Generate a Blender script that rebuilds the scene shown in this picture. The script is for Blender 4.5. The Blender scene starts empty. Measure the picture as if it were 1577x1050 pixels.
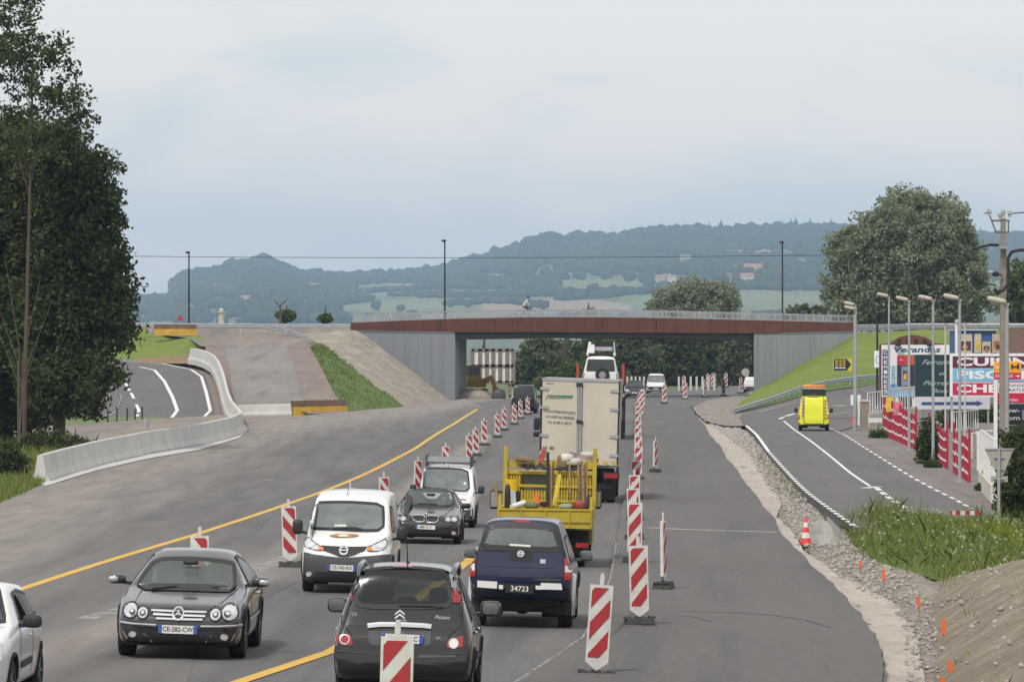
import bpy, math, random
import numpy as np
from mathutils import Vector, Matrix, noise
from mathutils.bvhtree import BVHTree
from mathutils.geometry import tessellate_polygon
S = bpy.context.scene
COL = S.collection
R = math.radians
rng = random.Random(11)
npr = np.random.default_rng(5)

# ---------------------------------------------------------------- camera
F, CX, YH, H = 8000.0, 788.5, 530.0, 4.57      # focal length in photo pixels, photo centre, horizon row, eye height
cd = bpy.data.cameras.new('camera'); cam = bpy.data.objects.new('camera', cd); COL.objects.link(cam)
cam.location = (0, 0, H)
cam.rotation_euler = (R(90) + math.atan((YH - 525.0) / F), 0, 0)
cd.sensor_width = 36; cd.lens = F / 1577 * 36
cd.clip_start = 0.5; cd.clip_end = 20000
S.camera = cam
S.render.resolution_x, S.render.resolution_y = 1024, 681
S.cycles.use_denoising = True
S.cycles.max_bounces = 6; S.cycles.transparent_max_bounces = 12; S.cycles.volume_bounces = 1

# ---------------------------------------------------------------- sky, sun, exposure
SUN_EL, SUN_AZ = R(50), R(205)                   # sun high, behind the camera's left shoulder, veiled by cloud
w = bpy.data.worlds.new('World'); S.world = w; w.use_nodes = True
nt = w.node_tree; nt.nodes.clear()
def wn(t, **k):
    n = nt.nodes.new(t)
    for a, b in k.items(): setattr(n, a, b)
    return n
out = wn('ShaderNodeOutputWorld'); bg = wn('ShaderNodeBackground'); bg.inputs['Strength'].default_value = 0.1
sky = wn('ShaderNodeTexSky', sky_type='NISHITA', sun_disc=False, sun_elevation=SUN_EL, sun_rotation=SUN_AZ)
sky.air_density = 1.0; sky.dust_density = 2.0; sky.altitude = 300
tc = wn('ShaderNodeTexCoord'); mp = wn('ShaderNodeMapping'); mp.inputs['Scale'].default_value = (13, 13, 34)
n1 = wn('ShaderNodeTexNoise'); n1.inputs['Scale'].default_value = 1.0; n1.inputs['Detail'].default_value = 7; n1.inputs['Roughness'].default_value = .55; n1.inputs['Distortion'].default_value = .4
rp = wn('ShaderNodeValToRGB'); rp.color_ramp.elements[0].position = .4; rp.color_ramp.elements[1].position = .62
rp.color_ramp.elements[0].color = (5.9, 6.5, 6.65, 1); rp.color_ramp.elements[1].color = (7.75, 7.45, 7.2, 1)
mx = wn('ShaderNodeMix', data_type='RGBA'); mx.inputs['Factor'].default_value = 0.86
L = nt.links.new
L(tc.outputs['Generated'], mp.inputs['Vector']); L(mp.outputs['Vector'], n1.inputs['Vector'])
sx_ = wn('ShaderNodeSeparateXYZ'); mr_ = wn('ShaderNodeMapRange'); mr_.inputs['From Min'].default_value = .012; mr_.inputs['From Max'].default_value = .06; mr_.inputs['To Min'].default_value = -.06; mr_.inputs['To Max'].default_value = .14; ad_ = wn('ShaderNodeMath', operation='ADD')   # thin cloud low down, closed cloud above
L(tc.outputs['Generated'], sx_.inputs[0]); L(sx_.outputs['Z'], mr_.inputs['Value']); L(n1.outputs['Fac'], ad_.inputs[0]); L(mr_.outputs['Result'], ad_.inputs[1]); L(ad_.outputs[0], rp.inputs['Fac'])
L(sky.outputs['Color'], mx.inputs[6]); L(rp.outputs['Color'], mx.inputs[7]); L(mx.outputs[2], bg.inputs['Color']); L(bg.outputs[0], out.inputs['Surface'])
sd = bpy.data.lights.new('sun', 'SUN'); sd.energy = 1.9; sd.angle = R(6); sd.color = (1, .96, .9)
sun = bpy.data.objects.new('sun', sd); COL.objects.link(sun)
sun.rotation_euler = (R(90) - SUN_EL, 0, R(180) - SUN_AZ)
sun.location = (0, 0, 60)
S.view_settings.view_transform = 'Standard'; S.view_settings.look = 'None'; S.view_settings.gamma = 1
S.view_settings.exposure = 0.34; S.view_settings.use_curve_mapping = False

# ---------------------------------------------------------------- ground height, photo point -> place
def sstep(a, b, t):
    t = min(1, max(0, (t - a) / (b - a))); return t * t * (3 - 2 * t)
def zg(x, y):
    return -.5 * math.exp(-((y - 185) / 65) ** 2) - .022 * 15 * math.tanh(x / 15) * (1 - sstep(300, 430, y))
def P(px, py, Y):                                # the point at distance Y on the sight line of photo point (px, py)
    return Vector(((px - CX) * Y / F, Y, H - (py - YH) * Y / F))
def G(px, py, dz=0.0):                           # the point of the road surface seen at photo point (px, py)
    Y = F * H / (py - YH)
    for _ in range(40):
        x = (px - CX) * Y / F
        Y = .5 * Y + .5 * F * (H - zg(x, Y) - dz) / (py - YH)
    return Vector(((px - CX) * Y / F, Y, zg((px - CX) * Y / F, Y) + dz))
def lerp(a, b, t): return a + (b - a) * t
def interp(tab, t):
    if t <= tab[0][0]: return tab[0][1]
    for (a, u), (b, v) in zip(tab, tab[1:]):
        if t <= b: return u + (v - u) * (t - a) / (b - a)
    return tab[-1][1]

# ---------------------------------------------------------------- materials
MATS = {}
def M(name, col, rough=.7, metal=0, var=.12, scale=4.0, bump=0, bscale=60, coat=0, stretch=(1, 1, 1), spec=.5, col2=None, detail=5):
    if name in MATS: return MATS[name]
    m = bpy.data.materials.new(name); m.use_nodes = True; t = m.node_tree
    b = t.nodes['Principled BSDF']; b.inputs['Roughness'].default_value = rough; b.inputs['Metallic'].default_value = metal
    b.inputs['Coat Weight'].default_value = coat; b.inputs['Coat Roughness'].default_value = .06
    b.inputs['Specular IOR Level'].default_value = spec
    c = t.nodes.new('ShaderNodeTexCoord'); mpn = t.nodes.new('ShaderNodeMapping'); mpn.inputs['Scale'].default_value = stretch
    t.links.new(c.outputs['Object'], mpn.inputs['Vector'])
    if var or col2:
        n = t.nodes.new('ShaderNodeTexNoise'); n.inputs['Scale'].default_value = scale; n.inputs['Detail'].default_value = detail; n.inputs['Roughness'].default_value = .62
        t.links.new(mpn.outputs['Vector'], n.inputs['Vector'])
        r = t.nodes.new('ShaderNodeValToRGB')
        a = col2 if col2 else tuple(x * (1 - var) for x in col); d = col if col2 else tuple(min(1, x * (1 + var)) for x in col)
        r.color_ramp.elements[0].position = .32; r.color_ramp.elements[1].position = .68
        r.color_ramp.elements[0].color = (*a, 1); r.color_ramp.elements[1].color = (*d, 1)
        t.links.new(n.outputs['Fac'], r.inputs['Fac']); t.links.new(r.outputs['Color'], b.inputs['Base Color'])
    else:
        b.inputs['Base Color'].default_value = (*col, 1)
    if bump:
        n2 = t.nodes.new('ShaderNodeTexNoise'); n2.inputs['Scale'].default_value = bscale; n2.inputs['Detail'].default_value = 4
        t.links.new(c.outputs['Object'], n2.inputs['Vector'])
        bp = t.nodes.new('ShaderNodeBump'); bp.inputs['Strength'].default_value = bump; bp.inputs['Distance'].default_value = .03
        t.links.new(n2.outputs['Fac'], bp.inputs['Height']); t.links.new(bp.outputs['Normal'], b.inputs['Normal'])
    MATS[name] = m
    return m
def layered(name, base, layers, rough=.85, bump=.3, bscale=30):
    """base colour, then layers (colour, noise scale, stretch, low, high, strength) laid over it"""
    m = bpy.data.materials.new(name); m.use_nodes = True; t = m.node_tree
    b = t.nodes['Principled BSDF']; b.inputs['Roughness'].default_value = rough; b.inputs['Specular IOR Level'].default_value = .3
    c = t.nodes.new('ShaderNodeTexCoord'); prev = None
    for i, (col, sc, st, lo, hi, k) in enumerate(layers):
        mpn = t.nodes.new('ShaderNodeMapping'); mpn.vector_type = 'TEXTURE'; mpn.inputs['Scale'].default_value = [1 / q for q in st]; mpn.inputs['Location'].default_value = (i * 3.7, i * 1.9, 0); mpn.inputs['Rotation'].default_value = (0, 0, R(-2) if st[1] < .3 else 0)
        t.links.new(c.outputs['Object'], mpn.inputs['Vector'])
        n = t.nodes.new('ShaderNodeTexNoise'); n.inputs['Scale'].default_value = sc; n.inputs['Detail'].default_value = 6; n.inputs['Roughness'].default_value = .65
        t.links.new(mpn.outputs['Vector'], n.inputs['Vector'])
        mr = t.nodes.new('ShaderNodeMapRange'); mr.inputs['From Min'].default_value = lo; mr.inputs['From Max'].default_value = hi
        mr.inputs['To Max'].default_value = k; t.links.new(n.outputs['Fac'], mr.inputs['Value'])
        x = t.nodes.new('ShaderNodeMix'); x.data_type = 'RGBA'
        t.links.new(mr.outputs['Result'], x.inputs['Factor'])
        if prev is None: x.inputs[6].default_value = (*base, 1)
        else: t.links.new(prev, x.inputs[6])
        x.inputs[7].default_value = (*col, 1); prev = x.outputs[2]
    t.links.new(prev, b.inputs['Base Color'])
    if bump:
        n2 = t.nodes.new('ShaderNodeTexNoise'); n2.inputs['Scale'].default_value = bscale; n2.inputs['Detail'].default_value = 5
        t.links.new(c.outputs['Object'], n2.inputs['Vector'])
        bp = t.nodes.new('ShaderNodeBump'); bp.inputs['Strength'].default_value = bump; bp.inputs['Distance'].default_value = .05
        t.links.new(n2.outputs['Fac'], bp.inputs['Height']); t.links.new(bp.outputs['Normal'], b.inputs['Normal'])
    MATS[name] = m
    return m
def leafmat(name, a, b_, c_):
    """foliage whose leaves differ in tint one from another"""
    m = bpy.data.materials.new(name); m.use_nodes = True; t = m.node_tree
    b = t.nodes['Principled BSDF']; b.inputs['Roughness'].default_value = .6; b.inputs['Specular IOR Level'].default_value = .25
    g = t.nodes.new('ShaderNodeNewGeometry'); r = t.nodes.new('ShaderNodeValToRGB')
    r.color_ramp.elements[0].color = (*a, 1); r.color_ramp.elements[1].color = (*c_, 1)
    e = r.color_ramp.elements.new(.5); e.color = (*b_, 1)
    t.links.new(g.outputs['Random Per Island'], r.inputs['Fac']); t.links.new(r.outputs['Color'], b.inputs['Base Color'])
    tr = t.nodes.new('ShaderNodeBsdfTranslucent'); ad = t.nodes.new('ShaderNodeMixShader'); ad.inputs[0].default_value = .4
    t.links.new(r.outputs['Color'], tr.inputs['Color'])
    t.links.new(b.outputs[0], ad.inputs[1]); t.links.new(tr.outputs[0], ad.inputs[2]); t.links.new(ad.outputs[0], t.nodes['Material Output'].inputs['Surface'])
    MATS[name] = m
    return m
def glassmat(name, tint, clear):
    m = bpy.data.materials.new(name); m.use_nodes = True; t = m.node_tree
    b = t.nodes['Principled BSDF']; b.inputs['Base Color'].default_value = (*tint, 1); b.inputs['Roughness'].default_value = .04
    tr = t.nodes.new('ShaderNodeBsdfTransparent'); tr.inputs['Color'].default_value = (.78, .86, .82, 1)
    mx_ = t.nodes.new('ShaderNodeMixShader'); mx_.inputs[0].default_value = clear
    t.links.new(b.outputs[0], mx_.inputs[1]); t.links.new(tr.outputs[0], mx_.inputs[2]); t.links.new(mx_.outputs[0], t.nodes['Material Output'].inputs['Surface'])
    MATS[name] = m
    return m

# ---------------------------------------------------------------- mesh helpers
def tag(o, label=None, cat=None, group=None, kind=None):
    if label: o['label'] = label
    if cat: o['category'] = cat
    if group: o['group'] = group
    if kind: o['kind'] = kind
    return o
def empty(name, loc=(0, 0, 0), rz=0, parent=None):
    o = bpy.data.objects.new(name, None); COL.objects.link(o); o.location = loc; o.rotation_euler = (0, 0, rz); o.empty_display_size = .3
    if parent: o.parent = parent
    return o
def dup(o, parent=None):
    c = o.copy(); COL.objects.link(c)
    if parent: c.parent = parent
    for ch in o.children: dup(ch, c)
    return c
def chaikin(pts, it=2, closed=True):
    for _ in range(it):
        q = []; n = len(pts)
        rg = range(n if closed else n - 1)
        if not closed: q.append(pts[0])
        for i in rg:
            a, b = pts[i], pts[(i + 1) % n]
            q.append(tuple(x * .75 + y * .25 for x, y in zip(a, b))); q.append(tuple(x * .25 + y * .75 for x, y in zip(a, b)))
        if not closed: q.append(pts[-1])
        pts = q
    return pts
def ell(cx, cy, rx, ry, n=20): return [(cx + rx * math.cos(2 * math.pi * i / n), cy + ry * math.sin(2 * math.pi * i / n)) for i in range(n)]
def inside(p, poly):
    x, y = p; c = False; n = len(poly); j = n - 1
    for i in range(n):
        xi, yi = poly[i]; xj, yj = poly[j]
        if (yi > y) != (yj > y) and x < (xj - xi) * (y - yi) / (yj - yi) + xi: c = not c
        j = i
    return c
def area2(p): return sum(p[i - 1][0] * p[i][1] - p[i][0] * p[i - 1][1] for i in range(len(p))) / 2
def inset(poly, w_):
    n = len(poly); s = 1 if area2(poly) > 0 else -1; q = []
    for i in range(n):
        a, b, c = poly[i - 1], poly[i], poly[(i + 1) % n]
        e1 = (b[0] - a[0], b[1] - a[1]); e2 = (c[0] - b[0], c[1] - b[1])
        l1 = math.hypot(*e1) or 1e-9; l2 = math.hypot(*e2) or 1e-9
        nx, ny = -(e1[1] / l1 + e2[1] / l2), (e1[0] / l1 + e2[0] / l2)
        d = math.hypot(nx, ny) or 1e-9
        q.append((b[0] + s * w_ * nx / d, b[1] + s * w_ * ny / d))
    return q
def _half(poly, ax, v, keep_less):
    q = []; n = len(poly)
    for i in range(n):
        a, b = poly[i - 1], poly[i]
        ia = (a[ax] <= v) if keep_less else (a[ax] >= v); ib = (b[ax] <= v) if keep_less else (b[ax] >= v)
        if ia != ib:
            t = (v - a[ax]) / (b[ax] - a[ax]); q.append((a[0] + (b[0] - a[0]) * t, a[1] + (b[1] - a[1]) * t))
        if ib: q.append(b)
    return q
def gridfill(poly, rx, ry):
    if area2(poly) < 0: poly = poly[::-1]
    xs = [p[0] for p in poly]; ys = [p[1] for p in poly]
    nx = max(1, math.ceil((max(xs) - min(xs)) / rx)); ny = max(1, math.ceil((max(ys) - min(ys)) / ry))
    x0, y0 = min(xs), min(ys); dx = (max(xs) - x0) / nx; dy = (max(ys) - y0) / ny
    idx = {}; V = []; FS = []
    for j in range(ny):
        row = _half(_half(poly, 1, y0 + j * dy, False), 1, y0 + (j + 1) * dy, True)
        if len(row) < 3: continue
        for i in range(nx):
            c = _half(_half(row, 0, x0 + i * dx, False), 0, x0 + (i + 1) * dx, True)
            if len(c) < 3: continue
            f = []
            for p in c:
                k = (round(p[0], 5), round(p[1], 5))
                if k not in idx: idx[k] = len(V); V.append(k)
                if idx[k] not in f: f.append(idx[k])
            if len(f) >= 3: FS.append(f)
    return V, FS
class MB:
    """collects shapes and links them as ONE mesh object"""
    def __init__(s, *mats): s.v = []; s.f = []; s.mi = []; s.mats = list(mats); s.c = 0; s.X = None
    def use(s, m):
        if m not in s.mats: s.mats.append(m)
        s.c = s.mats.index(m); return s
    def add(s, vs, fs):
        b = len(s.v); s.v.extend([tuple(s.X @ Vector(p)) if s.X else tuple(p) for p in vs])
        for f in fs: s.f.append(tuple(i + b for i in f)); s.mi.append(s.c)
        return s
    def box(s, c, d, rot=None, taper=1.0):
        x, y, z = d[0] / 2, d[1] / 2, d[2] / 2; t = taper
        vs = [Vector(p) for p in ((-x, -y, -z), (x, -y, -z), (x, y, -z), (-x, y, -z), (-x * t, -y * t, z), (x * t, -y * t, z), (x * t, y * t, z), (-x * t, y * t, z))]
        if rot:
            from mathutils import Euler
            m = Euler(rot).to_matrix(); vs = [m @ p for p in vs]
        vs = [p + Vector(c) for p in vs]
        return s.add(vs, [(0, 3, 2, 1), (4, 5, 6, 7), (0, 1, 5, 4), (1, 2, 6, 5), (2, 3, 7, 6), (3, 0, 4, 7)])
    def beam(s, a, b, wx, wz):
        a, b = Vector(a), Vector(b); d = b - a; u = d.normalized(); side = u.cross(Vector((0, 0, 1)))
        if side.length < 1e-3: side = Vector((1, 0, 0))
        side = side.normalized() * wx / 2; up = side.cross(u).normalized() * wz / 2
        vs = [a - side - up, a + side - up, a + side + up, a - side + up, b - side - up, b + side - up, b + side + up, b - side + up]
        return s.add(vs, [(0, 1, 2, 3), (7, 6, 5, 4), (0, 4, 5, 1), (1, 5, 6, 2), (2, 6, 7, 3), (3, 7, 4, 0)])
    def cyl(s, a, b, r0, r1=None, n=10, cap=True):
        r1 = r0 if r1 is None else r1; a, b = Vector(a), Vector(b); u = (b - a).normalized()
        t = u.orthogonal().normalized(); k = u.cross(t); vs = []
        for p, r in ((a, r0), (b, r1)):
            for i in range(n):
                an = 2 * math.pi * i / n; vs.append(p + (t * math.cos(an) + k * math.sin(an)) * r)
        fs = [(i, (i + 1) % n, n + (i + 1) % n, n + i) for i in range(n)]
        if cap: fs += [tuple(range(n - 1, -1, -1)), tuple(range(n, 2 * n))]
        return s.add(vs, fs)
    def tube(s, pts, r, n=6):
        pts = [Vector(p) for p in pts]; rs = r if isinstance(r, (list, tuple)) else [r] * len(pts); vs = []; t = None
        for i, p in enumerate(pts):
            u = (pts[min(i + 1, len(pts) - 1)] - pts[max(i - 1, 0)]).normalized()
            t = u.orthogonal().normalized() if t is None else (t - u * t.dot(u)).normalized()
            k = u.cross(t)
            for j in range(n):
                an = 2 * math.pi * j / n; vs.append(p + (t * math.cos(an) + k * math.sin(an)) * rs[i])
        fs = [(i * n + j, i * n + (j + 1) % n, (i + 1) * n + (j + 1) % n, (i + 1) * n + j) for i in range(len(pts) - 1) for j in range(n)]
        fs += [tuple(range(n - 1, -1, -1)), tuple(range((len(pts) - 1) * n, len(pts) * n))]
        return s.add(vs, fs)
    def prism(s, pts, off):
        pts = [Vector(p) for p in pts]; off = Vector(off); n = len(pts)
        vs = pts + [p + off for p in pts]
        tri = tessellate_polygon([pts])
        fs = [tuple(t) for t in tri] + [tuple(i + n for i in reversed(t)) for t in tri]
        fs += [((i + 1) % n, i, n + i, n + (i + 1) % n) for i in range(n)]
        return s.add(vs, fs)
    def sup(s, c, d, e=.6, n=12, m=8):
        """rounded box / ellipsoid"""
        sg = lambda t: math.copysign(abs(t) ** e, t)
        vs = []
        for j in range(m + 1):
            b = -math.pi / 2 + math.pi * j / m
            for i in range(n):
                a = 2 * math.pi * i / n
                vs.append((c[0] + d[0] / 2 * sg(math.cos(b)) * sg(math.cos(a)), c[1] + d[1] / 2 * sg(math.cos(b)) * sg(math.sin(a)), c[2] + d[2] / 2 * sg(math.sin(b))))
        fs = [(j * n + i, j * n + (i + 1) % n, (j + 1) * n + (i + 1) % n, (j + 1) * n + i) for j in range(m) for i in range(n)]
        return s.add(vs, fs)
    def lathe(s, prof, c, ax='z', n=16):
        vs = []
        for r, h in prof:
            for i in range(n):
                a = 2 * math.pi * i / n; p = (r * math.cos(a), r * math.sin(a), h)
                if ax == 'x': p = (h, p[0], p[1])
                elif ax == 'y': p = (p[0], h, p[1])
                vs.append((p[0] + c[0], p[1] + c[1], p[2] + c[2]))
        m = len(prof)
        fs = [(j * n + i, j * n + (i + 1) % n, (j + 1) * n + (i + 1) % n, (j + 1) * n + i) for j in range(m - 1) for i in range(n)]
        return s.add(vs, fs)
    def grid(s, rows):
        n = len(rows[0]); vs = [p for r in rows for p in r]
        return s.add(vs, [(j * n + i, j * n + i + 1, (j + 1) * n + i + 1, (j + 1) * n + i) for j in range(len(rows) - 1) for i in range(n - 1)])
    def obj(s, name, parent=None, smooth=None, loc=None):
        me = bpy.data.meshes.new(name); me.from_pydata(s.v, [], s.f)
        for m in s.mats: me.materials.append(m)
        me.polygons.foreach_set('material_index', s.mi)
        if smooth:
            me.polygons.foreach_set('use_smooth', [True] * len(s.f)); me.set_sharp_from_angle(angle=R(smooth))
        me.update()
        o = bpy.data.objects.new(name, me); COL.objects.link(o)
        if parent: o.parent = parent
        if loc: o.location = loc
        return o
def npmesh(name, V, Q, mats, parent=None, mi=None):
    """mesh from numpy arrays, all faces with the same number of corners"""
    me = bpy.data.meshes.new(name); nf, k = Q.shape
    me.vertices.add(len(V)); me.vertices.foreach_set('co', V.astype(np.float32).ravel())
    me.loops.add(nf * k); me.loops.foreach_set('vertex_index', Q.astype(np.int32).ravel())
    me.polygons.add(nf); me.polygons.foreach_set('loop_start', np.arange(0, nf * k, k, dtype=np.int32))
    if mi is not None: me.polygons.foreach_set('material_index', mi.astype(np.int32))
    for m in mats: me.materials.append(m)
    me.update(calc_edges=True)
    o = bpy.data.objects.new(name, me); COL.objects.link(o)
    if parent: o.parent = parent
    return o
def text(s_, size, mat, parent, loc, rot=(R(90), 0, 0), ext=.003, bold=0.0, shear=0, sx=1, name='lettering', align='CENTER'):
    cu = bpy.data.curves.new('t', 'FONT'); cu.body = s_; cu.size = size; cu.extrude = ext; cu.offset = bold * size; cu.shear = shear
    cu.align_x = align; cu.align_y = 'CENTER'; cu.resolution_u = 3
    ob = bpy.data.objects.new('t', cu); me = bpy.data.meshes.new_from_object(ob)
    bpy.data.objects.remove(ob); bpy.data.curves.remove(cu)
    me.materials.clear(); me.materials.append(mat)
    o = bpy.data.objects.new(name, me); COL.objects.link(o); o.location = loc; o.rotation_euler = rot; o.scale = (sx, 1, 1)
    if parent: o.parent = parent
    return o
def leaves(centres, per, rad, size, flat=.8):
    """leaf quads in clumps round the centres"""
    c = np.repeat(np.asarray(centres), per, axis=0); n = len(c)
    d = npr.normal(size=(n, 3)); d /= np.linalg.norm(d, axis=1)[:, None]
    rr = np.asarray(rad); rr = np.repeat(rr, per) if rr.ndim else rr
    p = c + d * (npr.random(n) ** .45 * rr)[:, None] * np.array([1, 1, flat])
    a = npr.normal(size=(n, 3)); a /= np.linalg.norm(a, axis=1)[:, None]
    b = np.cross(a, npr.normal(size=(n, 3))); b /= np.linalg.norm(b, axis=1)[:, None]
    sz = size * npr.uniform(.6, 1.35, n)[:, None]
    a *= sz; b *= sz * .55
    V = np.stack([p - a, p + b, p + a, p - b], 1).reshape(-1, 3)
    return V, np.arange(4 * n).reshape(n, 4)
# ================================================================ materials of the land
m_old = layered('old asphalt', (.125, .122, .12), [((.18, .175, .168), 7, (1, .07, 1), .5, .75, .8), ((.098, .096, .094), .6, (1, .01, 1), .5, .6, .6), ((.165, .158, .15), .9, (1, .05, 1), .45, .7, .8), ((.085, .083, .083), .6, (1, .035, 1), .5, .68, .75), ((.2, .18, .155), .35, (1, .25, 1), .55, .75, .55), ((.09, .09, .09), 9, (1, .5, 1), .55, .75, .5)], bump=.35, bscale=22)
m_new = layered('fresh asphalt', (.108, .102, .1), [((.15, .146, .142), 8, (1, .07, 1), .5, .75, .8), ((.08, .078, .077), 6, (1, .09, 1), .52, .75, .6), ((.125, .12, .116), .5, (1, .01, 1), .5, .6, .6), ((.13, .124, .12), .45, (1, .09, 1), .4, .65, .8), ((.085, .084, .086), .9, (1, .04, 1), .52, .66, .6), ((.13, .125, .115), .2, (1, .3, 1), .5, .7, .5)], bump=.25, bscale=30)
m_side = layered('side road asphalt', (.122, .116, .114), [((.165, .16, .156), 6, (1, .07, 1), .5, .75, .8), ((.15, .145, .14), .5, (1, .1, 1), .45, .68, .7), ((.09, .088, .09), 1.2, (1, .06, 1), .52, .68, .6)], bump=.25, bscale=30)
m_dirt = layered('trampled dirt', (.23, .19, .16), [((.29, .255, .22), .7, (1, .09, 1), .42, .65, .8), ((.16, .135, .115), 1.8, (1, .12, 1), .5, .7, .6), ((.15, .146, .14), .3, (1, .1, 1), .48, .66, .8), ((.38, .35, .32), 9, (1, .2, 1), .62, .72, .6)], bump=.8, bscale=9)
m_rubble = layered('stony rubble', (.215, .185, .165), [((.31, .275, .24), 2.2, (1, .3, 1), .42, .6, .9), ((.12, .102, .09), 4, (1, .3, 1), .5, .65, .85), ((.5, .48, .45), 14, (1, .4, 1), .6, .68, .85), ((.14, .16, .07), .35, (1, .4, 1), .6, .75, .6)], bump=1.0, bscale=7)
m_grit = layered('pale grit', (.4, .355, .305), [((.48, .435, .385), 1.3, (1, .2, 1), .4, .65, .9), ((.29, .25, .215), 2.6, (1, .2, 1), .5, .7, .8), ((.22, .195, .17), 16, (1, .4, 1), .58, .68, .7)], bump=.7, bscale=14)
m_soil = layered('bank soil', (.175, .142, .105), [((.27, .23, .175), .9, (.5, 1, 1.6), .42, .62, .9), ((.17, .13, .09), 1.5, (.4, 1, 2.5), .5, .66, .85), ((.45, .41, .34), 7, (1, 1, 1), .62, .72, .8), ((.12, .15, .05), 1.0, (1, 1, 1), .64, .74, .7)], bump=1.0, bscale=6)
m_gravelbank = layered('gravel bank', (.27, .235, .19), [((.36, .325, .27), .5, (1, 1, 3), .42, .62, .9), ((.18, .15, .12), .8, (1, 1, 3), .5, .66, .8), ((.48, .45, .4), 4, (1, 1, 1), .6, .7, .8)], bump=1.0, bscale=4)
m_brown = layered('brown verge', (.2, .155, .135), [((.27, .22, .19), .6, (1, .4, 1), .42, .65, .8), ((.15, .12, .105), 1.6, (1, .6, 1), .52, .7, .7)], bump=.8, bscale=8)
m_field = layered('meadow', (.11, .15, .05), [((.15, .18, .07), .02, (1, 1, 1), .4, .6, .8), ((.07, .11, .035), .05, (1, 1, 1), .5, .65, .7)], bump=.3, bscale=3)
m_lawn = layered('bank turf', (.135, .19, .025), [((.17, .225, .035), .35, (1, 1, 1), .42, .62, .8), ((.1, .15, .02), .8, (1, 1, 1), .5, .68, .7), ((.17, .17, .06), .15, (1, 1, 1), .58, .72, .6)], bump=.5, bscale=8)
m_turf2 = layered('verge turf', (.08, .135, .03), [((.11, .17, .04), .9, (1, 1, 1), .42, .62, .8), ((.055, .09, .02), 1.8, (1, 1, 1), .5, .68, .7)], bump=.5, bscale=8)
m_white = M('road paint white', (.72, .72, .7), .6, var=.14, scale=3)
m_worn = layered('worn white paint', (.33, .32, .3), [((.14, .135, .13), 3, (1, .6, 1), .4, .56, .9)], bump=0)
m_yel = layered('yellow road paint', (.64, .4, .08), [((.52, .34, .1), 2, (1, .3, 1), .45, .65, .7), ((.16, .14, .12), 6, (1, .6, 1), .6, .7, .6)], bump=0)
m_concrete = layered('cast concrete', (.5, .49, .47), [((.58, .575, .55), .7, (1, 1, 1), .42, .62, .8), ((.37, .36, .34), 1.2, (1, 1, .3), .55, .72, .6)], rough=.8, bump=.2, bscale=14)
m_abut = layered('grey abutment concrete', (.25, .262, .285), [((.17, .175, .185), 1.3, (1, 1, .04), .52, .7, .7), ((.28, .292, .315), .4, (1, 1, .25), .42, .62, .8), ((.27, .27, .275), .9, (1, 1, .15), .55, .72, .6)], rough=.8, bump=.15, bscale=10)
m_corten = layered('red brown fascia paint', (.12, .047, .031), [((.145, .06, .04), .7, (1, 1, 1), .42, .62, .8), ((.085, .034, .024), 1.6, (1, 1, .15), .5, .7, .7)], rough=.6, bump=0)
m_galv = M('galvanised steel', (.42, .44, .47), .45, metal=.55, var=.12, scale=2)
m_galv2 = M('dull grey steel', (.36, .37, .39), .55, metal=.3, var=.12, scale=2)
m_darksteel = M('dark steel', (.03, .032, .035), .5, metal=.3, var=.2, scale=5)

def sheet(name, px, dz, mat, rx=2.5, ry=7.0, skirt=0.0, bumpz=0.0, kind='structure', world=None, parent=None, ripple=.35):
    poly = [tuple(G(x, y, dz)[:2]) for x, y in px] if world is None else world
    V, FS = gridfill(poly, rx, ry)
    b = MB(mat)
    vs = [(x, y, zg(x, y) + dz + (bumpz * noise.noise(Vector((x * ripple * 2.2, y * ripple, 3.1))) if bumpz else 0)) for x, y in V]
    b.add(vs, FS)
    if skirt:
        cnt = {}
        for f in FS:
            for i in range(len(f)):
                e = (f[i - 1], f[i]); k = tuple(sorted(e)); cnt.setdefault(k, []).append(e)
        for k, e in cnt.items():
            if len(e) == 1:
                a, c = e[0]; A, Cc = Vector(vs[a]), Vector(vs[c]); dn = Vector((0, 0, -skirt))
                b.add([A, Cc, Cc + dn, A + dn], [(3, 2, 1, 0)])
    o = b.obj(name, parent, smooth=40 if bumpz else None)
    if kind: o['kind'] = kind
    return o
def stripe(name, pts, wd, dz, mat, dash=None, kind='structure', seg=4.0, wob=0.0):
    """a painted line along photo points, wd metres wide; dash = (on, off)"""
    W = [G(x, y, dz) for x, y in pts]
    path = [W[0]]
    for a, c in zip(W, W[1:]):
        n = max(1, int((c - a).length / seg))
        for i in range(1, n + 1): path.append(a.lerp(c, i / n))
    b = MB(mat); s = 0
    def zz(p): return (p[0], p[1], zg(p[0], p[1]) + dz)
    for a, c in zip(path, path[1:]):
        Ld = (c - a).length; u = (c - a) / Ld; nrm = Vector((u.y, -u.x, 0)).normalized() * wd / 2
        if not dash: ivs = [(0, Ld)]
        else:
            ivs = []; per = dash[0] + dash[1]; k = math.floor(s / per)
            while k * per < s + Ld:
                t0, t1 = max(k * per, s), min(k * per + dash[0], s + Ld)
                if t1 > t0: ivs.append((t0 - s, t1 - s))
                k += 1
        for t0, t1 in ivs:
            p, q = a + u * t0, a + u * t1
            b.add([zz(p - nrm), zz(p + nrm), zz(q + nrm), zz(q - nrm)], [(0, 1, 2, 3)])
        s += Ld
    return tag(b.obj(name), kind=kind)

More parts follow.
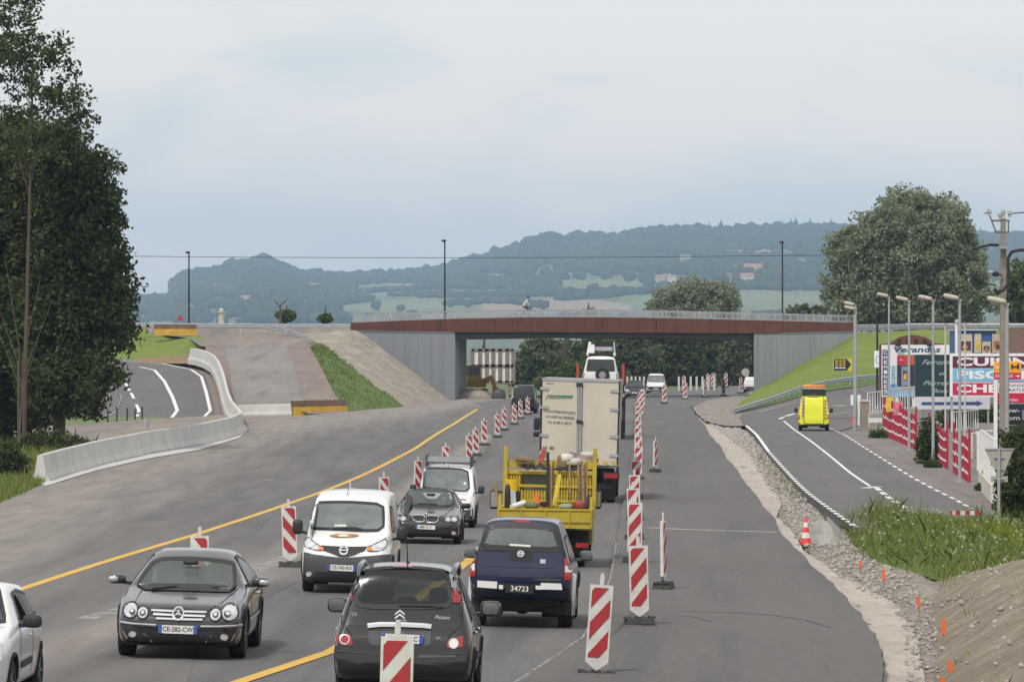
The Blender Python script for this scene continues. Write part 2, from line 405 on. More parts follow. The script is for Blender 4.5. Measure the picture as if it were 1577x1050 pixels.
# ================================================================ ground and roads
g = MB(m_field)
ys = [-40, 0, 30, 60, 90, 120, 150, 180, 210, 240, 270, 300, 330, 360, 400, 440, 500, 700, 950, 1500, 3300]
xs = [-1500, -600, -200, -80, -40, -16, 0, 14, 40, 80, 200, 600, 1800]
g.grid([[(x, y, (zg(x, y) if y < 440 else 0) - .32 - (62 if y > 3000 else 30 if y > 1200 else 0)) for x in xs] for y in ys])
tag(g.obj('ground'), kind='structure')
sheet('dirt_ground', [(-500, 1200), (-140, 660), (60, 655), (350, 655), (360, 640), (560, 640), (735, 612), (760, 612), (1060, 625), (1330, 1200)], -.05, m_dirt, bumpz=.05)
EDGE = [(1064, 626), (1072, 640), (1086, 655), (1094, 670), (1107, 684), (1119, 705), (1136, 722), (1149, 745), (1167, 765), (1179, 785), (1196, 800), (1200, 818), (1231, 850), (1268, 886), (1293, 908), (1314, 932), (1331, 952), (1347, 975), (1357, 995), (1362, 1022), (1360, 1060), (1352, 1130)]
e2 = []
for (x, y), (x2, y2) in zip(EDGE, EDGE[1:]):
    for i in range(4):
        t = i / 4; e2.append((lerp(x, x2, t) + rng.uniform(-1, 1) * (y - 530) * .008, lerp(y, y2, t)))
# old carriageway, both directions, with its turn-off to the left
sheet('old_road', [(-60, 1200), (-30, 905), (70, 835), (170, 775), (270, 733), (380, 700), (450, 668), (520, 655), (640, 640), (735, 620), (800, 612), (870, 606), (990, 605), (985, 622), (982, 660), (975, 720), (955, 800), (938, 895), (900, 980), (760, 1200)], 0, m_old)
sheet('far_road', [(720, 622), (800, 612), (900, 606), (1010, 601), (1090, 596), (1170, 592), (1230, 588), (1260, 592), (1170, 602), (1155, 615), (1100, 622), (1040, 628), (985, 626), (870, 616)], .004, m_old)
sheet('new_road', [(978, 622)] + e2 + [(700, 1130), (898, 980), (937, 890), (949, 835), (957, 785), (970, 720), (978, 660)], .10, m_new, skirt=.34)
sheet('grit_strip', [(x - 6, y) for x, y in EDGE[1:]] + [(1420, 1130), (1425, 1050), (1412, 985), (1385, 935), (1335, 905), (1290, 880), (1240, 850), (1222, 820), (1196, 795), (1205, 772), (1178, 735), (1152, 695), (1124, 660), (1092, 636)], -.10, m_grit, rx=.8, ry=2.5, bumpz=.06, ripple=.8)
sheet('rubble_verge', [(1070, 622), (1110, 610), (1150, 622), (1154, 655), (1192, 697), (1240, 752), (1300, 810), (1330, 850), (1450, 860), (1700, 900), (1700, 1200), (1330, 1200), (1330, 950), (1170, 760)], -.16, m_rubble, rx=.7, ry=2.2, bumpz=.14, ripple=.9)
sheet('rubble_verge', [(1066, 627), (1090, 616), (1160, 604), (1175, 612), (1150, 640), (1147, 656), (1115, 655), (1086, 648), (1074, 638)], .05, m_rubble, rx=.8, ry=3, bumpz=.08)
# side road on the right, its edge standing proud of the dug strip
sheet('side_road', [(1146, 652), (1140, 641), (1420, 641), (1330, 652), (1290, 664), (1335, 688), (1372, 714), (1425, 745), (1475, 770), (1545, 800), (1700, 850), (1700, 880), (1500, 835), (1400, 824), (1318, 811), (1282, 788), (1240, 757), (1208, 725), (1180, 694), (1162, 668)], .12, m_side, skirt=.4)
sheet('pavement', [(1290, 663), (1335, 651), (1420, 639), (1800, 632), (1800, 900), (1640, 845), (1545, 802), (1475, 772), (1425, 747), (1372, 716), (1335, 690)], .06, layered('worn pavement', (.18, .16, .148), [((.23, .205, .19), .9, (1, .15, 1), .42, .62, .8), ((.13, .115, .108), 1.6, (1, .15, 1), .5, .68, .7)], bump=.5), rx=2, ry=4)
# markings
YL = [(-40, 925), (30, 907), (150, 868), (300, 823), (380, 797), (450, 773), (550, 735), (640, 690), (700, 652), (735, 630)]
stripe('road_markings', YL, .2, .008, m_yel)
stripe('road_markings', [(330, 1062), (365, 1050), (510, 1002), (620, 938), (717, 867), (780, 805), (840, 735), (880, 670)], .22, .012, m_yel)
stripe('road_markings', [(770, 1062), (798, 1046), (850, 1012), (898, 980), (925, 925), (940, 890), (947, 850), (949, 835)], .035, .106, m_worn)
for q_ in ([(1042, 941), (1120, 942), (1180, 945), (1240, 954), (1278, 965)], [(1042, 947), (1075, 950), (1095, 957)], [(1000, 700), (1050, 697), (1090, 700)], [(905, 1010), (960, 960), (985, 930)]): stripe('tyre_marks', q_, .07, .104, M('tyre rubber mark', (.062, .06, .06), .8, var=.3, scale=3))
stripe('road_markings', [(130, 952), (185, 938), (235, 925)], .35, .006, m_worn)
stripe('road_markings', [(388, 880), (430, 860), (470, 848)], .35, .006, m_worn)
stripe('road_markings', [(345, 745), (420, 738)], .3, .006, m_worn)
stripe('road_markings', [(390, 670), (520, 660)], .3, .006, m_worn)
stripe('road_markings', [(1000, 812), (1060, 815), (1197, 819)], .55, .106, M('pale joint filler', (.33, .31, .28), .8, var=.25, scale=3))
def blendmat(name, a, b_):
    m = bpy.data.materials.new(name); m.use_nodes = True; t = m.node_tree; p = t.nodes['Principled BSDF']; p.inputs['Roughness'].default_value = .9; p.inputs['Specular IOR Level'].default_value = .3
    at = t.nodes.new('ShaderNodeAttribute'); at.attribute_name = 'wear'; c = t.nodes.new('ShaderNodeTexCoord'); outc = None
    cols = []
    for col, k in ((a, 1.3), (b_, 2.2)):
        n = t.nodes.new('ShaderNodeTexNoise'); n.inputs['Scale'].default_value = k; n.inputs['Detail'].default_value = 8; m3 = t.nodes.new('ShaderNodeMapping'); m3.inputs['Scale'].default_value = (1, .07, 1); t.links.new(c.outputs['Object'], m3.inputs['Vector']); t.links.new(m3.outputs['Vector'], n.inputs['Vector'])
        r = t.nodes.new('ShaderNodeValToRGB'); r.color_ramp.elements[0].position = .3; r.color_ramp.elements[1].position = .7
        r.color_ramp.elements[0].color = (*(x * .82 for x in col), 1); r.color_ramp.elements[1].color = (*(x * 1.18 for x in col), 1); t.links.new(n.outputs['Fac'], r.inputs['Fac']); cols.append(r)
    mp_ = t.nodes.new('ShaderNodeMapping'); mp_.inputs['Scale'].default_value = (1, .045, 1); mp_.inputs['Rotation'].default_value = (0, 0, -.03); t.links.new(c.outputs['Object'], mp_.inputs['Vector'])
    n = t.nodes.new('ShaderNodeTexNoise'); n.inputs['Scale'].default_value = .8; n.inputs['Detail'].default_value = 9; n.inputs['Roughness'].default_value = .7; t.links.new(mp_.outputs['Vector'], n.inputs['Vector'])
    ad = t.nodes.new('ShaderNodeMath'); ad.operation = 'ADD'; t.links.new(at.outputs['Fac'], ad.inputs[0]); t.links.new(n.outputs['Fac'], ad.inputs[1])
    mr = t.nodes.new('ShaderNodeMapRange'); mr.inputs['From Min'].default_value = .72; mr.inputs['From Max'].default_value = 1.22; t.links.new(ad.outputs[0], mr.inputs['Value'])
    x = t.nodes.new('ShaderNodeMix'); x.data_type = 'RGBA'; t.links.new(mr.outputs['Result'], x.inputs['Factor']); t.links.new(cols[0].outputs['Color'], x.inputs[6]); t.links.new(cols[1].outputs['Color'], x.inputs[7]); t.links.new(x.outputs[2], p.inputs['Base Color'])
    return m
m_edge = blendmat('dusty asphalt edge', (.128, .123, .119), (.228, .206, .188))
def wornband(lines, wear, dz, n=40, mat=None):
    """strip through photo polylines; wear says how dusty each line is"""
    def at(pl, t): k = t * (len(pl) - 1); i = min(int(k), len(pl) - 2); return (lerp(pl[i][0], pl[i + 1][0], k - i), lerp(pl[i][1], pl[i + 1][1], k - i))
    b = MB(mat or m_edge); b.grid([[G(*at(pl, i / n), dz) for i in range(n + 1)] for pl in lines]); o = b.obj('dusty_road_edge')
    at_ = o.data.attributes.new('wear', 'FLOAT', 'POINT'); at_.data.foreach_set('value', [w_ for w_ in wear for _ in range(n + 1)]); tag(o, kind='structure')
EDL = [(-120, 965), (-30, 905), (70, 835), (170, 775), (270, 733), (380, 700), (450, 668), (520, 655), (640, 640), (735, 622)]
sh = lambda k: [(x + 2.2 * k * (y - 590) / 100, y + k * (y - 590) / 100) for x, y in EDL]
wornband([sh(-26), sh(-10), sh(6), sh(26), sh(46)], [1.0, .78, .4, .15, 0], .004)
wornband([[(-30, 985), (180, 905), (300, 866), (440, 812), (560, 758), (660, 705), (740, 660)], [(-30, 1010), (180, 932), (300, 893), (440, 838), (560, 778), (665, 716), (745, 665)], [(-30, 1035), (180, 960), (300, 918), (440, 858), (570, 792), (675, 724), (752, 668)], [(-30, 1060), (180, 990), (300, 945), (440, 882), (580, 808), (685, 732), (760, 672)], [(-30, 1090), (180, 1015), (300, 966), (440, 905), (590, 826), (695, 742), (768, 677)]], [0, .45, .8, .45, 0], .005)
EL = [(1149, 655), (1165, 669), (1183, 694), (1211, 725), (1243, 757), (1285, 788), (1318, 811)]
stripe('road_markings', EL[:3], .16, .126, m_white)
stripe('road_markings', EL[2:], .16, .126, m_white, dash=(1.6, 1.3))
stripe('road_markings', [(1207, 648), (1224, 662), (1250, 680), (1281, 704), (1310, 728), (1340, 748)], .12, .126, m_white)
stripe('road_markings', [(1330, 751), (1354, 749)], .4, .128, m_white)
stripe('road_markings', [(1350, 751), (1372, 768), (1392, 780), (1420, 796), (1450, 814)], .2, .126, m_white, dash=(3.2, 2.2))
stripe('road_markings', [(1270, 656), (1298, 668), (1325, 685), (1370, 713), (1420, 743), (1470, 768), (1497, 783)], .13, .126, m_white, dash=(2.6, 2.0))
stripe('road_markings', [(1200, 645), (1207, 642)], .2, .126, m_white)
# ================================================================ left ramp, side road and banks
LRT = [(557, 422), (568, 402), (579, 386), (602, 360), (645, 330), (660, 310)]
def LR(px, py): return P(px, py, interp(LRT, py))
def strip_rows(rows, fn, n=8):
    return [[fn(lerp(a, c, i / n), y) for i in range(n + 1)] for y, a, c in rows]
def smoothrows(rows, k=4):
    q = []
    for (y, a, c), (y2, a2, c2) in zip(rows, rows[1:]):
        for i in range(k): q.append((lerp(y, y2, i / k), lerp(a, a2, i / k), lerp(c, c2, i / k)))
    return q + [rows[-1]]
LROWS = [(655, 60, 332), (645, 30, 331), (632, 20, 330), (612, 10, 327), (602, 0, 324), (590, 0, 321), (579, 0, 317), (572, 0, 306), (566, 0, 288), (560, 60, 256), (557, 120, 214)]
tag(MB(m_side).grid(strip_rows(smoothrows(LROWS), LR)).obj('left_road', smooth=60), kind='structure')
tag(MB(m_brown).grid(strip_rows(smoothrows([(655, 325, 368), (645, 324, 364), (632, 322, 358), (612, 320, 349), (602, 317, 346), (590, 314, 343), (579, 309, 339), (572, 298, 335), (566, 280, 328), (560, 248, 314), (556, 208, 302)]), LR, 3)).obj('brown_shoulder'), kind='structure').location.z = -.03
def lrline(pts, w, mat, dash=None):
    b = MB(mat); s = 0; n = 5; q = []
    for a, c in zip(pts, pts[1:]):
        for i in range(n): q.append((lerp(a[0], c[0], i / n), lerp(a[1], c[1], i / n)))
    q.append(pts[-1]); up = Vector((0, 0, .012))
    for a, c in zip(q, q[1:]):
        A, B = LR(*a) + up, LR(*c) + up; s += (B - A).length
        if dash and (s % (dash[0] + dash[1])) > dash[0]: continue
        u = (B - A).normalized(); nn = Vector((u.y, -u.x, 0)).normalized() * w / 2
        b.add([A - nn, A + nn, B + nn, B - nn], [(0, 1, 2, 3)])
    tag(b.obj('road_markings'), kind='structure')
lrline([(205, 557.6), (250, 560), (294, 569), (310, 580), (317, 602), (324, 632), (308, 648)], .22, m_white)
lrline([(215, 565), (238, 570), (253, 587), (266, 612), (273, 632), (263, 645)], .24, m_white)
lrline([(186, 580), (193, 590), (204, 609), (214, 632), (210, 647)], .2, m_white, dash=(2.4, 2.2))
lrline([(273, 634), (297, 634)], .3, m_worn); lrline([(215, 650), (262, 645)], .4, m_worn)
sheet('gravel_forecourt', [(30, 690), (110, 655), (215, 646), (330, 640), (362, 640), (372, 668), (225, 702), (60, 745), (-60, 700)], -.02, m_dirt, bumpz=.05)
RYT = [(503, 452), (515, 445), (530, 425), (560, 395), (600, 362), (634, 341)]
def RY(px, py): return P(px, py, interp(RYT, py))
RR = [(634, 364, 473), (625, 362, 470), (600, 358, 463), (580, 355, 458), (560, 351, 452), (545, 348, 446), (532, 345, 441)]
tag(MB(layered('ramp asphalt', (.2, .19, .175), [((.25, .24, .22), .35, (1, .2, 1), .4, .62, .9), ((.13, .125, .12), .7, (1, .1, 1), .5, .68, .8), ((.28, .25, .22), 2, (1, .5, 1), .58, .7, .6)])).grid(strip_rows(smoothrows(RR), RY)).obj('ramp_road', smooth=60), kind='structure')
dn = Vector((0, 0, -.04))
tag(MB(m_brown).grid(strip_rows(smoothrows([(636, 340, 366), (600, 334, 361), (560, 322, 354), (545, 318, 351), (532, 316, 348)]), lambda a, b: RY(a, b) + dn)).obj('brown_shoulder'), kind='structure')
tag(MB(m_brown).grid(strip_rows(smoothrows([(636, 470, 536), (625, 467, 528), (600, 460, 512), (560, 449, 492), (545, 443, 484), (532, 438, 476)]), lambda a, b: RY(a, b) + dn)).obj('brown_shoulder'), kind='structure')
tag(MB(m_dirt).grid(strip_rows(smoothrows([(533, 310, 480), (527, 300, 486), (520, 290, 490), (513, 230, 500), (505, 225, 545), (499, 150, 548)], 3), lambda a, b: RY(a, b) - Vector((0, 0, .02)))).obj('ramp_top'), kind='structure')
# the side road climbs away behind the yellow van
SRT = [(588, 425), (594, 414), (599, 408), (608, 396), (622, 375), (636, 352), (644, G(1200, 644, .12).y)]
def SR(px, py): return P(px, py, interp(SRT, py))
SROWS = [(644, 1140, 1640), (636, 1142, 1640), (628, 1172, 1640), (622, 1196, 1640), (608, 1246, 1640), (599, 1300, 1640), (594, 1345, 1640), (588, 1420, 1640)]
tag(MB(m_side).grid(strip_rows(smoothrows(SROWS), SR, 10)).obj('side_road', smooth=60), kind='structure')
tag(MB(m_brown).grid(strip_rows(smoothrows([(y, a - 16, a + 12) for y, a, c in SROWS]), lambda a, b: SR(a, b) + Vector((0, .4, -.05)), 3).copy()).obj('brown_shoulder'), kind='structure')
def srline(pts, w, mat):
    b = MB(mat); up = Vector((0, 0, .015)); q = [(lerp(a[0], c[0], i / 5), lerp(a[1], c[1], i / 5)) for a, c in zip(pts, pts[1:]) for i in range(5)] + [pts[-1]]
    for a, c in zip(q, q[1:]):
        A, B = SR(*a) + up, SR(*c) + up; u = (B - A).normalized(); nn = Vector((u.y, -u.x, 0)).normalized() * w / 2
        b.add([A - nn, A + nn, B + nn, B - nn], [(0, 1, 2, 3)])
    tag(b.obj('road_markings'), kind='structure')
srline([(1168, 635), (1195, 627), (1228, 619)], .3, m_worn); srline([(1278, 639), (1296, 636), (1320, 632)], .3, m_worn); srline([(1286, 625), (1304, 624.5)], .9, m_white); srline([(1330, 603), (1352, 599)], .3, m_worn); srline([(1210, 641), (1224, 637)], .25, m_white)
def bank(name, top, bot, mat, n=26, m_=14, rough=.2, sc=.35):
    """ruled slope between two polylines of 3D points"""
    def at(pl, t):
        k = t * (len(pl) - 1); i = min(int(k), len(pl) - 2); return pl[i].lerp(pl[i + 1], k - i)
    rows = []
    for j in range(m_ + 1):
        v = j / m_; r = []
        for i in range(n + 1):
            p = at(top, i / n).lerp(at(bot, i / n), v); p.z += rough * noise.noise(p * sc) * (1 if 0 < j < m_ else .3); r.append(p)
        rows.append(r)
    return tag(MB(mat).grid(rows).obj(name, smooth=70), kind='structure')
# grass bank above the left road, bare soil at its foot
bank('grass_bank', [P(-40, 503.5, 452), P(150, 504, 451.5), P(215, 505, 451), P(265, 512, 447), P(306, 519, 440), P(322, 527, 432)], [LR(-40, 559), LR(120, 557), P(205, 552, 425), P(240, 552, 424), P(290, 548, 423), P(318, 545, 420)], m_lawn, rough=.35, sc=.25)
bank('soil_bank', [P(200, 551, 425.4), P(240, 550, 424.4), P(290, 545, 423.4), P(320, 538, 420.4)], [LR(205, 557), LR(250, 559.5), P(294, 560, 405), P(326, 556, 396)], layered('bare brown soil', (.22, .14, .075), [((.28, .19, .11), .6, (1, 1, 1), .42, .62, .8), ((.12, .15, .04), .5, (1, 1, 1), .5, .68, .7)]), n=14, m_=4, rough=.1)
# gravel and grass slope against the left abutment
tl, tr_ = [P(472, 534, 427), P(482, 552, 408), P(500, 590, 382), P(532, 634, 352)], [P(548, 509, 436.5), P(600, 545, 435.5), P(650, 583, 434.5), P(694, 619, 433.5)]
def slope(u, v):
    def at(pl, t):
        k = t * 3; i = min(int(k), 2); return pl[i].lerp(pl[i + 1], k - i)
    p = at(tl, v).lerp(at(tr_, v), u); p.z += .5 * math.sin(math.pi * u) * (1 - v) + .22 * noise.noise(p * .4); return p
cutu = lambda v: lerp(.16, .52, v)
tag(MB(m_turf2).grid([[slope(cutu(j / 20) * i / 8, j / 20) for i in range(9)] for j in range(21)]).obj('grass_slope', smooth=70), kind='structure')
tag(MB(m_gravelbank).grid([[slope(lerp(cutu(j / 20), 1, i / 16), j / 20) for i in range(17)] for j in range(21)]).obj('gravel_slope', smooth=70), kind='structure')
tag(MB(m_gravelbank).grid([[P(470, 514, 446), P(510, 512, 446), P(550, 509, 446)], [P(471, 530, 430), P(508, 518, 434), P(549, 510, 437)]]).obj('gravel_slope', smooth=70), kind='structure')
# grass slope against the right abutment
bank('grass_slope', [P(1161, 603, 454.5), P(1200, 582, 454.7), P(1240, 559, 455), P(1280, 536, 456), P(1318, 514, 457), P(1420, 508, 460), P(1600, 506, 465)], [P(1128, 632, 357), P(1188, 613, 384), P(1232, 597, 404), P(1270, 590, 414), P(1310, 585, 421), P(1400, 577, 436), P(1620, 570, 450)], m_lawn, n=40, m_=16, rough=.35, sc=.2)
bank('grass_slope', [P(1126, 632, 357), P(1188, 614, 384), P(1232, 598, 404), P(1270, 591, 414), P(1310, 586, 421), P(1400, 578, 436), P(1620, 571, 450)], [P(1132, 636, 352), P(1190, 622, 375), P(1240, 608, 396), P(1290, 599, 408), P(1330, 594, 414), P(1400, 588, 425), P(1620, 578, 440)], m_turf2, n=30, m_=4, rough=.08)
# road bed left and right of the bridge at deck level
tag(MB(m_dirt).grid([[P(-40, 503.4, 452), P(230, 503.4, 452), P(548, 503.4, 452)], [P(-40, 500, 470), P(230, 499, 470), P(548, 498.5, 470)]]).obj('approach_road'), kind='structure')
tag(MB(m_side).grid([[P(1316, 509, 458), P(1420, 507, 460), P(1640, 505, 466)], [P(1316, 504, 475), P(1420, 503, 478), P(1640, 502, 480)]]).obj('approach_road'), kind='structure')
# near dirt mound at the lower right
MX = [(1075, 66, 4.9), (1050, 70, 5.25), (1000, 76, 5.75), (960, 82.5, 6.6), (930, 88, 7.0), (905, 93, 7.3)]
rows = []
for j in range(121):
    Y = lerp(52, 112, j / 120); xb = interp([(52, 3.6), (66, 5.3), (70, 5.6), (76, 6.2), (82.5, 6.75), (88, 7.15), (93, 7.45), (104, 8.5), (112, 9.3)], Y); r = []
    hmax = interp([(52, 4.6), (70, 3.6), (84, 2.7), (92, 2.0), (98, 1.4), (104, .7), (112, .0)], Y)
    for i in range(91):
        d = (i / 90) ** 1.15 * 11
        z = min(hmax, d * .62) if d < hmax / .62 else hmax
        z = hmax * (1 - math.exp(-d * .75 / max(.2, hmax)))
        x = xb + d; p = Vector((x, Y, zg(x, Y) - .12 + z))
        p.z += (.10 * noise.noise(Vector((d * 1.1 + Y * .5, Y * .35 - d * .3, 0))) + .06 * noise.noise(Vector((p.x * 2.3, p.y * .9, p.z * 2))) + .05 * abs(noise.noise(Vector((p.x * 5, p.y * 2, 7))))) * min(1, z)
        p.z += .05 * math.sin((d * 1.7 + Y * .35) * 2.2 + 2 * noise.noise(p * .5)) * min(1, z)
        r.append(p)
    rows.append(r)
tag(MB(m_soil).grid(rows).obj('dirt_mound', smooth=80), kind='structure')
# ================================================================ bridge
def BY(px): return lerp(437, 456, (px - 540) / 776)
TOPC = [(540, 497), (620, 493.5), (700, 491), (780, 489.2), (860, 488.3), (940, 488.6), (1040, 490), (1160, 493), (1240, 495), (1316, 497)]
BOTC = [(540, 509), (620, 510.5), (700, 511.5), (850, 511.5), (1000, 512.3), (1160, 513.2), (1240, 512), (1316, 510.5)]
br = empty('road_bridge', P(850, 512, BY(850))); base_b = br.location.copy()
tag(br, 'wide road bridge with red brown fascia and grey concrete abutments crossing over the road', 'bridge')
def bl(p): return p - base_b
def onfas(px, py, dy=0): p = P(px, py, BY(px)); p.y += dy; return bl(p)
n_f = 28
for i in range(n_f):
    a = lerp(540, 1316, i / n_f) + .22; c = lerp(540, 1316, (i + 1) / n_f) - .22
    pts = [onfas(a, interp(TOPC, a)), onfas(a, interp(BOTC, a)), onfas(c, interp(BOTC, c)), onfas(c, interp(TOPC, c))]
    MB(m_corten).prism(pts, (0, .12, 0)).obj('fascia_panel', br)
fb = MB(m_darksteel)
for i in range(n_f):
    a = lerp(540.5, 1315.5, i / n_f); c = lerp(540.5, 1315.5, (i + 1) / n_f); fb.add([onfas(a, interp(TOPC, a) + .4, .16), onfas(a, interp(BOTC, a) - .4, .16), onfas(c, interp(BOTC, c) - .4, .16), onfas(c, interp(TOPC, c) + .4, .16)], [(0, 1, 2, 3)])
fb.obj('fascia_backing', br)
# deck slab and edge girder under it
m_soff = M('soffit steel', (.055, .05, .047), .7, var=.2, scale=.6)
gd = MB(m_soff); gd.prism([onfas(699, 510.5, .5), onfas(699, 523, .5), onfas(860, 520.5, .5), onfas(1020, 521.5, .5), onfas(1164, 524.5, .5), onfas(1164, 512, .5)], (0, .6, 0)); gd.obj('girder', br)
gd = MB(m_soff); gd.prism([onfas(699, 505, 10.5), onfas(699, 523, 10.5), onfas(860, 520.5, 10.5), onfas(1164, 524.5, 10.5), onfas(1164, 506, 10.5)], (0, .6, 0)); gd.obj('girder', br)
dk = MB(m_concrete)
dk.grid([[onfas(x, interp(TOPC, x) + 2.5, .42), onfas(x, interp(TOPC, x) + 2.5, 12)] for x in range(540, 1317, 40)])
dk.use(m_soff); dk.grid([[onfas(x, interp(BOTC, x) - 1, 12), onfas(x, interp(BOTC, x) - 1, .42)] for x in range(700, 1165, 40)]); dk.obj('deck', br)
def wall_panels(x0, x1, n, foot, name):
    for i in range(n):
        a = lerp(x0, x1, i / n) + .1; c = lerp(x0, x1, (i + 1) / n) - .1
        pts = [onfas(a, interp(BOTC, a) + .6, .1), onfas(a, foot(a), .1), onfas(c, foot(c), .1), onfas(c, interp(BOTC, c) + .6, .1)]
        MB(m_abut).prism(pts, (0, .18, 0)).obj('wall_panel', br)
wall_panels(548, 701, 8, lambda x: 632, 'left')
wall_panels(1161, 1318, 9, lambda x: 640, 'right')
A_, B_ = onfas(701, 500, .32), bl(P(718.5, 500, 450)); A_.z = B_.z = bl(Vector((0, 0, -1.5))).z
Cw, Dw = A_ + Vector((-9, 12, 0)), onfas(549, 500, .32); Dw.z = A_.z
hgt = bl(P(700, 523, 440)).z - A_.z
MB(m_abut).prism([A_, B_, Cw, Dw], (0, 0, hgt)).obj('abutment', br)
MB(m_abut).prism([A_ + Vector((-.6, .3, 0)), A_ + Vector((-.6, 1.2, 0)), Dw + Vector((0, 1.2, 0)), Dw + Vector((0, .3, 0))], (0, 0, hgt + .35)).obj('abutment', br)
MB(m_darksteel).box(A_ + Vector((.4, 1.6, hgt + .25)), (1.0, 1.4, .5)).obj('bearing', br)
A_, B_ = onfas(1162, 500, .32), bl(P(1172, 500, 470)); A_.z = B_.z = bl(Vector((0, 0, -1.5))).z
Cw, Dw = B_ + Vector((9, 0, 0)), onfas(1317, 500, .32); Dw.z = A_.z
MB(m_abut).prism([A_, B_, Cw, Dw], (0, 0, bl(P(1160, 523, 456)).z - A_.z)).obj('abutment', br)
# railing along both edges
for dy, nm in ((.2, 'railing'), (11.6, 'railing')):
    rb = MB(m_galv2); xsr = list(np.arange(548, 1317, 2.1))
    tp = lambda x, h: onfas(x, interp(TOPC, x), dy) + Vector((0, 0, h))
    for x in xsr: rb.beam(tp(x, 0), tp(x, .62), .035, .035)
    for h in (.08, .62):
        for x0, x1 in zip(xsr[::12], xsr[12::12] + [xsr[-1]]): rb.beam(tp(x0, h), tp(x1, h), .07, .07)
    for x in xsr[::12]: rb.beam(tp(x, -.1), tp(x, .7), .09, .09)
    tag(rb.obj('railing', br), kind='stuff')
# ================================================================ far hills
RIDGE = [(-700, 470), (-200, 462), (180, 456), (262, 450), (285, 432), (330, 420), (400, 412), (450, 421), (520, 429), (600, 428), (690, 418), (740, 403), (790, 390), (850, 377), (950, 373), (1000, 364), (1100, 361), (1250, 357), (1300, 360), (1400, 366), (1577, 372), (1900, 380), (2400, 400)]
YN, YF = 3200.0, 9000.0
NC, NR = 220, 90
pxs = np.linspace(-700, 2400, NC); tt = np.linspace(0, 1, NR)
m_forest = M('forest floor', (.085, .115, .045), .9, var=.3, scale=.02)
m_fgreen = M('pasture green', (.12, .165, .065), .9, var=.15, scale=.006)
m_fpale = M('mown hay field', (.15, .18, .082), .9, var=.15, scale=.006)
m_ftan = M('stubble field', (.26, .21, .15), .9, var=.12, scale=.006)
def hillz(px, t):
    zr = 4.57 + (530 - interp(RIDGE, px)) * YF / F
    Y = lerp(YN, YF, t)
    s_ = t ** .92
    z = lerp(-60.0, zr, s_)
    z += (noise.noise(Vector((px * .006, t * 3, 1.7))) * 14 + noise.noise(Vector((px * .02, t * 7, 5.1))) * 5) * math.sin(math.pi * min(1, t)) 
    return Y, z
V = []; scr = []
for t in tt:
    for px in pxs:
        Y, z = hillz(px, t); x = (px - CX) * Y / F; V.append((x, Y, z)); scr.append((px, YH - (z - H) * F / Y))
for k in (1, 2):
    for px in pxs:
        Y, z = hillz(px, 1); V.append(((px - CX) * Y / F, Y + k * 900, z * (.7 if k == 1 else 0)))
NR2 = NR + 2
idx = np.arange(NC * NR2).reshape(NR2, NC)
Q = np.stack([idx[:-1, :-1], idx[:-1, 1:], idx[1:, 1:], idx[1:, :-1]], -1).reshape(-1, 4)
FIELDS = [  # (material index, outline as seen in the photo)
 (2, [(545, 440), (600, 436), (690, 438), (688, 444), (600, 450), (548, 448)]), (1, [(560, 452), (690, 445), (860, 446), (850, 454), (700, 456), (600, 456)]),
 (2, [(510, 472), (580, 464), (650, 460), (740, 458), (742, 466), (660, 478), (560, 480)]), (1, [(735, 420), (800, 424), (792, 431), (742, 430)]),
 (3, [(745, 460), (820, 459), (900, 461), (960, 468), (980, 480), (740, 482)]), (2, [(860, 432), (930, 430), (990, 434), (1000, 444), (960, 456), (870, 452)]),
 (1, [(960, 456), (1020, 452), (1060, 456), (1020, 480), (950, 474)]), (2, [(1135, 446), (1200, 444), (1275, 446), (1280, 480), (1135, 480)]),
 (1, [(1280, 440), (1600, 430), (1700, 480), (1280, 480)]), (2, [(1040, 392), (1075, 392), (1072, 398), (1044, 400)]), (1, [(200, 448), (262, 448), (262, 455), (200, 455)]),
 (1, [(690, 470), (760, 470), (740, 486), (640, 488)])]
scr = np.array(scr)
mi = np.zeros(len(Q), np.int32)
for k, q in enumerate(Q):
    if q.max() < len(scr):
        c = scr[q].mean(0)
        for m_, poly in FIELDS:
            if inside(c, poly): mi[k] = m_; break
hl = npmesh('hills', np.array(V), Q, [m_forest, m_fgreen, m_fpale, m_ftan], mi=mi)
hl.data.polygons.foreach_set('use_smooth', [True] * len(Q)); tag(hl, kind='structure')
# woods on the hills: lumpy crowns, joined
import bmesh
def lump(seed, conical=False):
    bm = bmesh.new(); bmesh.ops.create_icosphere(bm, subdivisions=2, radius=1)
    o = Vector((seed * 3.1, seed * 1.7, 0))
    for v in bm.verts:
        k = 1 + .5 * noise.noise(v.co * 1.6 + o) + .2 * noise.noise(v.co * 4 + o)
        v.co *= k
        if conical: r = max(.08, (1.15 - v.co.z) * .6); v.co.x *= r; v.co.y *= r; v.co.z *= 1.1
    bm.verts.ensure_lookup_table(); V = np.array([v.co[:] for v in bm.verts]); T = np.array([[v.index for v in f.verts] for f in bm.faces]); bm.free(); return V, T
LUMPS = [lump(i) for i in range(6)] + [lump(20 + i, True) for i in range(2)]
m_wood1 = M('far wood canopy', (.036, .056, .026), .95, var=.45, scale=.035, spec=.1)
VV, TT = [], []; off = 0
def putlump(kind, x, y, z, r, hgt):
    global off
    V_, T_ = LUMPS[kind]; a = rng.uniform(0, 6.28); ca, sa = math.cos(a), math.sin(a)
    W = np.empty_like(V_); W[:, 0] = (V_[:, 0] * ca - V_[:, 1] * sa) * r + x; W[:, 1] = (V_[:, 0] * sa + V_[:, 1] * ca) * r + y; W[:, 2] = V_[:, 2] * hgt / 2 + z + hgt * .42
    VV.append(W); TT.append(T_ + off); off += len(V_)
def fieldat(px, py):
    for m_, poly in FIELDS:
        if inside((px, py), poly): return m_
    return 0
cnt = 0
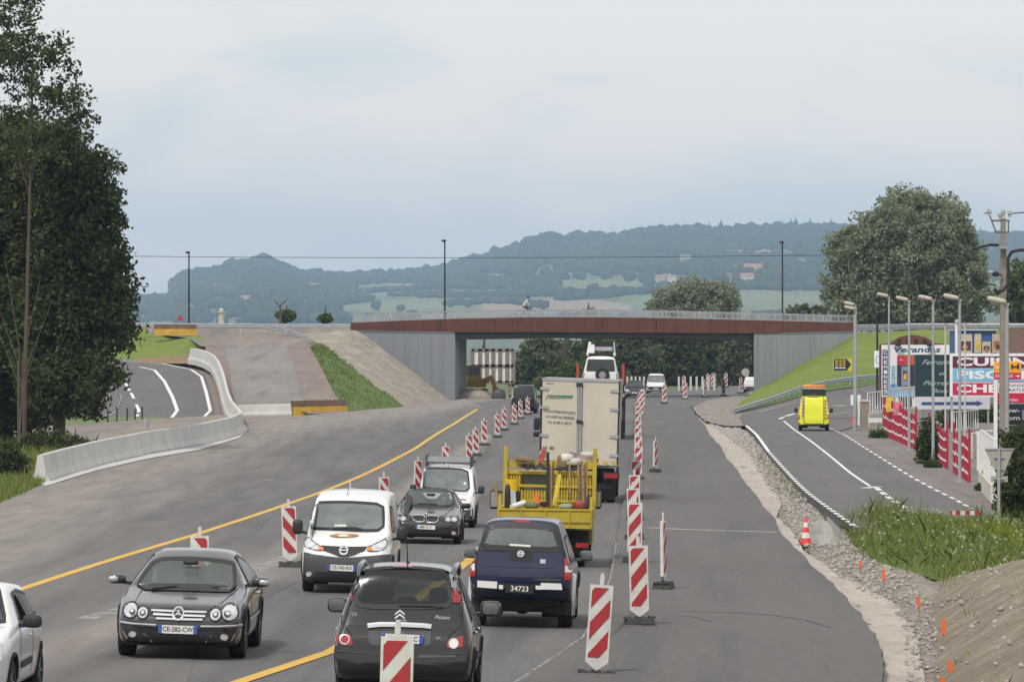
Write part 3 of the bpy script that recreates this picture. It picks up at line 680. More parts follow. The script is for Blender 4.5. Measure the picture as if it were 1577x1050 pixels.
for _ in range(90000):
    if cnt > 10500: break
    px = rng.uniform(150, 1620); t = rng.random() ** .8
    Y, z = hillz(px, t); py = YH - (z - H) * F / Y
    if py > 500: continue
    if any(fieldat(px, py - q_) for q_ in range(0, int(11 * F / Y) + 2, 4)): continue
    if noise.noise(Vector((px * .011, py * .05, 2))) < -.04 and py > interp(RIDGE, px) + 26 and rng.random() < .9: continue
    con = px > 1000 and py < interp(RIDGE, px) + 14 and rng.random() < .5
    h_ = rng.uniform(8, 15) if not con else rng.uniform(11, 18)
    putlump(rng.choice((6, 7)) if con else rng.randrange(6), (px - CX) * Y / F, Y, z - 1, h_ * rng.uniform(.42, .62) * (.75 if con else 1), h_); cnt += 1
# ridge line crowns
for px in np.arange(268, 1600, 3.6):
    if 536 < px < 552 or 468 < px < 474: continue
    Y, z = hillz(px, 1 - .02 * rng.random())
    con = px > 980 and rng.random() < .22
    h_ = rng.uniform(13, 24) * (1.15 if 370 < px < 430 or 800 < px < 930 else 1) * (.8 if 440 < px < 700 else 1)
    if con: h_ *= 1.2
    putlump(rng.choice((6, 7)) if con else rng.randrange(6), (px - CX) * Y / F, Y, z - 1.5, h_ * rng.uniform(.45, .7) * (.7 if con else 1), h_)
# hedges between the fields
HEDGES = [[(560, 451), (690, 444), (860, 446)], [(690, 432), (760, 436), (850, 441), (860, 446)], [(650, 458), (760, 458), (870, 455), (1000, 452)], [(600, 456), (700, 456), (740, 458)], [(740, 431), (800, 433), (860, 432)], [(690, 470), (760, 466), (820, 470), (840, 476)], [(545, 440), (548, 450)], [(860, 462), (940, 458), (1000, 447)], [(1060, 446), (1140, 445), (1280, 446)]]
for hd in HEDGES:
    for a, c in zip(hd, hd[1:]):
        n_ = int(abs(c[0] - a[0]) / 3.2) + 1
        for i in range(n_):
            px = lerp(a[0], c[0], i / n_) + rng.uniform(-2, 2); py = lerp(a[1], c[1], i / n_) + rng.uniform(-1, 1)
            lo, hi = 0.0, 1.0                       # the slope point seen at that photo point
            for _ in range(24):
                md = (lo + hi) / 2; Y, z = hillz(px, md)
                if YH - (z - H) * F / Y > py: lo = md
                else: hi = md
            h_ = rng.uniform(5, 11); putlump(rng.randrange(6), (px - CX) * Y / F, Y, z - 1, h_ * .8, h_)
fw = npmesh('far_woods', np.concatenate(VV), np.concatenate(TT), [m_wood1]); tag(fw, kind='stuff')
fw.data.polygons.foreach_set('use_smooth', [True] * len(fw.data.polygons))
def hillpoint(px, py):
    lo, hi = 0.0, 1.0
    for _ in range(24):
        md = (lo + hi) / 2; Y, z = hillz(px, md)
        if YH - (z - H) * F / Y > py: lo = md
        else: hi = md
    return Vector(((px - CX) * Y / F, Y, z))
# single field trees on the slopes
for i, (px, py, hh) in enumerate([(580, 478, 13), (617, 480, 9), (693, 474, 8), (720, 474, 9), (838, 478, 11), (816, 478, 8), (914, 457, 16), (876, 456, 10), (945, 452, 10), (963, 455, 11)]):
    p = hillpoint(px, py); t = empty('field_tree', p); V_, T_ = LUMPS[i % 6]
    tag(t, ['round dark hedgerow tree alone on the hay field left of the middle lamp post', 'small round tree right of the lone hay field tree', 'small tree left of the middle bridge lamp, low on the slope', 'low round tree right of the middle bridge lamp', 'broad tree on the tan stubble field behind the cyclist', 'small bush tree left of the cyclist on the stubble field', 'tallest round tree in the pale field beside the bushy willow', 'smaller tree left of the tallest field tree', 'dark tree right of the tallest field tree', 'rightmost dark tree of the pale hill field'][i], 'tree', 'single trees in the hill fields')
    k = npmesh('crown', V_ * np.array([hh * .55, hh * .55, hh * .48]) + np.array([0, 0, hh * .55]), T_, [m_wood1], t); k.data.polygons.foreach_set('use_smooth', [True] * len(T_))
    MB(M('far bark', (.08, .065, .05), .9)).cyl((0, 0, -1), (0, 0, hh * .4), .4, .25, 6).obj('trunk', t)
# far houses
m_hw = [M('cream render', (.62, .57, .49), .8), M('pale pink render', (.45, .38, .34), .8), M('white render', (.78, .77, .73), .8)]
m_hr = [M('orange roof tiles', (.3, .17, .12), .8), M('brown roof tiles', (.22, .14, .11), .8)]
HS = [(275, 456, 9, 0, 1, 'small cream house at the left end of the wooded hill'), (322, 452, 12, 1, 0, 'pink house with orange roof left of the hill hamlet'), (337, 449, 14, 0, 0, 'long cream house in the hill hamlet, second from left'), (352, 453, 12, 1, 1, 'brown roofed house beside the long hamlet house'), (378, 466, 11, 2, 0, 'white gabled house low on the wooded hill'), (484, 449, 15, 2, 0, 'bright white house on the middle of the left hill'), (545, 458, 11, 1, 0, 'pink house at the left edge of the pale fields'), (556, 456, 10, 0, 1, 'cream house beside the pink one at the field edge'), (1089, 397, 11, 1, 0, 'orange roofed house highest on the right hill'), (1133, 398, 15, 0, 0, 'cream farmhouse near the top of the right hill'), (1178, 400, 17, 1, 0, 'long orange roofed house left of the right bridge lamp'), (1140, 422, 14, 1, 1, 'pink house with brown roof in the middle of the right hill village'), (1160, 426, 20, 1, 0, 'largest house of the right hill village'), (1150, 436, 14, 0, 0, 'cream house lowest in the right hill village'), (1018, 436, 12, 1, 0, 'small orange house above the bushy willow'), (1034, 434, 10, 0, 0, 'small cream house right above the bushy willow'), (1218, 405, 10, 0, 1, 'brown roofed house right of the right bridge lamp')]
for px, py, wd, a, b_, lab in HS:
    wd *= 1.05
    p = hillpoint(px, py); hs = empty('house', p, rng.uniform(-.4, .4)); tag(hs, lab, 'house', 'houses on the hills')
    h_ = wd * .38; d_ = wd * .7
    MB(m_hw[a]).box((0, 0, h_ / 2), (wd, d_, h_ + 4)).obj('wall', hs)
    o_ = .5; e_ = h_ + 2
    MB(m_hr[b_]).prism([(-wd / 2 - o_, -d_ / 2 - o_, e_ - .2), (-wd / 2 - o_, d_ / 2 + o_, e_ - .2), (-wd / 2 - o_, 0, e_ + d_ * .38)], (wd + 2 * o_, 0, 0)).obj('roof', hs)
    for k in range(3): MB(M('far window', (.05, .055, .06), .3)).box((wd * (-.3 + .3 * k), -d_ / 2, h_ * .75), (1.1, .1, 1.5)).obj('window', hs)
# haze over the whole valley
hz = MB(); hz.box((0, 5480, 90), (8000, 11240, 308)); hzo = hz.obj('haze'); tag(hzo, kind='stuff')
hm = bpy.data.materials.new('valley haze'); hm.use_nodes = True; t_ = hm.node_tree; t_.nodes.remove(t_.nodes['Principled BSDF'])
pv = t_.nodes.new('ShaderNodeVolumePrincipled'); pv.inputs['Color'].default_value = (.5, .67, .95, 1); pv.inputs['Density'].default_value = .00009; pv.inputs['Anisotropy'].default_value = 0
t_.links.new(pv.outputs[0], t_.nodes['Material Output'].inputs['Volume']); hzo.data.materials.append(hm)
# ================================================================ trees and plants
lf_dark = leafmat('dark leaves', (.034, .048, .016), (.056, .078, .026), (.12, .145, .052))
lf_poplar = leafmat('poplar leaves', (.034, .054, .018), (.064, .09, .03), (.13, .16, .064))
lf_willow = leafmat('willow leaves', (.14, .17, .095), (.23, .26, .16), (.36, .38, .27))
lf_green = leafmat('fresh leaves', (.04, .07, .016), (.068, .11, .028), (.115, .16, .045))
lf_deep = leafmat('deep wood leaves', (.055, .075, .036), (.095, .12, .058), (.16, .185, .09))
m_bark = M('grey brown bark', (.075, .06, .042), .9, var=.3, scale=2, stretch=(1, 1, .2), bump=.6, bscale=6)
def crown_centres(ells, n, shell=.55):
    """clump centres spread through ellipsoids (cx, cy, cz, rx, ry, rz), denser near their skins"""
    vol = np.array([e[3] * e[4] * e[5] for e in ells]) ** .8; vol /= vol.sum(); out_ = []
    for e, k in zip(ells, (vol * n).astype(int) + 1):
        d = npr.normal(size=(k, 3)); d /= np.linalg.norm(d, axis=1)[:, None]
        r = shell + (1 - shell) * npr.random(k) ** .6; r *= 1 + .13 * npr.normal(size=k)
        out_.append(np.array(e[:3]) + d * r[:, None] * np.array(e[3:]))
    return np.concatenate(out_)
def tree(name, label, base, ells, clumps, per, crad, lsize, mat, trunk, group=None, limbs=6, cat='tree', low=.3, shell=.5):
    """trunk = (radius, [points up the stem]); the crown's leaves are one part"""
    t = empty(name, base); tag(t, label, cat, group)
    c = crown_centres(ells, clumps, shell); c = c[c[:, 2] > low] if (c[:, 2] > low).sum() > 3 else c
    V_, Q_ = leaves(c, per, npr.uniform(.55, 1.25, len(c)) * crad, lsize)
    tag(npmesh('crown', V_, Q_, [mat], t), kind='stuff')
    b = MB(m_bark); r0, pts = trunk; n = len(pts)
    b.tube(pts, [r0 * (1 - .75 * i / (n - 1)) for i in range(n)], 8)
    top = Vector(pts[-1])
    for i in range(limbs):
        k = rng.uniform(.3 if limbs < 20 else .62, .97) * (n - 1); j = min(int(k), n - 2); a = Vector(pts[j]).lerp(Vector(pts[j + 1]), k - j)
        e = Vector(c[rng.randrange(len(c))]); e = a.lerp(e, .8); m_ = a.lerp(e, .5) + Vector((0, 0, -.06 * (e - a).length))
        rr = r0 * (1 - .7 * k / (n - 1)) * .45; b.tube([a, m_, e], [rr, rr * .6, rr * .25], 5)
    b.obj('trunk', t, smooth=60)
    return t
# left group: the tall poplar nearest, thicker trees behind and beside it
def W(px, py, Y): p = P(px, py, Y); return p
d0 = 215.0; b0 = G(40, 700); k0 = b0.y / F
def E(px, py, rx, ry, Yoff=0, b=None, Y=None, dr=1.0):
    """ellipsoid whose outline in the photo is centred (px, py) with radii rx, ry"""
    Y = Y or b.y; p = P(px, py, Y + Yoff); s_ = Y / F
    return (p.x - b.x, p.y - b.y, p.z - b.z, rx * s_, max(rx, ry * .6) * s_ * dr, ry * s_)
bs = Vector((b0.x, b0.y, b0.z - .2))
tree('poplar_tree', 'tall thin stemmed poplar with open crown at the left edge, highest tree', bs,
     [E(40, 60, 62, 60, 0, bs), E(66, 120, 60, 62, 0, bs), E(95, 165, 48, 34, 0, bs), E(118, 190, 30, 22, .5, bs), E(20, -20, 72, 60, 0, bs), E(10, 90, 50, 60, 1, bs), E(60, 230, 45, 30, 0, bs), E(120, 150, 24, 18, 0, bs), E(85, 75, 28, 26, 0, bs), E(125, 205, 22, 14, 0, bs), E(10, 200, 30, 50, 0, bs)],
     205, 38, .48, .1, lf_poplar, (.11, [(-.1, 0, -.3), (.0, 0, 5), (.1, 0, 9), (.2, .1, 13), (.3, 0, 17.5)]), limbs=24, shell=.3)
bs2 = Vector((P(90, 690, 226).x, 226, zg(-19, 226) - .2))
tree('broadleaf_tree', 'dense dark broadleaf tree reaching furthest right in the left tree group', bs2,
     [E(110, 300, 62, 80, 0, bs2), E(120, 400, 74, 80, 0, bs2), E(140, 470, 66, 50, 0, bs2), E(70, 330, 80, 130, 2, bs2), E(105, 500, 78, 66, 0, bs2), E(100, 570, 74, 40, -1, bs2), E(100, 610, 62, 24, -1, bs2), E(128, 625, 26, 26, -1, bs2), E(85, 235, 48, 46, 0, bs2), E(60, 470, 60, 130, 1, bs2), E(172, 505, 34, 30, 0, bs2), E(160, 340, 26, 36, 0, bs2), E(168, 410, 28, 34, 0, bs2), E(165, 570, 24, 18, 0, bs2)],
     1500, 62, .75, .125, lf_dark, (.3, [(0, 0, -.3), (.1, 0, 5), (.3, 0, 9), (.2, 0, 13)]), limbs=14, low=1.6)
bs3 = Vector((P(10, 690, 232).x, 232, zg(-20, 232) - .2))
tree('broadleaf_tree', 'broad dark tree filling the left edge behind the poplar stem', bs3,
     [E(0, 260, 90, 90, 0, bs3), E(-20, 400, 120, 130, 0, bs3), E(10, 540, 90, 110, 0, bs3), E(-60, 350, 100, 180, 0, bs3), E(15, 640, 70, 40, 0, bs3), E(40, 220, 50, 50, 0, bs3)],
     1150, 56, .8, .13, lf_dark, (.32, [(0, 0, -.3), (.1, 0, 6), (.0, 0, 12)]), limbs=10, low=.8)
bs4 = Vector((P(-60, 690, 228).x, 228, zg(-20, 228) - .2))
tree('broadleaf_tree', 'dark tree cut off by the left edge of the view', bs4, [E(-80, 330, 70, 160, 0, bs4), E(-70, 500, 70, 130, 0, bs4)], 300, 40, .8, .17, lf_dark, (.3, [(0, 0, -.3), (.1, 0, 6), (.0, 0, 11)]), limbs=6, low=.8)
# thin bare sapling stems in front of the left trees
t = empty('bare_sapling', G(28, 702)); tag(t, 'bare pale branches fanning up in front of the dark left trees', 'sapling')
b = MB(M('pale bark', (.1, .085, .055), .9, var=.3, scale=3))
for px, py in ((8, 400), (-14, 440), (62, 430), (78, 470), (-6, 500), (60, 520)):
    q = P(px, py, t.location.y) - t.location; m_ = Vector((.1, 0, q.z * .45)) + q * .1; b.tube([(0, 0, 0), m_, q], [.035, .022, .008], 5)
b.obj('branches', t)
# big willow right
bw = P(1402, 560, 520); bw.z = 1.5
tree('willow_tree', 'huge silvery green willow rising behind the advertising boards', bw,
     [E(1400, 390, 92, 80, 0, bw), E(1350, 400, 62, 60, 0, bw), E(1440, 380, 60, 60, 0, bw), E(1410, 335, 46, 38, 0, bw), E(1345, 450, 66, 46, 0, bw), E(1460, 440, 62, 54, 0, bw), E(1320, 470, 46, 34, 0, bw), E(1400, 460, 90, 50, 0, bw), E(1490, 455, 36, 40, 0, bw), E(1305, 445, 34, 24, 0, bw), E(1370, 345, 34, 26, 0, bw), E(1455, 335, 36, 30, 0, bw), E(1488, 400, 26, 40, 0, bw), E(1410, 308, 24, 14, 0, bw), E(1300, 395, 22, 40, 0, bw)],
     1500, 84, 1.15, .2, lf_willow, (.8, [(0, 0, -1), (.2, 0, 4), (.1, 0, 8), (.4, 0, 13)]), limbs=16, low=2, shell=.62)
# bushy willow over the deck
bw2 = P(1070, 540, 640); bw2.z = 0
tree('bushy_willow', 'rounded grey green willow standing beyond the middle of the bridge deck', bw2,
     [E(1070, 462, 42, 30, 0, bw2), E(1045, 470, 40, 22, 0, bw2), E(1100, 466, 36, 24, 0, bw2), E(1070, 510, 60, 40, 0, bw2), E(1020, 480, 22, 14, 0, bw2), E(1125, 462, 14, 16, 0, bw2)],
     420, 90, 1.3, .22, lf_willow, (.5, [(0, 0, -1), (0, 0, 5), (.4, 0, 9)]), limbs=8, low=1, shell=.5)
# wood seen below the deck
UB = [(835, 560, 48, 45, 560, lf_deep, 'dark tree left of the transported white off roader, under the bridge'), (905, 565, 50, 50, 575, lf_green, 'lighter green tree right behind the transported off roader'), (960, 556, 60, 60, 590, lf_deep, 'olive tree above the grey oncoming car, under the bridge'),
      (1030, 560, 60, 70, 610, lf_dark, 'darkest tree in the middle of the gap under the bridge'), (1100, 560, 60, 70, 620, lf_dark, 'dark tree over the far striped beacons, under the bridge'), (1165, 555, 60, 70, 600, lf_deep, 'dark tree at the right abutment, under the bridge'), (870, 590, 45, 26, 545, lf_green, 'bright green bush just above the box truck roof'), (810, 600, 30, 22, 600, lf_green, 'low bush right of the large white panel hoarding'), (745, 600, 60, 16, 640, lf_green, 'low green bushes behind the white panel hoarding')]
for px, py, rx, ry, Y, m_, lab in UB:
    bb = P(px, 600, Y); bb.z = 0
    tree('woodland_tree', lab, bb, [E(px, py, rx * .8, ry * .8, 0, bb), E(px - rx * .45, py + ry * .25, rx * .5, ry * .6, 0, bb), E(px + rx * .45, py + ry * .2, rx * .5, ry * .6, 0, bb), E(px + rx * .1, py - ry * .45, rx * .5, ry * .45, 0, bb), E(px, py + ry * .6, rx * .8, ry * .35, 0, bb)], int(60 + rx * ry * .09), 64, 1.2, .26, m_, (.3, [(0, 0, -1), (0, 0, 4), (.2, 0, 7)]), limbs=5, group='trees beyond the bridge', low=.2, shell=.4)
# trees right of the willow and small bushes along the approach embankments
for px, py, rx, ry, Y, m_, lab, cat in [(1590, 470, 46, 60, 480, lf_green, 'dark green tree at the right edge behind the utility pole', 'tree'), (440, 487, 12, 7, 455, lf_green, 'small green bush behind the left approach guardrail', 'bush'), (500, 492, 8, 4, 455, lf_green, 'tiny shrub left of the bridge end', 'bush'), (1250, 484, 46, 8, 560, lf_deep, 'low dark hedge behind the right end of the deck', 'hedge'), (1235, 478, 14, 10, 560, lf_deep, 'small dark tree right of the right bridge lamp', 'tree'), (905, 484, 14, 6, 470, lf_willow, 'small shrub right behind the middle of the railing', 'bush')]:
    bb = P(px, py + ry, Y); bb.z -= .6
    tree('background_tree' if cat == 'tree' else 'background_bush', lab, bb, [E(px, py, rx, ry, 0, bb), E(px + rx * .3, py - ry * .25, rx * .6, ry * .7, 0, bb)], int(14 + rx * ry * .1), 34, 1.0 if rx > 20 else .5, .3 if rx > 20 else .18, m_, (.15, [(0, 0, -.5), (0, 0, 1), (.1, 0, 2)]), limbs=3, cat=cat, low=-.5, shell=.3)
# bare tree top on the left approach
t = empty('bare_tree', P(432, 500, 452)); tag(t, 'leafless dead tree sticking up behind the left approach guardrail', 'tree')
b = MB(m_bark)
q = lambda px, py: P(px, py, 452) - t.location
b.tube([q(432, 502), q(432, 480), q(431, 470)], [.16, .11, .06], 6)
for e in ((419, 459), (441, 461), (446, 458), (425, 464)): b.tube([q(431, 472), q((431 + e[0]) / 2, (470 + e[1]) / 2 + 1), q(*e)], [.06, .035, .012], 5)
b.obj('trunk', t)
# hedge and shrubs on the right
def shrub(name, label, px, pyb, rx, ry, mat, Y=None, cl=60, per=50, crad=.35, ls=.09, cat='shrub', group=None, dr=1):
    bb = G(px, pyb) if Y is None else P(px, pyb, Y)
    t_ = tree(name, label, bb, [E(px, pyb - ry, rx, ry, 0, bb, dr=dr), E(px - rx * .3, pyb - ry * .7, rx * .7, ry * .7, 0, bb, dr=dr), E(px + rx * .3, pyb - ry * .6, rx * .7, ry * .65, 0, bb, dr=dr)], cl, per, crad, ls, mat, (.05, [(0, 0, -.2), (0, 0, .5), (.05, 0, .9)]), limbs=3, cat=cat, low=.02, shell=.35, group=group); return t_
shrub('hedge', 'dark green hedge at the right edge in front of the red advertising totem', 1578, 800, 34, 76, lf_dark, cl=330, per=60, crad=.4, ls=.085, cat='hedge')
shrub('hedge_foot_shrub', 'lower green shrub at the foot of the hedge, right of the sign post', 1556, 795, 14, 22, lf_green, cl=50, crad=.28, ls=.07)
shrub('shrub', 'dark upright shrub between the first two red picket panels', 1429, 716, 10, 32, lf_dark, cl=60, crad=.4, ls=.1)
shrub('shrub', 'round shrub behind the second red picket panel', 1470, 655, 28, 14, lf_green, Y=300, cl=50, crad=.5, ls=.12)
shrub('shrub', 'dark shrub below the fireplace poster', 1380, 625, 22, 9, lf_dark, Y=345, cl=40, crad=.5, ls=.12)
shrub('shrub', 'grass green bush under the right end of the arrow board', 1520, 648, 26, 9, lf_green, Y=320, cl=40, crad=.5, ls=.12)
shrub('shrub', 'small weed clump at the foot of the first red picket panel', 1352, 676, 12, 7, lf_green, cl=24, crad=.25, ls=.07)
shrub('shrub', 'low bright weeds at the foot of the dark upright shrub', 1437, 722, 10, 7, lf_green, cl=24, crad=.22, ls=.06)
shrub('shrub', 'weed tuft at the white balustrade foot', 1512, 758, 7, 6, lf_green, cl=16, crad=.18, ls=.05)
shrub('bush', 'dark weedy bush at the left edge by the barrier end', 10, 735, 30, 26, lf_dark, cl=70, crad=.4, ls=.08, cat='bush')
shrub('bush', 'long low dark weeds behind the concrete barrier', 70, 700, 46, 17, lf_dark, cl=120, crad=.4, ls=.08, cat='bush')
shrub('bush', 'thin purple tipped weeds behind the barrier wall', 115, 690, 22, 8, lf_deep, cl=40, crad=.3, ls=.06, cat='bush')
# grass: tapered blades
gr_a = leafmat('grass blades', (.1, .15, .025), (.165, .225, .045), (.32, .34, .13))
gr_b = leafmat('yellowing grass blades', (.13, .18, .015), (.22, .27, .03), (.33, .34, .07))
fl_w = M('white umbels', (.7, .7, .64), .8, var=0)
def blades(pts, hmin, hmax, wd, lean=.35):
    p = np.asarray(pts); n = len(p); hgt = npr.uniform(hmin, hmax, n) * npr.uniform(.6, 1, n)
    a = npr.uniform(0, 2 * np.pi, n); dx, dy = np.cos(a), np.sin(a); l = npr.normal(0, lean, (n, 2)) * hgt[:, None]
    s_ = np.stack([dx * wd / 2, dy * wd / 2, np.zeros(n)], 1)
    mid = p + np.stack([l[:, 0] * .3, l[:, 1] * .3, hgt * .55], 1); tip = p + np.stack([l[:, 0], l[:, 1], hgt], 1)
    V_ = np.stack([p - s_, p + s_, mid + s_ * .8, tip, mid - s_ * .8], 1).reshape(-1, 3)
    return V_, np.arange(5 * n).reshape(n, 5)
def scatter(poly, n, dz=0.0, fn=None):
    W_ = [tuple(G(x, y)[:2]) for x, y in poly]; xs_ = [q[0] for q in W_]; ys_ = [q[1] for q in W_]; o_ = []
    while len(o_) < n:
        x, y = rng.uniform(min(xs_), max(xs_)), rng.uniform(min(ys_), max(ys_))
        if inside((x, y), W_): o_.append((x, y, (fn(x, y) if fn else zg(x, y)) + dz))
    return np.array(o_)
# the weedy hump between the side road and the mound
HUMP = [(1312, 800), (1345, 785), (1420, 800), (1500, 812), (1640, 818), (1700, 900), (1480, 900), (1440, 880), (1400, 868), (1345, 855), (1318, 830)]
hw = [tuple(G(x, y)[:2]) for x, y in HUMP]
def edge_d(x, y):
    m_ = 9
    for i in range(len(hw)):
        ax, ay = hw[i - 1]; bx, by = hw[i]; t_ = max(0, min(1, ((x - ax) * (bx - ax) + (y - ay) * (by - ay)) / ((bx - ax) ** 2 + (by - ay) ** 2))); m_ = min(m_, math.hypot(x - ax - t_ * (bx - ax), (y - ay - t_ * (by - ay)) * .35))
    return m_
def hump(x, y): return zg(x, y) - .16 + .46 * (1 - math.exp(-edge_d(x, y) * 1.1)) * (1 + .3 * noise.noise(Vector((x, y * .4, 0))))
V_, FS = gridfill(hw, .6, 2.0); b = MB(m_turf2); b.add([(x, y, hump(x, y)) for x, y in V_], FS); tag(b.obj('weedy_hump', smooth=70), kind='structure')
pts = scatter(HUMP, 30000, 0, hump); pts[:, :2] += npr.normal(0, 1, (len(pts), 2)) * np.array([.22, .6]); tallm = np.array([noise.noise(Vector((x * .5, y * .15, 4))) for x, y, z in pts])
sel = pts[:, 0] > np.percentile(pts[:, 0], 58)
V1, Q1 = blades(pts[~sel], .06, .34, .014, .5); tag(npmesh('grass', V1, Q1, [gr_a]), kind='stuff')
V1, Q1 = blades(pts[sel], .06, .3, .014, .5); tag(npmesh('grass', V1, Q1, [gr_b]), kind='stuff')
tall = pts[tallm > .2][:1500]
V1, Q1 = blades(tall, .45, .95, .011, .25); tag(npmesh('tall_grass', V1, Q1, [gr_a]), kind='stuff')
fp = pts[npr.choice(len(pts), 330, replace=False)] + np.array([0, 0, .3]); V1, Q1 = leaves(fp, 5, .05, .016); tag(npmesh('wild_flowers', V1, Q1, [fl_w]), kind='stuff')
# verge grass at the left edge
VL = [(-60, 800), (0, 775), (42, 758), (70, 744), (55, 735), (40, 738), (0, 712), (-60, 700)]
sheet('verge', VL, .0, m_turf2)
V1, Q1 = blades(scatter(VL, 9000), .12, .4, .03); tag(npmesh('grass', V1, Q1, [gr_a]), kind='stuff')
V1, Q1 = blades(scatter([(40, 738), (60, 735), (140, 712), (150, 690), (20, 680), (-40, 690)], 3500), .2, .8, .03); tag(npmesh('tall_grass', V1, Q1, [gr_a]), kind='stuff')
# thin weeds on rubble, mound and the gravel slope
V1, Q1 = blades(scatter([(1160, 690), (1200, 720), (1240, 770), (1200, 760)], 200), .06, .2, .03); tag(npmesh('weeds', V1, Q1, [gr_a]), kind='stuff')
o_ = []
for _ in range(5200):
    v = rng.random(); p = slope(cutu(v) * rng.random() ** .9, v)
    if noise.noise(p * .5) > -.12: o_.append(p[:])
V1, Q1 = blades(o_, .08, .38, .05, .5); tag(npmesh('grass', V1, Q1, [gr_a]), kind='stuff')
mo = []
for _ in range(420):
    r_ = rows[rng.randrange(len(rows))]; p = r_[rng.randrange(4, len(r_))]
    for k in range(6): mo.append((p.x + rng.gauss(0, .1), p.y + rng.gauss(0, .25), p.z - .02))
mo = np.array(mo); nm = np.array([noise.noise(Vector((x * .7, y * .25, 1))) for x, y, z in mo]); mo = mo[nm > .12]
V1, Q1 = blades(mo, .05, .22, .015); tag(npmesh('weeds', V1, Q1, [gr_a]), kind='stuff')
# loose stones on the rubble strip and the mound foot
st_m = M('loose stones', (.34, .31, .28), .9, var=.35, scale=9)
VV, TT, off = [], [], 0
def shard(seed):
    bm = bmesh.new(); bmesh.ops.create_icosphere(bm, subdivisions=1, radius=1); r_ = random.Random(seed)
    for v in bm.verts: v.co *= r_.uniform(.55, 1.25); v.co.x *= 1.3
    V_ = np.array([v.co[:] for v in bm.verts]); T_ = np.array([[v.index for v in f.verts] for f in bm.faces]); bm.free(); return V_, T_
ST = [shard(40 + i) for i in range(4)]
RUB = [(1078, 640), (1112, 640), (1152, 665), (1196, 712), (1240, 765), (1300, 820), (1330, 850), (1400, 880), (1440, 930), (1450, 1060), (1400, 1060), (1385, 935), (1290, 880), (1222, 820), (1205, 772), (1152, 695)]
for x, y, z in scatter(RUB, 9000):
    V_, T_ = ST[rng.randrange(4)]; T_ = T_; r = .009 + .034 * rng.random() ** 5 * (1 + y / 150) + y * .00006
    VV.append(V_ @ np.array(Matrix.Rotation(rng.uniform(0, 6), 3, 'Z')) * np.array([r, r, r * .7]) + np.array([x, y, z - .08])); TT.append(T_ + off); off += len(V_)
for _ in range(1800):
    r_ = rows[rng.randrange(len(rows))]; p = r_[rng.randrange(len(r_))]; V_, T_ = ST[rng.randrange(4)]; r = .015 + .05 * rng.random() ** 4
    VV.append(V_ * r + np.array([p.x + rng.gauss(0, .1), p.y + rng.gauss(0, .5), p.z - .0])); TT.append(T_ + off); off += len(V_)
tag(npmesh('loose_stones', np.concatenate(VV), np.concatenate(TT), [st_m]), kind='stuff')
# ================================================================ vehicles: materials
p_charcoal = M('charcoal metallic paint', (.026, .028, .036), .22, metal=.3, var=.1, scale=2, coat=.8)
p_black = M('black metallic paint', (.012, .012, .013), .25, metal=.2, var=.2, scale=2, coat=.8)
p_brownblack = M('brown black paint', (.011, .0105, .0095), .25, metal=.25, var=.2, scale=2, coat=.8)
p_white = M('white car paint', (.74, .74, .73), .3, var=.05, scale=1.5, coat=.6)
p_silver = M('silver paint', (.48, .49, .51), .3, metal=.5, var=.06, scale=2, coat=.7)
p_blue = M('dark blue paint', (.003, .010, .05), .3, metal=.1, var=.2, scale=2, coat=.7)
p_yellow = M('dusty yellow truck paint', (.52, .39, .022), .5, var=.3, scale=1.7, col2=(.36, .27, .035))
p_hivis = M('signal yellow paint', (.75, .72, .02), .5, var=.06, scale=1)
p_grey = M('grey car paint', (.1, .11, .12), .3, metal=.4, var=.1, scale=2, coat=.6)
p_cream = M('cream box panel', (.57, .525, .43), .55, var=.1, scale=.8, col2=(.48, .435, .35))
k_plastic = M('black plastic', (.018, .018, .02), .55, var=.25, scale=6)
k_grey = M('dark grey plastic', (.05, .052, .057), .55, var=.2, scale=4)
k_rubber = M('tyre rubber', (.017, .017, .018), .8, var=.25, scale=9)
k_chrome = M('chrome', (.72, .73, .75), .14, metal=1, var=0)
k_alloy = M('alloy rim', (.36, .37, .39), .35, metal=.8, var=.1)
k_lens = M('clear lamp lens', (.6, .62, .64), .1, metal=.35, var=.3, scale=9, coat=1)
k_bulb = M('lamp reflector', (.85, .85, .83), .15, metal=.6, var=.1, scale=9, coat=1)
k_red = M('red lamp lens', (.32, .012, .016), .18, var=.25, scale=9, coat=.8)
k_amber = M('amber lens', (.75, .22, .02), .25, var=.15, scale=9, coat=.5)
k_plate = M('white number plate', (.7, .7, .66), .4, var=.05)
k_eu = M('blue plate band', (.03, .1, .42), .4, var=.05)
k_ink = M('black print', (.012, .012, .014), .6, var=0)
k_under = M('dark underbody', (.012, .012, .012), .9, var=.3, scale=3)
k_glass = M('dark tinted glass', (.022, .027, .028), .05, var=.4, scale=1.3, spec=.7)
k_glass2 = M('grey green glass', (.13, .15, .15), .06, var=.35, scale=1.2, spec=.7)
k_clear = glassmat('clear windscreen glass', (.27, .31, .3), .66)  # pale base colour paints in a veil of reflected sky
k_side = glassmat('tinted side glass', (.02, .024, .025), .25); k_side.node_tree.nodes['Principled BSDF'].inputs['Roughness'].default_value = .16
k_seat = M('seat cloth', (.16, .15, .14), .9, var=.15)
k_seatl = M('light seat leather', (.6, .53, .46), .7, var=.12)
k_dash = M('dashboard plastic', (.035, .036, .038), .7, var=.2)
k_skin = M('skin', (.45, .27, .19), .6, var=.08)
k_hair = M('brown hair', (.05, .035, .025), .8, var=.2)
k_green = M('fluorescent green cloth', (.16, .62, .04), .8, var=.08)
k_shirt = M('pale shirt cloth', (.5, .52, .55), .85, var=.08)
k_jacket = M('grey jacket cloth', (.12, .13, .16), .85, var=.1)

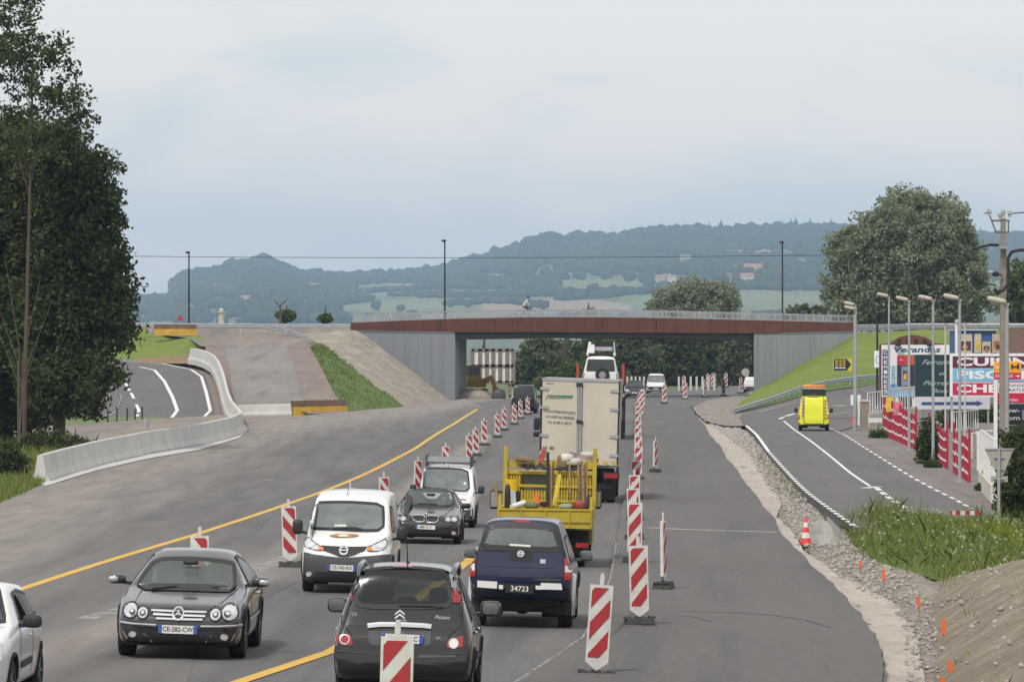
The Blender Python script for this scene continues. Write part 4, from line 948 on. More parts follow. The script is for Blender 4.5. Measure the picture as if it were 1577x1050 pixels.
class Car:
    """a lofted body; every lamp, window, grille and trim is a part that hugs it"""
    def __init__(s, name, label, cat, L_, W_, near, facing, yaw=0.0, roll=0.0, axle=.85, px_w=None, k=None, group=None):
        s.L, s.W = L_, W_
        Z0 = zg(near.x, near.y)
        s.k = k if k else px_w * near.y / F / W_
        Y0 = near.y - axle * s.k
        s.M = Matrix.Translation((near.x - math.tan(yaw) * axle * s.k * 0, Y0, Z0)) @ Matrix.Rotation(yaw, 4, 'Z') @ Matrix.Rotation(roll, 4, 'Y')
        if facing == 'away': s.M = s.M @ Matrix.Rotation(math.pi, 4, 'Z') @ Matrix.Scale(s.k, 4) @ Matrix.Translation((0, -L_, 0))
        else: s.M = s.M @ Matrix.Scale(s.k, 4)
        s.inv = s.M.inverted(); s.facing = facing; s.Y0 = Y0
        s.root = empty(name); s.root.matrix_world = s.M
        lo, q, sc = s.M.decompose(); s.root.location = lo; s.root.rotation_euler = q.to_euler(); s.root.scale = sc
        tag(s.root, label, cat, group)
    def tr(s, ox, oy, sc):
        """crop coordinates -> (x, z) on the car, for a part yd metres behind the near end"""
        def f(pts, yd=0.0):
            o = []
            for cx, cy in pts:
                q = s.inv @ P(ox + cx / sc, oy + cy / sc, s.Y0 + yd * s.k); o.append((q.x, q.z))
            return o
        return f
    def body(s, paint, top, bot, wid, belt, tumble=.35, name='body', arches=(), ar=.36, sharp=45, res=.05, cutwin=()):
        L_ = s.L
        ys = sorted(set([round(x, 4) for x in list(np.linspace(0, L_, int(L_ / res) + 1)) + [.008, .02, .04, .07, .1, .14, L_ - .008, L_ - .02, L_ - .04, L_ - .07, L_ - .1]]))
        def sm(tab, y):
            h = min(.07, y, L_ - y); return (interp(tab, y - h) + 2 * interp(tab, y) + interp(tab, y + h)) / 4
        secs = []
        for y in ys:
            w_, zb, zt = sm(wid, y), sm(bot, y), sm(top, y); tu = sm(tumble, y) if isinstance(tumble, list) else tumble
            zt = max(zt, zb + .06); zs = min(sm(belt, y), zt - .03); zs = max(zs, zb + .02); h = zt - zs
            wr = max(w_ * .45, w_ * .97 - tu * h - .05 * min(1, h / .2)); lower = zs - zb
            secs.append([(0, zb), (w_ * .5, zb), (w_ * .90, zb), (w_ * .975, zb + lower * .14), (w_, zb + lower * .5), (w_ * .995, zb + lower * .82), (w_ * .968, zs), (wr + (w_ * .968 - wr) * .12, zs + h * .82), (wr * .93, zs + h * .955), (wr * .5, zt - h * .004), (0, zt)])
        ch = [chaikin(q, 2, closed=False) for q in secs]; n = len(ch[0])
        cnt = [max(1, math.ceil(max(math.hypot(q[i + 1][0] - q[i][0], q[i + 1][1] - q[i][1]) for q in ch) / (res * 1.1))) for i in range(n - 1)]
        rings = []
        for q, y in zip(ch, ys):
            half = []
            for i in range(n - 1):
                for j in range(cnt[i]): t = j / cnt[i]; half.append((lerp(q[i][0], q[i + 1][0], t), lerp(q[i][1], q[i + 1][1], t)))
            half.append(q[-1])
            rings.append([Vector((x, y, z)) for x, z in half] + [Vector((-x, y, z)) for x, z in half[-2:0:-1]])
        m_ = len(rings[0]); V_ = [p for r in rings for p in r]
        FS = [(j * m_ + i, j * m_ + (i + 1) % m_, (j + 1) * m_ + (i + 1) % m_, (j + 1) * m_ + i) for j in range(len(rings) - 1) for i in range(m_)]
        for ri, y, flip in ((0, 0, True), (len(rings) - 1, L_, False)):
            r = rings[ri]; zc = sum(p.z for p in r) / m_; prev = [ri * m_ + i for i in range(m_)]
            for t in (.85, .6, .3):
                cur = []
                for p in r: cur.append(len(V_)); V_.append(Vector((p.x * t, y + (-1 if flip else 1) * .02 * (1 - t * t), zc + (p.z - zc) * t)))
                for i in range(m_):
                    f = (prev[i], prev[(i + 1) % m_], cur[(i + 1) % m_], cur[i]); FS.append(f[::-1] if flip else f)
                prev = cur
            FS.append(tuple(prev) if not flip else tuple(prev[::-1]))
        FS = [f[::-1] for f in FS]
        s.bvh = BVHTree.FromPolygons(V_, FS)
        keep = []
        for f in FS:
            c = sum((V_[i] for i in f), Vector()) / len(f)
            if any((c.y - a) ** 2 + (c.z - zc_) ** 2 < ar_ ** 2 and abs(c.x) > s.W * .26 for a, zc_, ar_ in arches): continue
            ok = True
            for poly, ax in cutwin:
                u, v = s.uv(c, ax)
                if inside((u, v), poly) and s.first(u, v, ax, c): ok = False; break
            if ok: keep.append(f)
        b = MB(paint, k_under)
        used = sorted({i for f in keep for i in f}); mp_ = {v: i for i, v in enumerate(used)}
        b.add([V_[i] for i in used], [tuple(mp_[i] for i in f) for f in keep])
        o = b.obj(name, s.root, smooth=sharp); s.bodyo = o
        for a, zc_, ar_ in arches:
            for sx in (-1, 1):
                tb = MB(k_under); ptsa = [Vector((sx * s.W * .47, a + math.cos(t) * ar_, zc_ + math.sin(t) * ar_)) for t in np.linspace(-.5, math.pi + .5, 15)]
                q = []
                for p in ptsa:
                    h = s.bvh.ray_cast(Vector((sx * 3, p.y, p.z)), Vector((-sx, 0, 0)))[0]; q.append((h.x if h else p.x, p.y, p.z))
                inn = [(sx * s.W * .2, p[1], p[2]) for p in q]
                tb.grid([q, inn]); tb.tube(q, .028, 5); tb.obj('wheel_arch', s.root, smooth=50)
        return o
    def uv(s, c, ax): return (c.x, c.z) if ax in 'fr' else ((c.y, c.z) if ax in 'LR' else (c.x, c.y))
    def ray(s, u, v, ax):
        o, d = {'f': ((u, -5, v), (0, 1, 0)), 'r': ((u, s.L + 5, v), (0, -1, 0)), 'L': ((-5, u, v), (1, 0, 0)), 'R': ((5, u, v), (-1, 0, 0)), 't': ((u, v, 5), (0, 0, -1))}[ax]
        return Vector(o), Vector(d)
    def hit(s, u, v, ax):
        o, d = s.ray(u, v, ax); h = s.bvh.ray_cast(o, d)
        if h[0] is None:
            h = s.bvh.find_nearest(o + d * 5.0)
        n_ = h[1]
        if n_.dot(d) > 0: n_ = -n_
        return h[0], n_, d
    def first(s, u, v, ax, c):
        h, n_, d = s.hit(u, v, ax); return (h - c).length < .12 and abs(n_.dot(d)) > .12
    def patch(s, poly, ax, mat, name, off=.006, res=.06, skirt=.012, parent=None, label=None):
        V_, FS = gridfill(poly, res, res)
        if not V_: return None
        pts = []
        for u, v in V_:
            h, n_, d = s.hit(u, v, ax); pts.append(h + n_ * off)
        cnt = {}
        for f in FS:
            for i in range(len(f)): k = tuple(sorted((f[i - 1], f[i]))); cnt[k] = cnt.get(k, 0) + 1
        b = MB(mat); d = s.ray(0, 0, ax)[1]
        b.add(pts, FS); b.add([p for e, c in cnt.items() if c == 1 for p in (pts[e[0]], pts[e[1]], pts[e[1]] + d * skirt, pts[e[0]] + d * skirt)], [(i * 4, i * 4 + 1, i * 4 + 2, i * 4 + 3) for i in range(sum(1 for c in cnt.values() if c == 1))])
        o = b.obj(name, parent or s.root, smooth=40)
        if label: o['label'] = label
        return o
    def ring(s, poly, ax, mat, name, wd=.04, off=.004, parent=None):
        """trim strip running round an outline"""
        q = []
        for i, a in enumerate(poly):
            c = poly[(i + 1) % len(poly)]; n_ = max(1, int(math.hypot(c[0] - a[0], c[1] - a[1]) / .08))
            for j in range(n_): q.append((lerp(a[0], c[0], j / n_), lerp(a[1], c[1], j / n_)))
        lines = [inset(q, x) for x in (-wd * .5, 0, wd * .5)]; rows_ = []
        for j, l in enumerate(lines):
            r = []
            for u, v in l: h, n_, d = s.hit(u, v, ax); r.append(h + n_ * off)
            rows_.append(r + [r[0]])
        return MB(mat).grid(rows_).obj(name, parent or s.root, smooth=60)
    def line(s, pts, ax, mat, name, wd=.02, off=.006, parent=None):
        q = []
        for a, c in zip(pts, pts[1:]):
            n_ = max(1, int(math.hypot(c[0] - a[0], c[1] - a[1]) / .08))
            for j in range(n_): q.append((lerp(a[0], c[0], j / n_), lerp(a[1], c[1], j / n_)))
        q.append(pts[-1]); r = [[], [], []]
        for i, p in enumerate(q):
            a, c = q[max(0, i - 1)], q[min(len(q) - 1, i + 1)]; l = math.hypot(c[0] - a[0], c[1] - a[1]) or 1; nx, ny = -(c[1] - a[1]) / l, (c[0] - a[0]) / l
            for j, t in enumerate((-.5, 0, .5)):
                h, n_, d = s.hit(p[0] + nx * wd * t, p[1] + ny * wd * t, ax); r[j].append(h + n_ * (off + (.004 if j == 1 else 0)))
        return MB(mat).grid(r).obj(name, parent or s.root, smooth=60)
    def window(s, poly, ax, mat, name, wd=.05, trim=k_plastic):
        o = s.patch(poly, ax, mat, name, off=.010, res=.07, skirt=.006); s.ring(poly, ax, trim, 'seal', wd=wd, off=.0125, parent=o); return o
    def wheels(s, ys_, r=.32, wd=.21, track=.76, rim=k_alloy, spokes=5, dual=False):
        for y in ys_:
            for sx in (-1, 1):
                x = sx * track
                t = MB(k_rubber).lathe([(r * .62, -wd / 2), (r * .93, -wd / 2), (r * .985, -wd * .42), (r, -wd * .3), (r, wd * .3), (r * .985, wd * .42), (r * .93, wd / 2), (r * .62, wd / 2), (r * .62, -wd / 2)], (0, 0, 0), 'x', 22).obj('wheel', s.root, smooth=40, loc=(x, y, r))
                b = MB(rim); o_ = sx * wd * .36
                b.lathe([(r * .66, -wd * .4), (r * .66, wd * .4)], (0, 0, 0), 'x', 20); b.lathe([(r * .66, o_), (r * .58, o_ * 1.05)], (0, 0, 0), 'x', 20)
                b.cyl((o_ * .6, 0, 0), (o_ * 1.1, 0, 0), r * .15, r * .12, 10)
                for i in range(spokes):
                    a = 2 * math.pi * i / spokes; b.beam((o_, math.cos(a) * r * .1, math.sin(a) * r * .1), (o_, math.cos(a) * r * .6, math.sin(a) * r * .6), r * .16, .03)
                b.obj('rim', t, smooth=40)
                MB(k_under).cyl((-sx * .02, 0, 0), (0, 0, 0), r * .6, None, 16).obj('brake_disc', t)
        MB(k_under).box((0, sum(ys_) / len(ys_), .34), (s.W * .84, s.L * .86, .12)).obj('underbody', s.root)
    def mirror(s, x, y, z, d=(.22, .12, .15), mat=None, glass=None):
        o = MB(mat or k_plastic).sup((x, y, z), d, .55, 14, 8).beam((x, y + .02, z - d[2] * .25), (math.copysign(abs(x) - d[0] * .5 - .12, x), y + .04, z - d[2] * .45), .05, .05).obj('mirror', s.root, smooth=50)
        if glass: MB(glass).sup((x, y + d[1] * .46, z), (d[0] * .82, .025, d[2] * .8), .5, 14, 6).obj('mirror_glass', o, smooth=50)
        return o
    def plate(s, cx, cz, ax, txt, wd=.52, hh=.11, ys=None, eu=True, eu2=True, bg=None, ink=None, tsize=.085, tilt=0):
        h, n_, d = s.hit(cx, cz, ax); y = (h.y if ys is None else ys) - d.y * .012
        f = -d.y
        o = MB(bg or k_plate).box((0, 0, 0), (wd, .012, hh)).obj('number_plate', s.root, loc=(cx, y, cz)); o.rotation_euler = (0, tilt, 0)
        rot = (R(90), 0, 0 if ax == 'f' else math.pi)
        sg = 1 if ax == 'f' else -1
        if eu: MB(k_eu).box((-sg * (wd / 2 - .024), 0, 0), (.046, .016, hh * .98)).obj('plate_band', o)
        if eu2: MB(k_eu).box((sg * (wd / 2 - .024), 0, 0), (.046, .016, hh * .98)).obj('plate_band', o)
        text(txt, tsize, ink or k_ink, o, (0, d.y * -.008, 0), rot, ext=.001, bold=.012, sx=min(1.0, (wd - .11) / (len(txt) * tsize * .56)))
        return o
    def cabin(s, ydash, zdash, seats, seatm=k_seat, wheel_x=None, floor=.3, w=None):
        w = w or s.W * .8
        MB(k_dash).sup((0, ydash, zdash), (w, .5, .22), .5, 14, 8).obj('dashboard', s.root, smooth=50)
        for x, y, zt in seats:
            b = MB(seatm); b.sup((x, y, floor + .16), (.5, .52, .22), .5, 12, 8); b.sup((x, y + .3, floor + .52), (.5, .17, .7), .5, 12, 8); b.sup((x, y + .34, zt), (.27, .12, .2), .6, 12, 8)
            b.cyl((x - .07, y + .33, zt - .2), (x - .07, y + .33, zt), .012, None, 6).cyl((x + .07, y + .33, zt - .2), (x + .07, y + .33, zt), .012, None, 6)
            b.obj('seat', s.root, smooth=50)
        if wheel_x is not None:
            pts = [(wheel_x + .18 * math.cos(a), ydash + .32 + .07 * math.sin(a), zdash + .04 + .16 * math.sin(a)) for a in np.linspace(0, 2 * math.pi, 17)]
            MB(k_plastic).tube(pts, .016, 6).beam((wheel_x, ydash + .15, zdash), (wheel_x, ydash + .32, zdash + .04), .06, .06).obj('steering_wheel', s.root, smooth=50)
        MB(k_under).box((0, s.L * .5, floor - .04), (s.W * .88, s.L * .8, .05)).obj('cabin_floor', s.root)

def skinned(name, nodes, edges, mats, parent=None, sub=1):
    """one continuous body grown over a skeleton: nodes = [(point, radius)], edges = pairs"""
    me = bpy.data.meshes.new(name); me.from_pydata([n_[0] for n_ in nodes], edges, [])
    o = bpy.data.objects.new(name, me); COL.objects.link(o)
    md = o.modifiers.new('s', 'SKIN'); sv = me.skin_vertices[0].data
    for i, n_ in enumerate(nodes):
        r = n_[1]; sv[i].radius = (r, r) if not isinstance(r, tuple) else r
    sv[0].use_root = True; md.use_smooth_shade = True
    sb = o.modifiers.new('u', 'SUBSURF'); sb.levels = sb.render_levels = sub
    dg = bpy.context.evaluated_depsgraph_get(); nm = bpy.data.meshes.new_from_object(o.evaluated_get(dg))
    o.modifiers.clear(); o.data = nm; bpy.data.meshes.remove(me)
    for m_ in mats: nm.materials.append(m_)
    if parent: o.parent = parent
    return o
def seated_person(label, M_, x, y, z, skin_=k_skin, cloth=k_shirt, hair=k_hair, arm_out=0, hands=None, name='person', faces=-1):
    """someone sitting at the wheel, hips at (x, y, z) in the car's frame, looking along faces*y"""
    t = empty(name); lo, q, sc = (M_ @ Matrix.Translation((x, y, z))).decompose(); t.location = lo; t.rotation_euler = q.to_euler(); t.scale = sc
    tag(t, label, 'person')
    f = faces
    nd = [((0, 0, 0), (.17, .13)), ((0, -f * .05, .22), (.16, .11)), ((0, -f * .07, .42), (.17, .11)), ((0, -f * .05, .52), (.07, .07)), ((0, -f * .03, .60), (.055, .055)), ((0, f * .0, .68), (.075, .088)), ((0, f * .01, .77), (.082, .10)), ((0, 0, .84), (.06, .07))]
    ed = [(0, 1), (1, 2), (2, 3), (3, 4), (4, 5), (5, 6), (6, 7)]
    for sx in (-1, 1):
        b0_ = len(nd); el = (sx * .25, f * .1, .2); ha = (sx * .15, f * .42, .3)
        if arm_out == sx: el = (sx * .42, f * .12, .3); ha = (sx * .3, f * .38, .36)
        nd += [((sx * .19, -f * .05, .42), .065), (el, .05), (ha, .04), ((ha[0] * .9, ha[1] + f * .08, ha[2] + .01), .032)]
        ed += [(2, b0_), (b0_, b0_ + 1), (b0_ + 1, b0_ + 2), (b0_ + 2, b0_ + 3)]
        c0 = len(nd); nd += [((sx * .1, f * .1, -.02), .09), ((sx * .14, f * .45, .05), .07), ((sx * .13, f * .6, -.3), .05)]; ed += [(0, c0), (c0, c0 + 1), (c0 + 1, c0 + 2)]
    o = skinned('body', nd, ed, [cloth, skin_], t, 1)
    mi_ = []
    for p in o.data.polygons:
        c = p.center; mi_.append(1 if (c.z > .515 or math.hypot(c.x, 0) < .19 and f * c.y > .36 and c.z > .1) else 0)
    o.data.polygons.foreach_set('material_index', mi_)
    MB(hair).sup((0, -f * .015, .82), (.19, .22, .15), .8, 14, 8).obj('hair', t, smooth=60)
    fb = MB(k_ink); [fb.sup((sx * .035, f * .1, .745), (.03, .015, .012), 1, 8, 5) for sx in (-1, 1)]; fb.obj('eyes', t)
    MB(skin_).sup((0, f * .112, .715), (.032, .04, .05), .9, 8, 6).obj('nose', t, smooth=60)
    MB(M('lips', (.3, .12, .1), .6, var=0)).sup((0, f * .092, .672), (.05, .02, .012), 1, 8, 5).obj('mouth', t, smooth=60)
    for sx in (-1, 1): MB(skin_).sup((sx * .085, -f * .01, .735), (.025, .05, .06), .9, 8, 6).obj('ear', t, smooth=60)
    for sx in (-1, 1):
        ha = (sx * .15, f * .42, .3) if arm_out != sx else (sx * .3, f * .38, .36)
        hb = MB(skin_)
        for i in range(4):
            x0 = ha[0] * .9 - .03 + .02 * i; a = (x0, ha[1] + f * .1, ha[2] + .02); m_ = (x0, ha[1] + f * .145, ha[2] + .015); e = (x0, ha[1] + f * .15, ha[2] - .025); hb.tube([a, m_, e], [.01, .009, .007], 6)
        hb.tube([(ha[0] * .9 - sx * .035, ha[1] + f * .07, ha[2] + .01), (ha[0] * .9 - sx * .06, ha[1] + f * .11, ha[2] + .02), (ha[0] * .9 - sx * .05, ha[1] + f * .14, ha[2] + .01)], [.013, .011, .008], 6)
        hb.obj('fingers', t, smooth=60)
    return t
ROLL = R(1.35)
# ---------------------------------------------------------------- charcoal coupe, oncoming
c = Car('coupe_car', 'charcoal grey two door coupe with round twin headlights driving towards the viewer', 'car', 4.65, 1.74, G(279, 1010), 'toward', yaw=R(-1.3), roll=ROLL, axle=.86, px_w=196)
T = c.tr(170, 840, 5.676)
ws = chaikin(T([(372, 136), (560, 128), (720, 128), (1046, 158), (1072, 205), (1108, 378), (930, 372), (620, 362), (246, 354), (296, 250)], 1.7), 1)
SW = [(2.02, .96), (3.55, .98), (3.3, 1.18), (2.95, 1.30), (2.55, 1.33)]
SW = [(1.95, .95), (3.45, .99), (3.15, 1.22), (2.7, 1.31), (2.4, 1.29)]
rw = [(-.52, 1.28), (.52, 1.28), (.62, 1.06), (-.62, 1.06)]
c.body(p_charcoal, [(0, .52), (.03, .6), (.10, .68), (.25, .745), (.6, .80), (1.1, .87), (1.42, .925), (2.2, 1.30), (2.5, 1.385), (2.85, 1.41), (3.25, 1.37), (3.9, 1.08), (4.1, 1.02), (4.5, .98), (4.6, .88), (4.65, .62)],
       [(0, .27), (.1, .2), (.5, .17), (4.1, .2), (4.6, .32), (4.65, .45)], [(0, .66), (.04, .73), (.12, .79), (.3, .835), (.7, .865), (1.2, .87), (3.7, .87), (4.2, .85), (4.5, .78), (4.65, .66)],
       [(0, .5), (.2, .66), (.6, .76), (1.2, .84), (2, .9), (3.5, .94), (4.65, .92)], tumble=[(0, .35), (1.4, .4), (2.2, .5), (3.4, .52), (4.65, .4)],
       arches=((.86, .33, .36), (3.58, .33, .36)), cutwin=((inset(ws, .02), 'f'), (inset(SW, .02), 'L'), (inset(SW, .02), 'R'), (inset(rw, .02), 'r')))
c.window(ws, 'f', k_clear, 'windscreen', wd=.05); c.window(SW, 'L', k_side, 'side_window'); c.window(SW, 'R', k_side, 'side_window'); c.window(rw, 'r', k_clear, 'rear_window')
for pts, r_ in (((172, 570), 60), ((279, 590), 48), ((916, 607), 50), ((1035, 591), 66)):
    e = T(ell(pts[0], pts[1], r_, r_ * 1.04, 18)); h = c.patch(e, 'f', k_lens, 'headlight', off=.02, res=.05); c.ring(e, 'f', k_plastic, 'headlight_ring', wd=.018, off=.021, parent=h)
    c.patch(T(ell(pts[0] + (18 if r_ > 55 and pts[0] < 600 else -20 if r_ > 55 else 0), pts[1] + (16 if r_ > 55 else 4), 26, 26, 14)), 'f', k_grey, 'lamp_bowl', off=.028, res=.05, parent=h)
    c.patch(T(ell(pts[0] + (14 if r_ > 55 and pts[0] < 600 else -16 if r_ > 55 else 0), pts[1] + (12 if r_ > 55 else 2), 15, 15, 12)), 'f', k_bulb, 'lamp_bulb', off=.034, res=.05, parent=h)
gr = c.patch(T([(345, 556), (590, 548), (842, 578), (828, 636), (792, 654), (600, 658), (420, 645), (376, 606)]), 'f', k_ink, 'grille', off=.012)
for a, d_ in (((352, 570), (838, 588)), ((372, 604), (828, 622)), ((400, 638), (806, 650))):
    c.line(T([a, ((a[0] + d_[0]) / 2, (a[1] + d_[1]) / 2 + 2), d_]), 'f', k_chrome, 'grille_bar', wd=.026, off=.026, parent=gr)
c.ring(T(ell(592, 604, 46, 48, 20)), 'f', k_chrome, 'badge_ring', wd=.022, off=.036, parent=gr); c.patch(T(ell(592, 604, 40, 42, 18)), 'f', k_ink, 'badge_disc', off=.03, parent=gr)
for a in (90, 210, 330):
    c.patch(T([(592 + 44 * math.cos(R(a)), 604 - 46 * math.sin(R(a))), (592 + 9 * math.cos(R(a + 60)), 604 - 9 * math.sin(R(a + 60))), (592, 604), (592 + 9 * math.cos(R(a - 60)), 604 - 9 * math.sin(R(a - 60)))]), 'f', k_chrome, 'badge_star_arm', off=.04, parent=gr)
c.line(T([(84, 668), (200, 680), (400, 694)]), 'f', k_chrome, 'bumper_trim', wd=.026, off=.02); c.line(T([(790, 704), (950, 704), (1130, 700)]), 'f', k_chrome, 'bumper_trim', wd=.026, off=.02)
c.line(T([(84, 684), (200, 696), (400, 712), (790, 722), (950, 722), (1130, 716)]), 'f', k_plastic, 'bumper_gap', wd=.03, off=.008)
bi = c.patch(T([(345, 765), (430, 778), (760, 790), (880, 785), (820, 848), (620, 852), (395, 836)]), 'f', k_ink, 'lower_intake', off=.01)
for pts in ([(108, 738), (290, 762), (360, 832), (150, 808)], [(880, 780), (1085, 765), (1050, 832), (830, 842)]): c.patch(T(pts), 'f', k_plastic, 'fog_recess', off=.009)
for pts in (((290, 762), (362, 832)), ((882, 778), (832, 838)), ((110, 745), (150, 806)), ((1080, 770), (1048, 828))): c.line(T(list(pts)), 'f', p_silver, 'bumper_blade', wd=.012, off=.016)
for x, y in ((196, 770), (992, 796)): e = c.patch(T(ell(x, y, 29, 24, 14)), 'f', k_bulb, 'fog_lamp', off=.022); c.ring(T(ell(x, y, 31, 26, 14)), 'f', k_chrome, 'fog_ring', wd=.01, off=.024, parent=e)
c.line(T([(90, 840), (300, 856), (600, 868), (900, 868), (1140, 856)]), 'f', k_plastic, 'bumper_lip', wd=.04, off=.012)
c.plate(T([(590, 730)])[0][0], T([(590, 730)])[0][1], 'f', 'CE-282-CW', tilt=R(.6))
sp = T([(600, 512)], .3)[0]; h = c.hit(sp[0], sp[1], 'f')[0]; MB(k_chrome).tube([(sp[0] + .035 * math.cos(a), h.y, h.z + .045 + .035 * math.sin(a)) for a in np.linspace(0, 2 * math.pi, 13)], .005, 5).cyl((sp[0], h.y, h.z - .01), (sp[0], h.y, h.z + .02), .006).obj('bonnet_star', c.root)
for pts in ([(262, 372), (250, 470), (345, 545)], [(1095, 385), (1000, 480), (850, 565)]): c.line(T(pts, .9), 'f', k_plastic, 'bonnet_gap', wd=.010, off=.004)
for pts in ([(380, 372), (610, 356)], [(700, 352), (960, 368)]): c.line(T(pts, 1.5), 'f', k_ink, 'wiper', wd=.022, off=.03)
for sx in (-1, 1):
    c.line([(1.75, .35), (1.72, .75), (1.9, .93)], 'R' if sx > 0 else 'L', k_plastic, 'door_gap', wd=.014, off=.003); c.line([(3.15, .35), (3.25, .7), (3.35, .96)], 'R' if sx > 0 else 'L', k_plastic, 'door_gap', wd=.014, off=.003)
    c.line([(1.3, .5), (3.2, .52)], 'R' if sx > 0 else 'L', p_silver, 'rub_strip', wd=.05, off=.012)
    MB(k_chrome).sup((sx * .875, 2.95, .8), (.04, .2, .035), .5, 10, 6).obj('door_handle', c.root, smooth=50)
    m_ = c.mirror(sx * .99, 1.62, 1.0, (.24, .14, .13), p_charcoal); MB(p_silver).sup((sx * 1.04, 1.56, 1.0), (.14, .05, .08), .6, 10, 6).obj('mirror_cap', m_, smooth=50)
c.wheels((.86, 3.58), .325, .22, .755)
c.cabin(1.55, .86, [(-.36, 2.35, 1.17), (.36, 2.35, 1.17), (-.3, 3.05, 1.12), (.3, 3.05, 1.12)], k_seatl, wheel_x=.36)
MB(k_plastic).sup((0, 1.85, 1.24), (.22, .05, .07), .6, 10, 6).obj('inner_mirror', c.root, smooth=50)
pl = c.patch(T([(262, 335), (300, 335), (300, 352), (262, 350)], 1.6), 'f', k_plate, 'tax_sticker', off=.016)
seated_person('driver with pale shirt behind the windscreen of the charcoal coupe', c.M, .36, 2.4, .42, cloth=k_shirt)
# ---------------------------------------------------------------- white panel van, oncoming
c = Car('panel_van', 'white compact panel van with black bumper and small orange bonnet sticker coming towards the viewer', 'van', 4.4, 1.695, G(533, 911), 'toward', yaw=R(-1.2), roll=ROLL, axle=.75, px_w=139)
T = c.tr(440, 745, 5.835)
ws = chaikin(T([(240, 176), (450, 168), (640, 172), (866, 190), (880, 280), (888, 408), (700, 412), (450, 398), (198, 392), (215, 290)], 1.5), 1)
c.body(p_white, [(0, .62), (.03, .74), (.10, .86), (.25, .95), (.6, 1.05), (.95, 1.14), (1.85, 1.70), (2.1, 1.78), (2.7, 1.85), (4.2, 1.84), (4.33, 1.78), (4.4, 1.5)], [(0, .28), (.1, .21), (.5, .18), (4.2, .22), (4.4, .35)],
       [(0, .70), (.04, .77), (.12, .81), (.35, .835), (.8, .8475), (4.2, .845), (4.36, .82), (4.4, .78)], [(0, .6), (.3, .82), (1, .98), (4.4, 1.05)], tumble=[(0, .3), (1, .1), (4.4, .06)], arches=((.78, .33, .37), (3.5, .33, .37)))
c.window(ws, 'f', k_glass2, 'windscreen', wd=.05)
c.patch(T([(130, 612), (280, 640), (470, 662), (580, 662), (760, 650), (932, 636), (936, 760), (930, 880), (700, 905), (350, 905), (126, 872)]), 'f', k_grey, 'bumper', off=.03, res=.08)
for pts in ([(175, 476), (250, 528), (312, 562), (338, 602), (240, 588), (152, 560)], [(898, 500), (902, 560), (862, 602), (722, 606), (752, 566), (838, 526)]):
    h = c.patch(T(chaikin(pts, 1), .12), 'f', k_lens, 'headlight', off=.016); cx_ = sum(p[0] for p in pts) / 6; cy_ = sum(p[1] for p in pts) / 6
    c.patch(T(ell(cx_ - (20 if cx_ < 500 else -20), cy_, 30, 24, 14), .12), 'f', k_bulb, 'lamp_bulb', off=.026, parent=h); c.ring(T(chaikin(pts, 1), .12), 'f', k_plastic, 'lamp_seal', wd=.014, off=.018, parent=h)
    c.patch(T([(cx_ + (50 if cx_ < 500 else -95), cy_ + 12), (cx_ + (95 if cx_ < 500 else -50), cy_ + 22), (cx_ + (90 if cx_ < 500 else -45), cy_ + 42), (cx_ + (50 if cx_ < 500 else -90), cy_ + 38)], .12), 'f', k_amber, 'indicator', off=.024, parent=h)
gr = c.patch(T([(314, 560), (520, 572), (728, 570), (704, 602), (610, 640), (560, 652), (480, 652), (430, 632), (340, 602)]), 'f', k_ink, 'grille', off=.022)
c.ring(T(ell(520, 606, 36, 32, 18)), 'f', k_chrome, 'badge_ring', wd=.03, off=.045, parent=gr); c.line(T([(478, 606), (562, 606)]), 'f', k_chrome, 'badge_bar', wd=.035, off=.05, parent=gr)
c.patch(T([(262, 782), (500, 800), (880, 790), (870, 850), (500, 860), (270, 842)]), 'f', k_ink, 'lower_intake', off=.036)
for x in (212, 880): c.patch(T(ell(x, 806, 22, 20, 12)), 'f', k_bulb, 'fog_lamp', off=.04)
c.plate(*T([(505, 752)])[0], 'f', 'CE-743-KX', ys=-.06, tilt=R(1))
dc = c.patch(T(ell(525, 467, 132, 17, 24), .55), 't' if False else 'f', M('orange sticker', (.6, .27, .03), .5, var=.5, scale=5, col2=(.05, .04, .03)), 'bonnet_sticker', off=.006)
c.patch(T(ell(515, 467, 48, 10, 16), .55), 'f', k_plate, 'sticker_lettering', off=.01, parent=dc)
c.patch(T([(445, 366), (548, 366), (552, 384), (445, 384)], 1.3), 'f', M('pale green paper', (.5, .6, .45), .7, var=.1), 'dash_paper', off=.016)
c.patch(T(ell(236, 345, 18, 20, 10), 1.3), 'f', M('sticker pale cyan', (.45, .62, .6), .7, var=.1), 'tax_sticker', off=.016)
c.line(T([(430, 405), (620, 398), (690, 412)], 1.2), 'f', k_ink, 'wiper', wd=.025, off=.03); c.line(T([(235, 395), (380, 405)], 1.2), 'f', k_ink, 'wiper', wd=.025, off=.03)
c.line(T([(165, 470), (240, 530), (330, 558), (520, 568), (720, 566), (800, 540), (905, 485)], .3), 'f', k_grey, 'bonnet_gap', wd=.010, off=.006)
for sx in (-1, 1):
    a = 'R' if sx > 0 else 'L'; c.window([(1.45, 1.12), (2.45, 1.1), (2.45, 1.55), (1.95, 1.58)], a, k_glass, 'side_window', wd=.04); c.line([(1.35, .4), (1.35, 1.08)], a, k_grey, 'door_gap', wd=.012); c.line([(2.52, .4), (2.52, 1.6)], a, k_grey, 'door_gap', wd=.012)
    c.mirror(sx * .985, 1.25, 1.12 + (.06 if sx < 0 else -.02), (.2, .16, .28)); MB(k_plastic).sup((sx * .86, 2.4, .95), (.03, .18, .04), .5, 8, 6).obj('door_handle', c.root, smooth=50)
ap = T([(556, 150)], 2.2)[0]; MB(k_ink).cyl((ap[0], 2.1, 1.76), (ap[0] + .02, 2.2, 2.0), .008, .005, 6).obj('aerial', c.root)
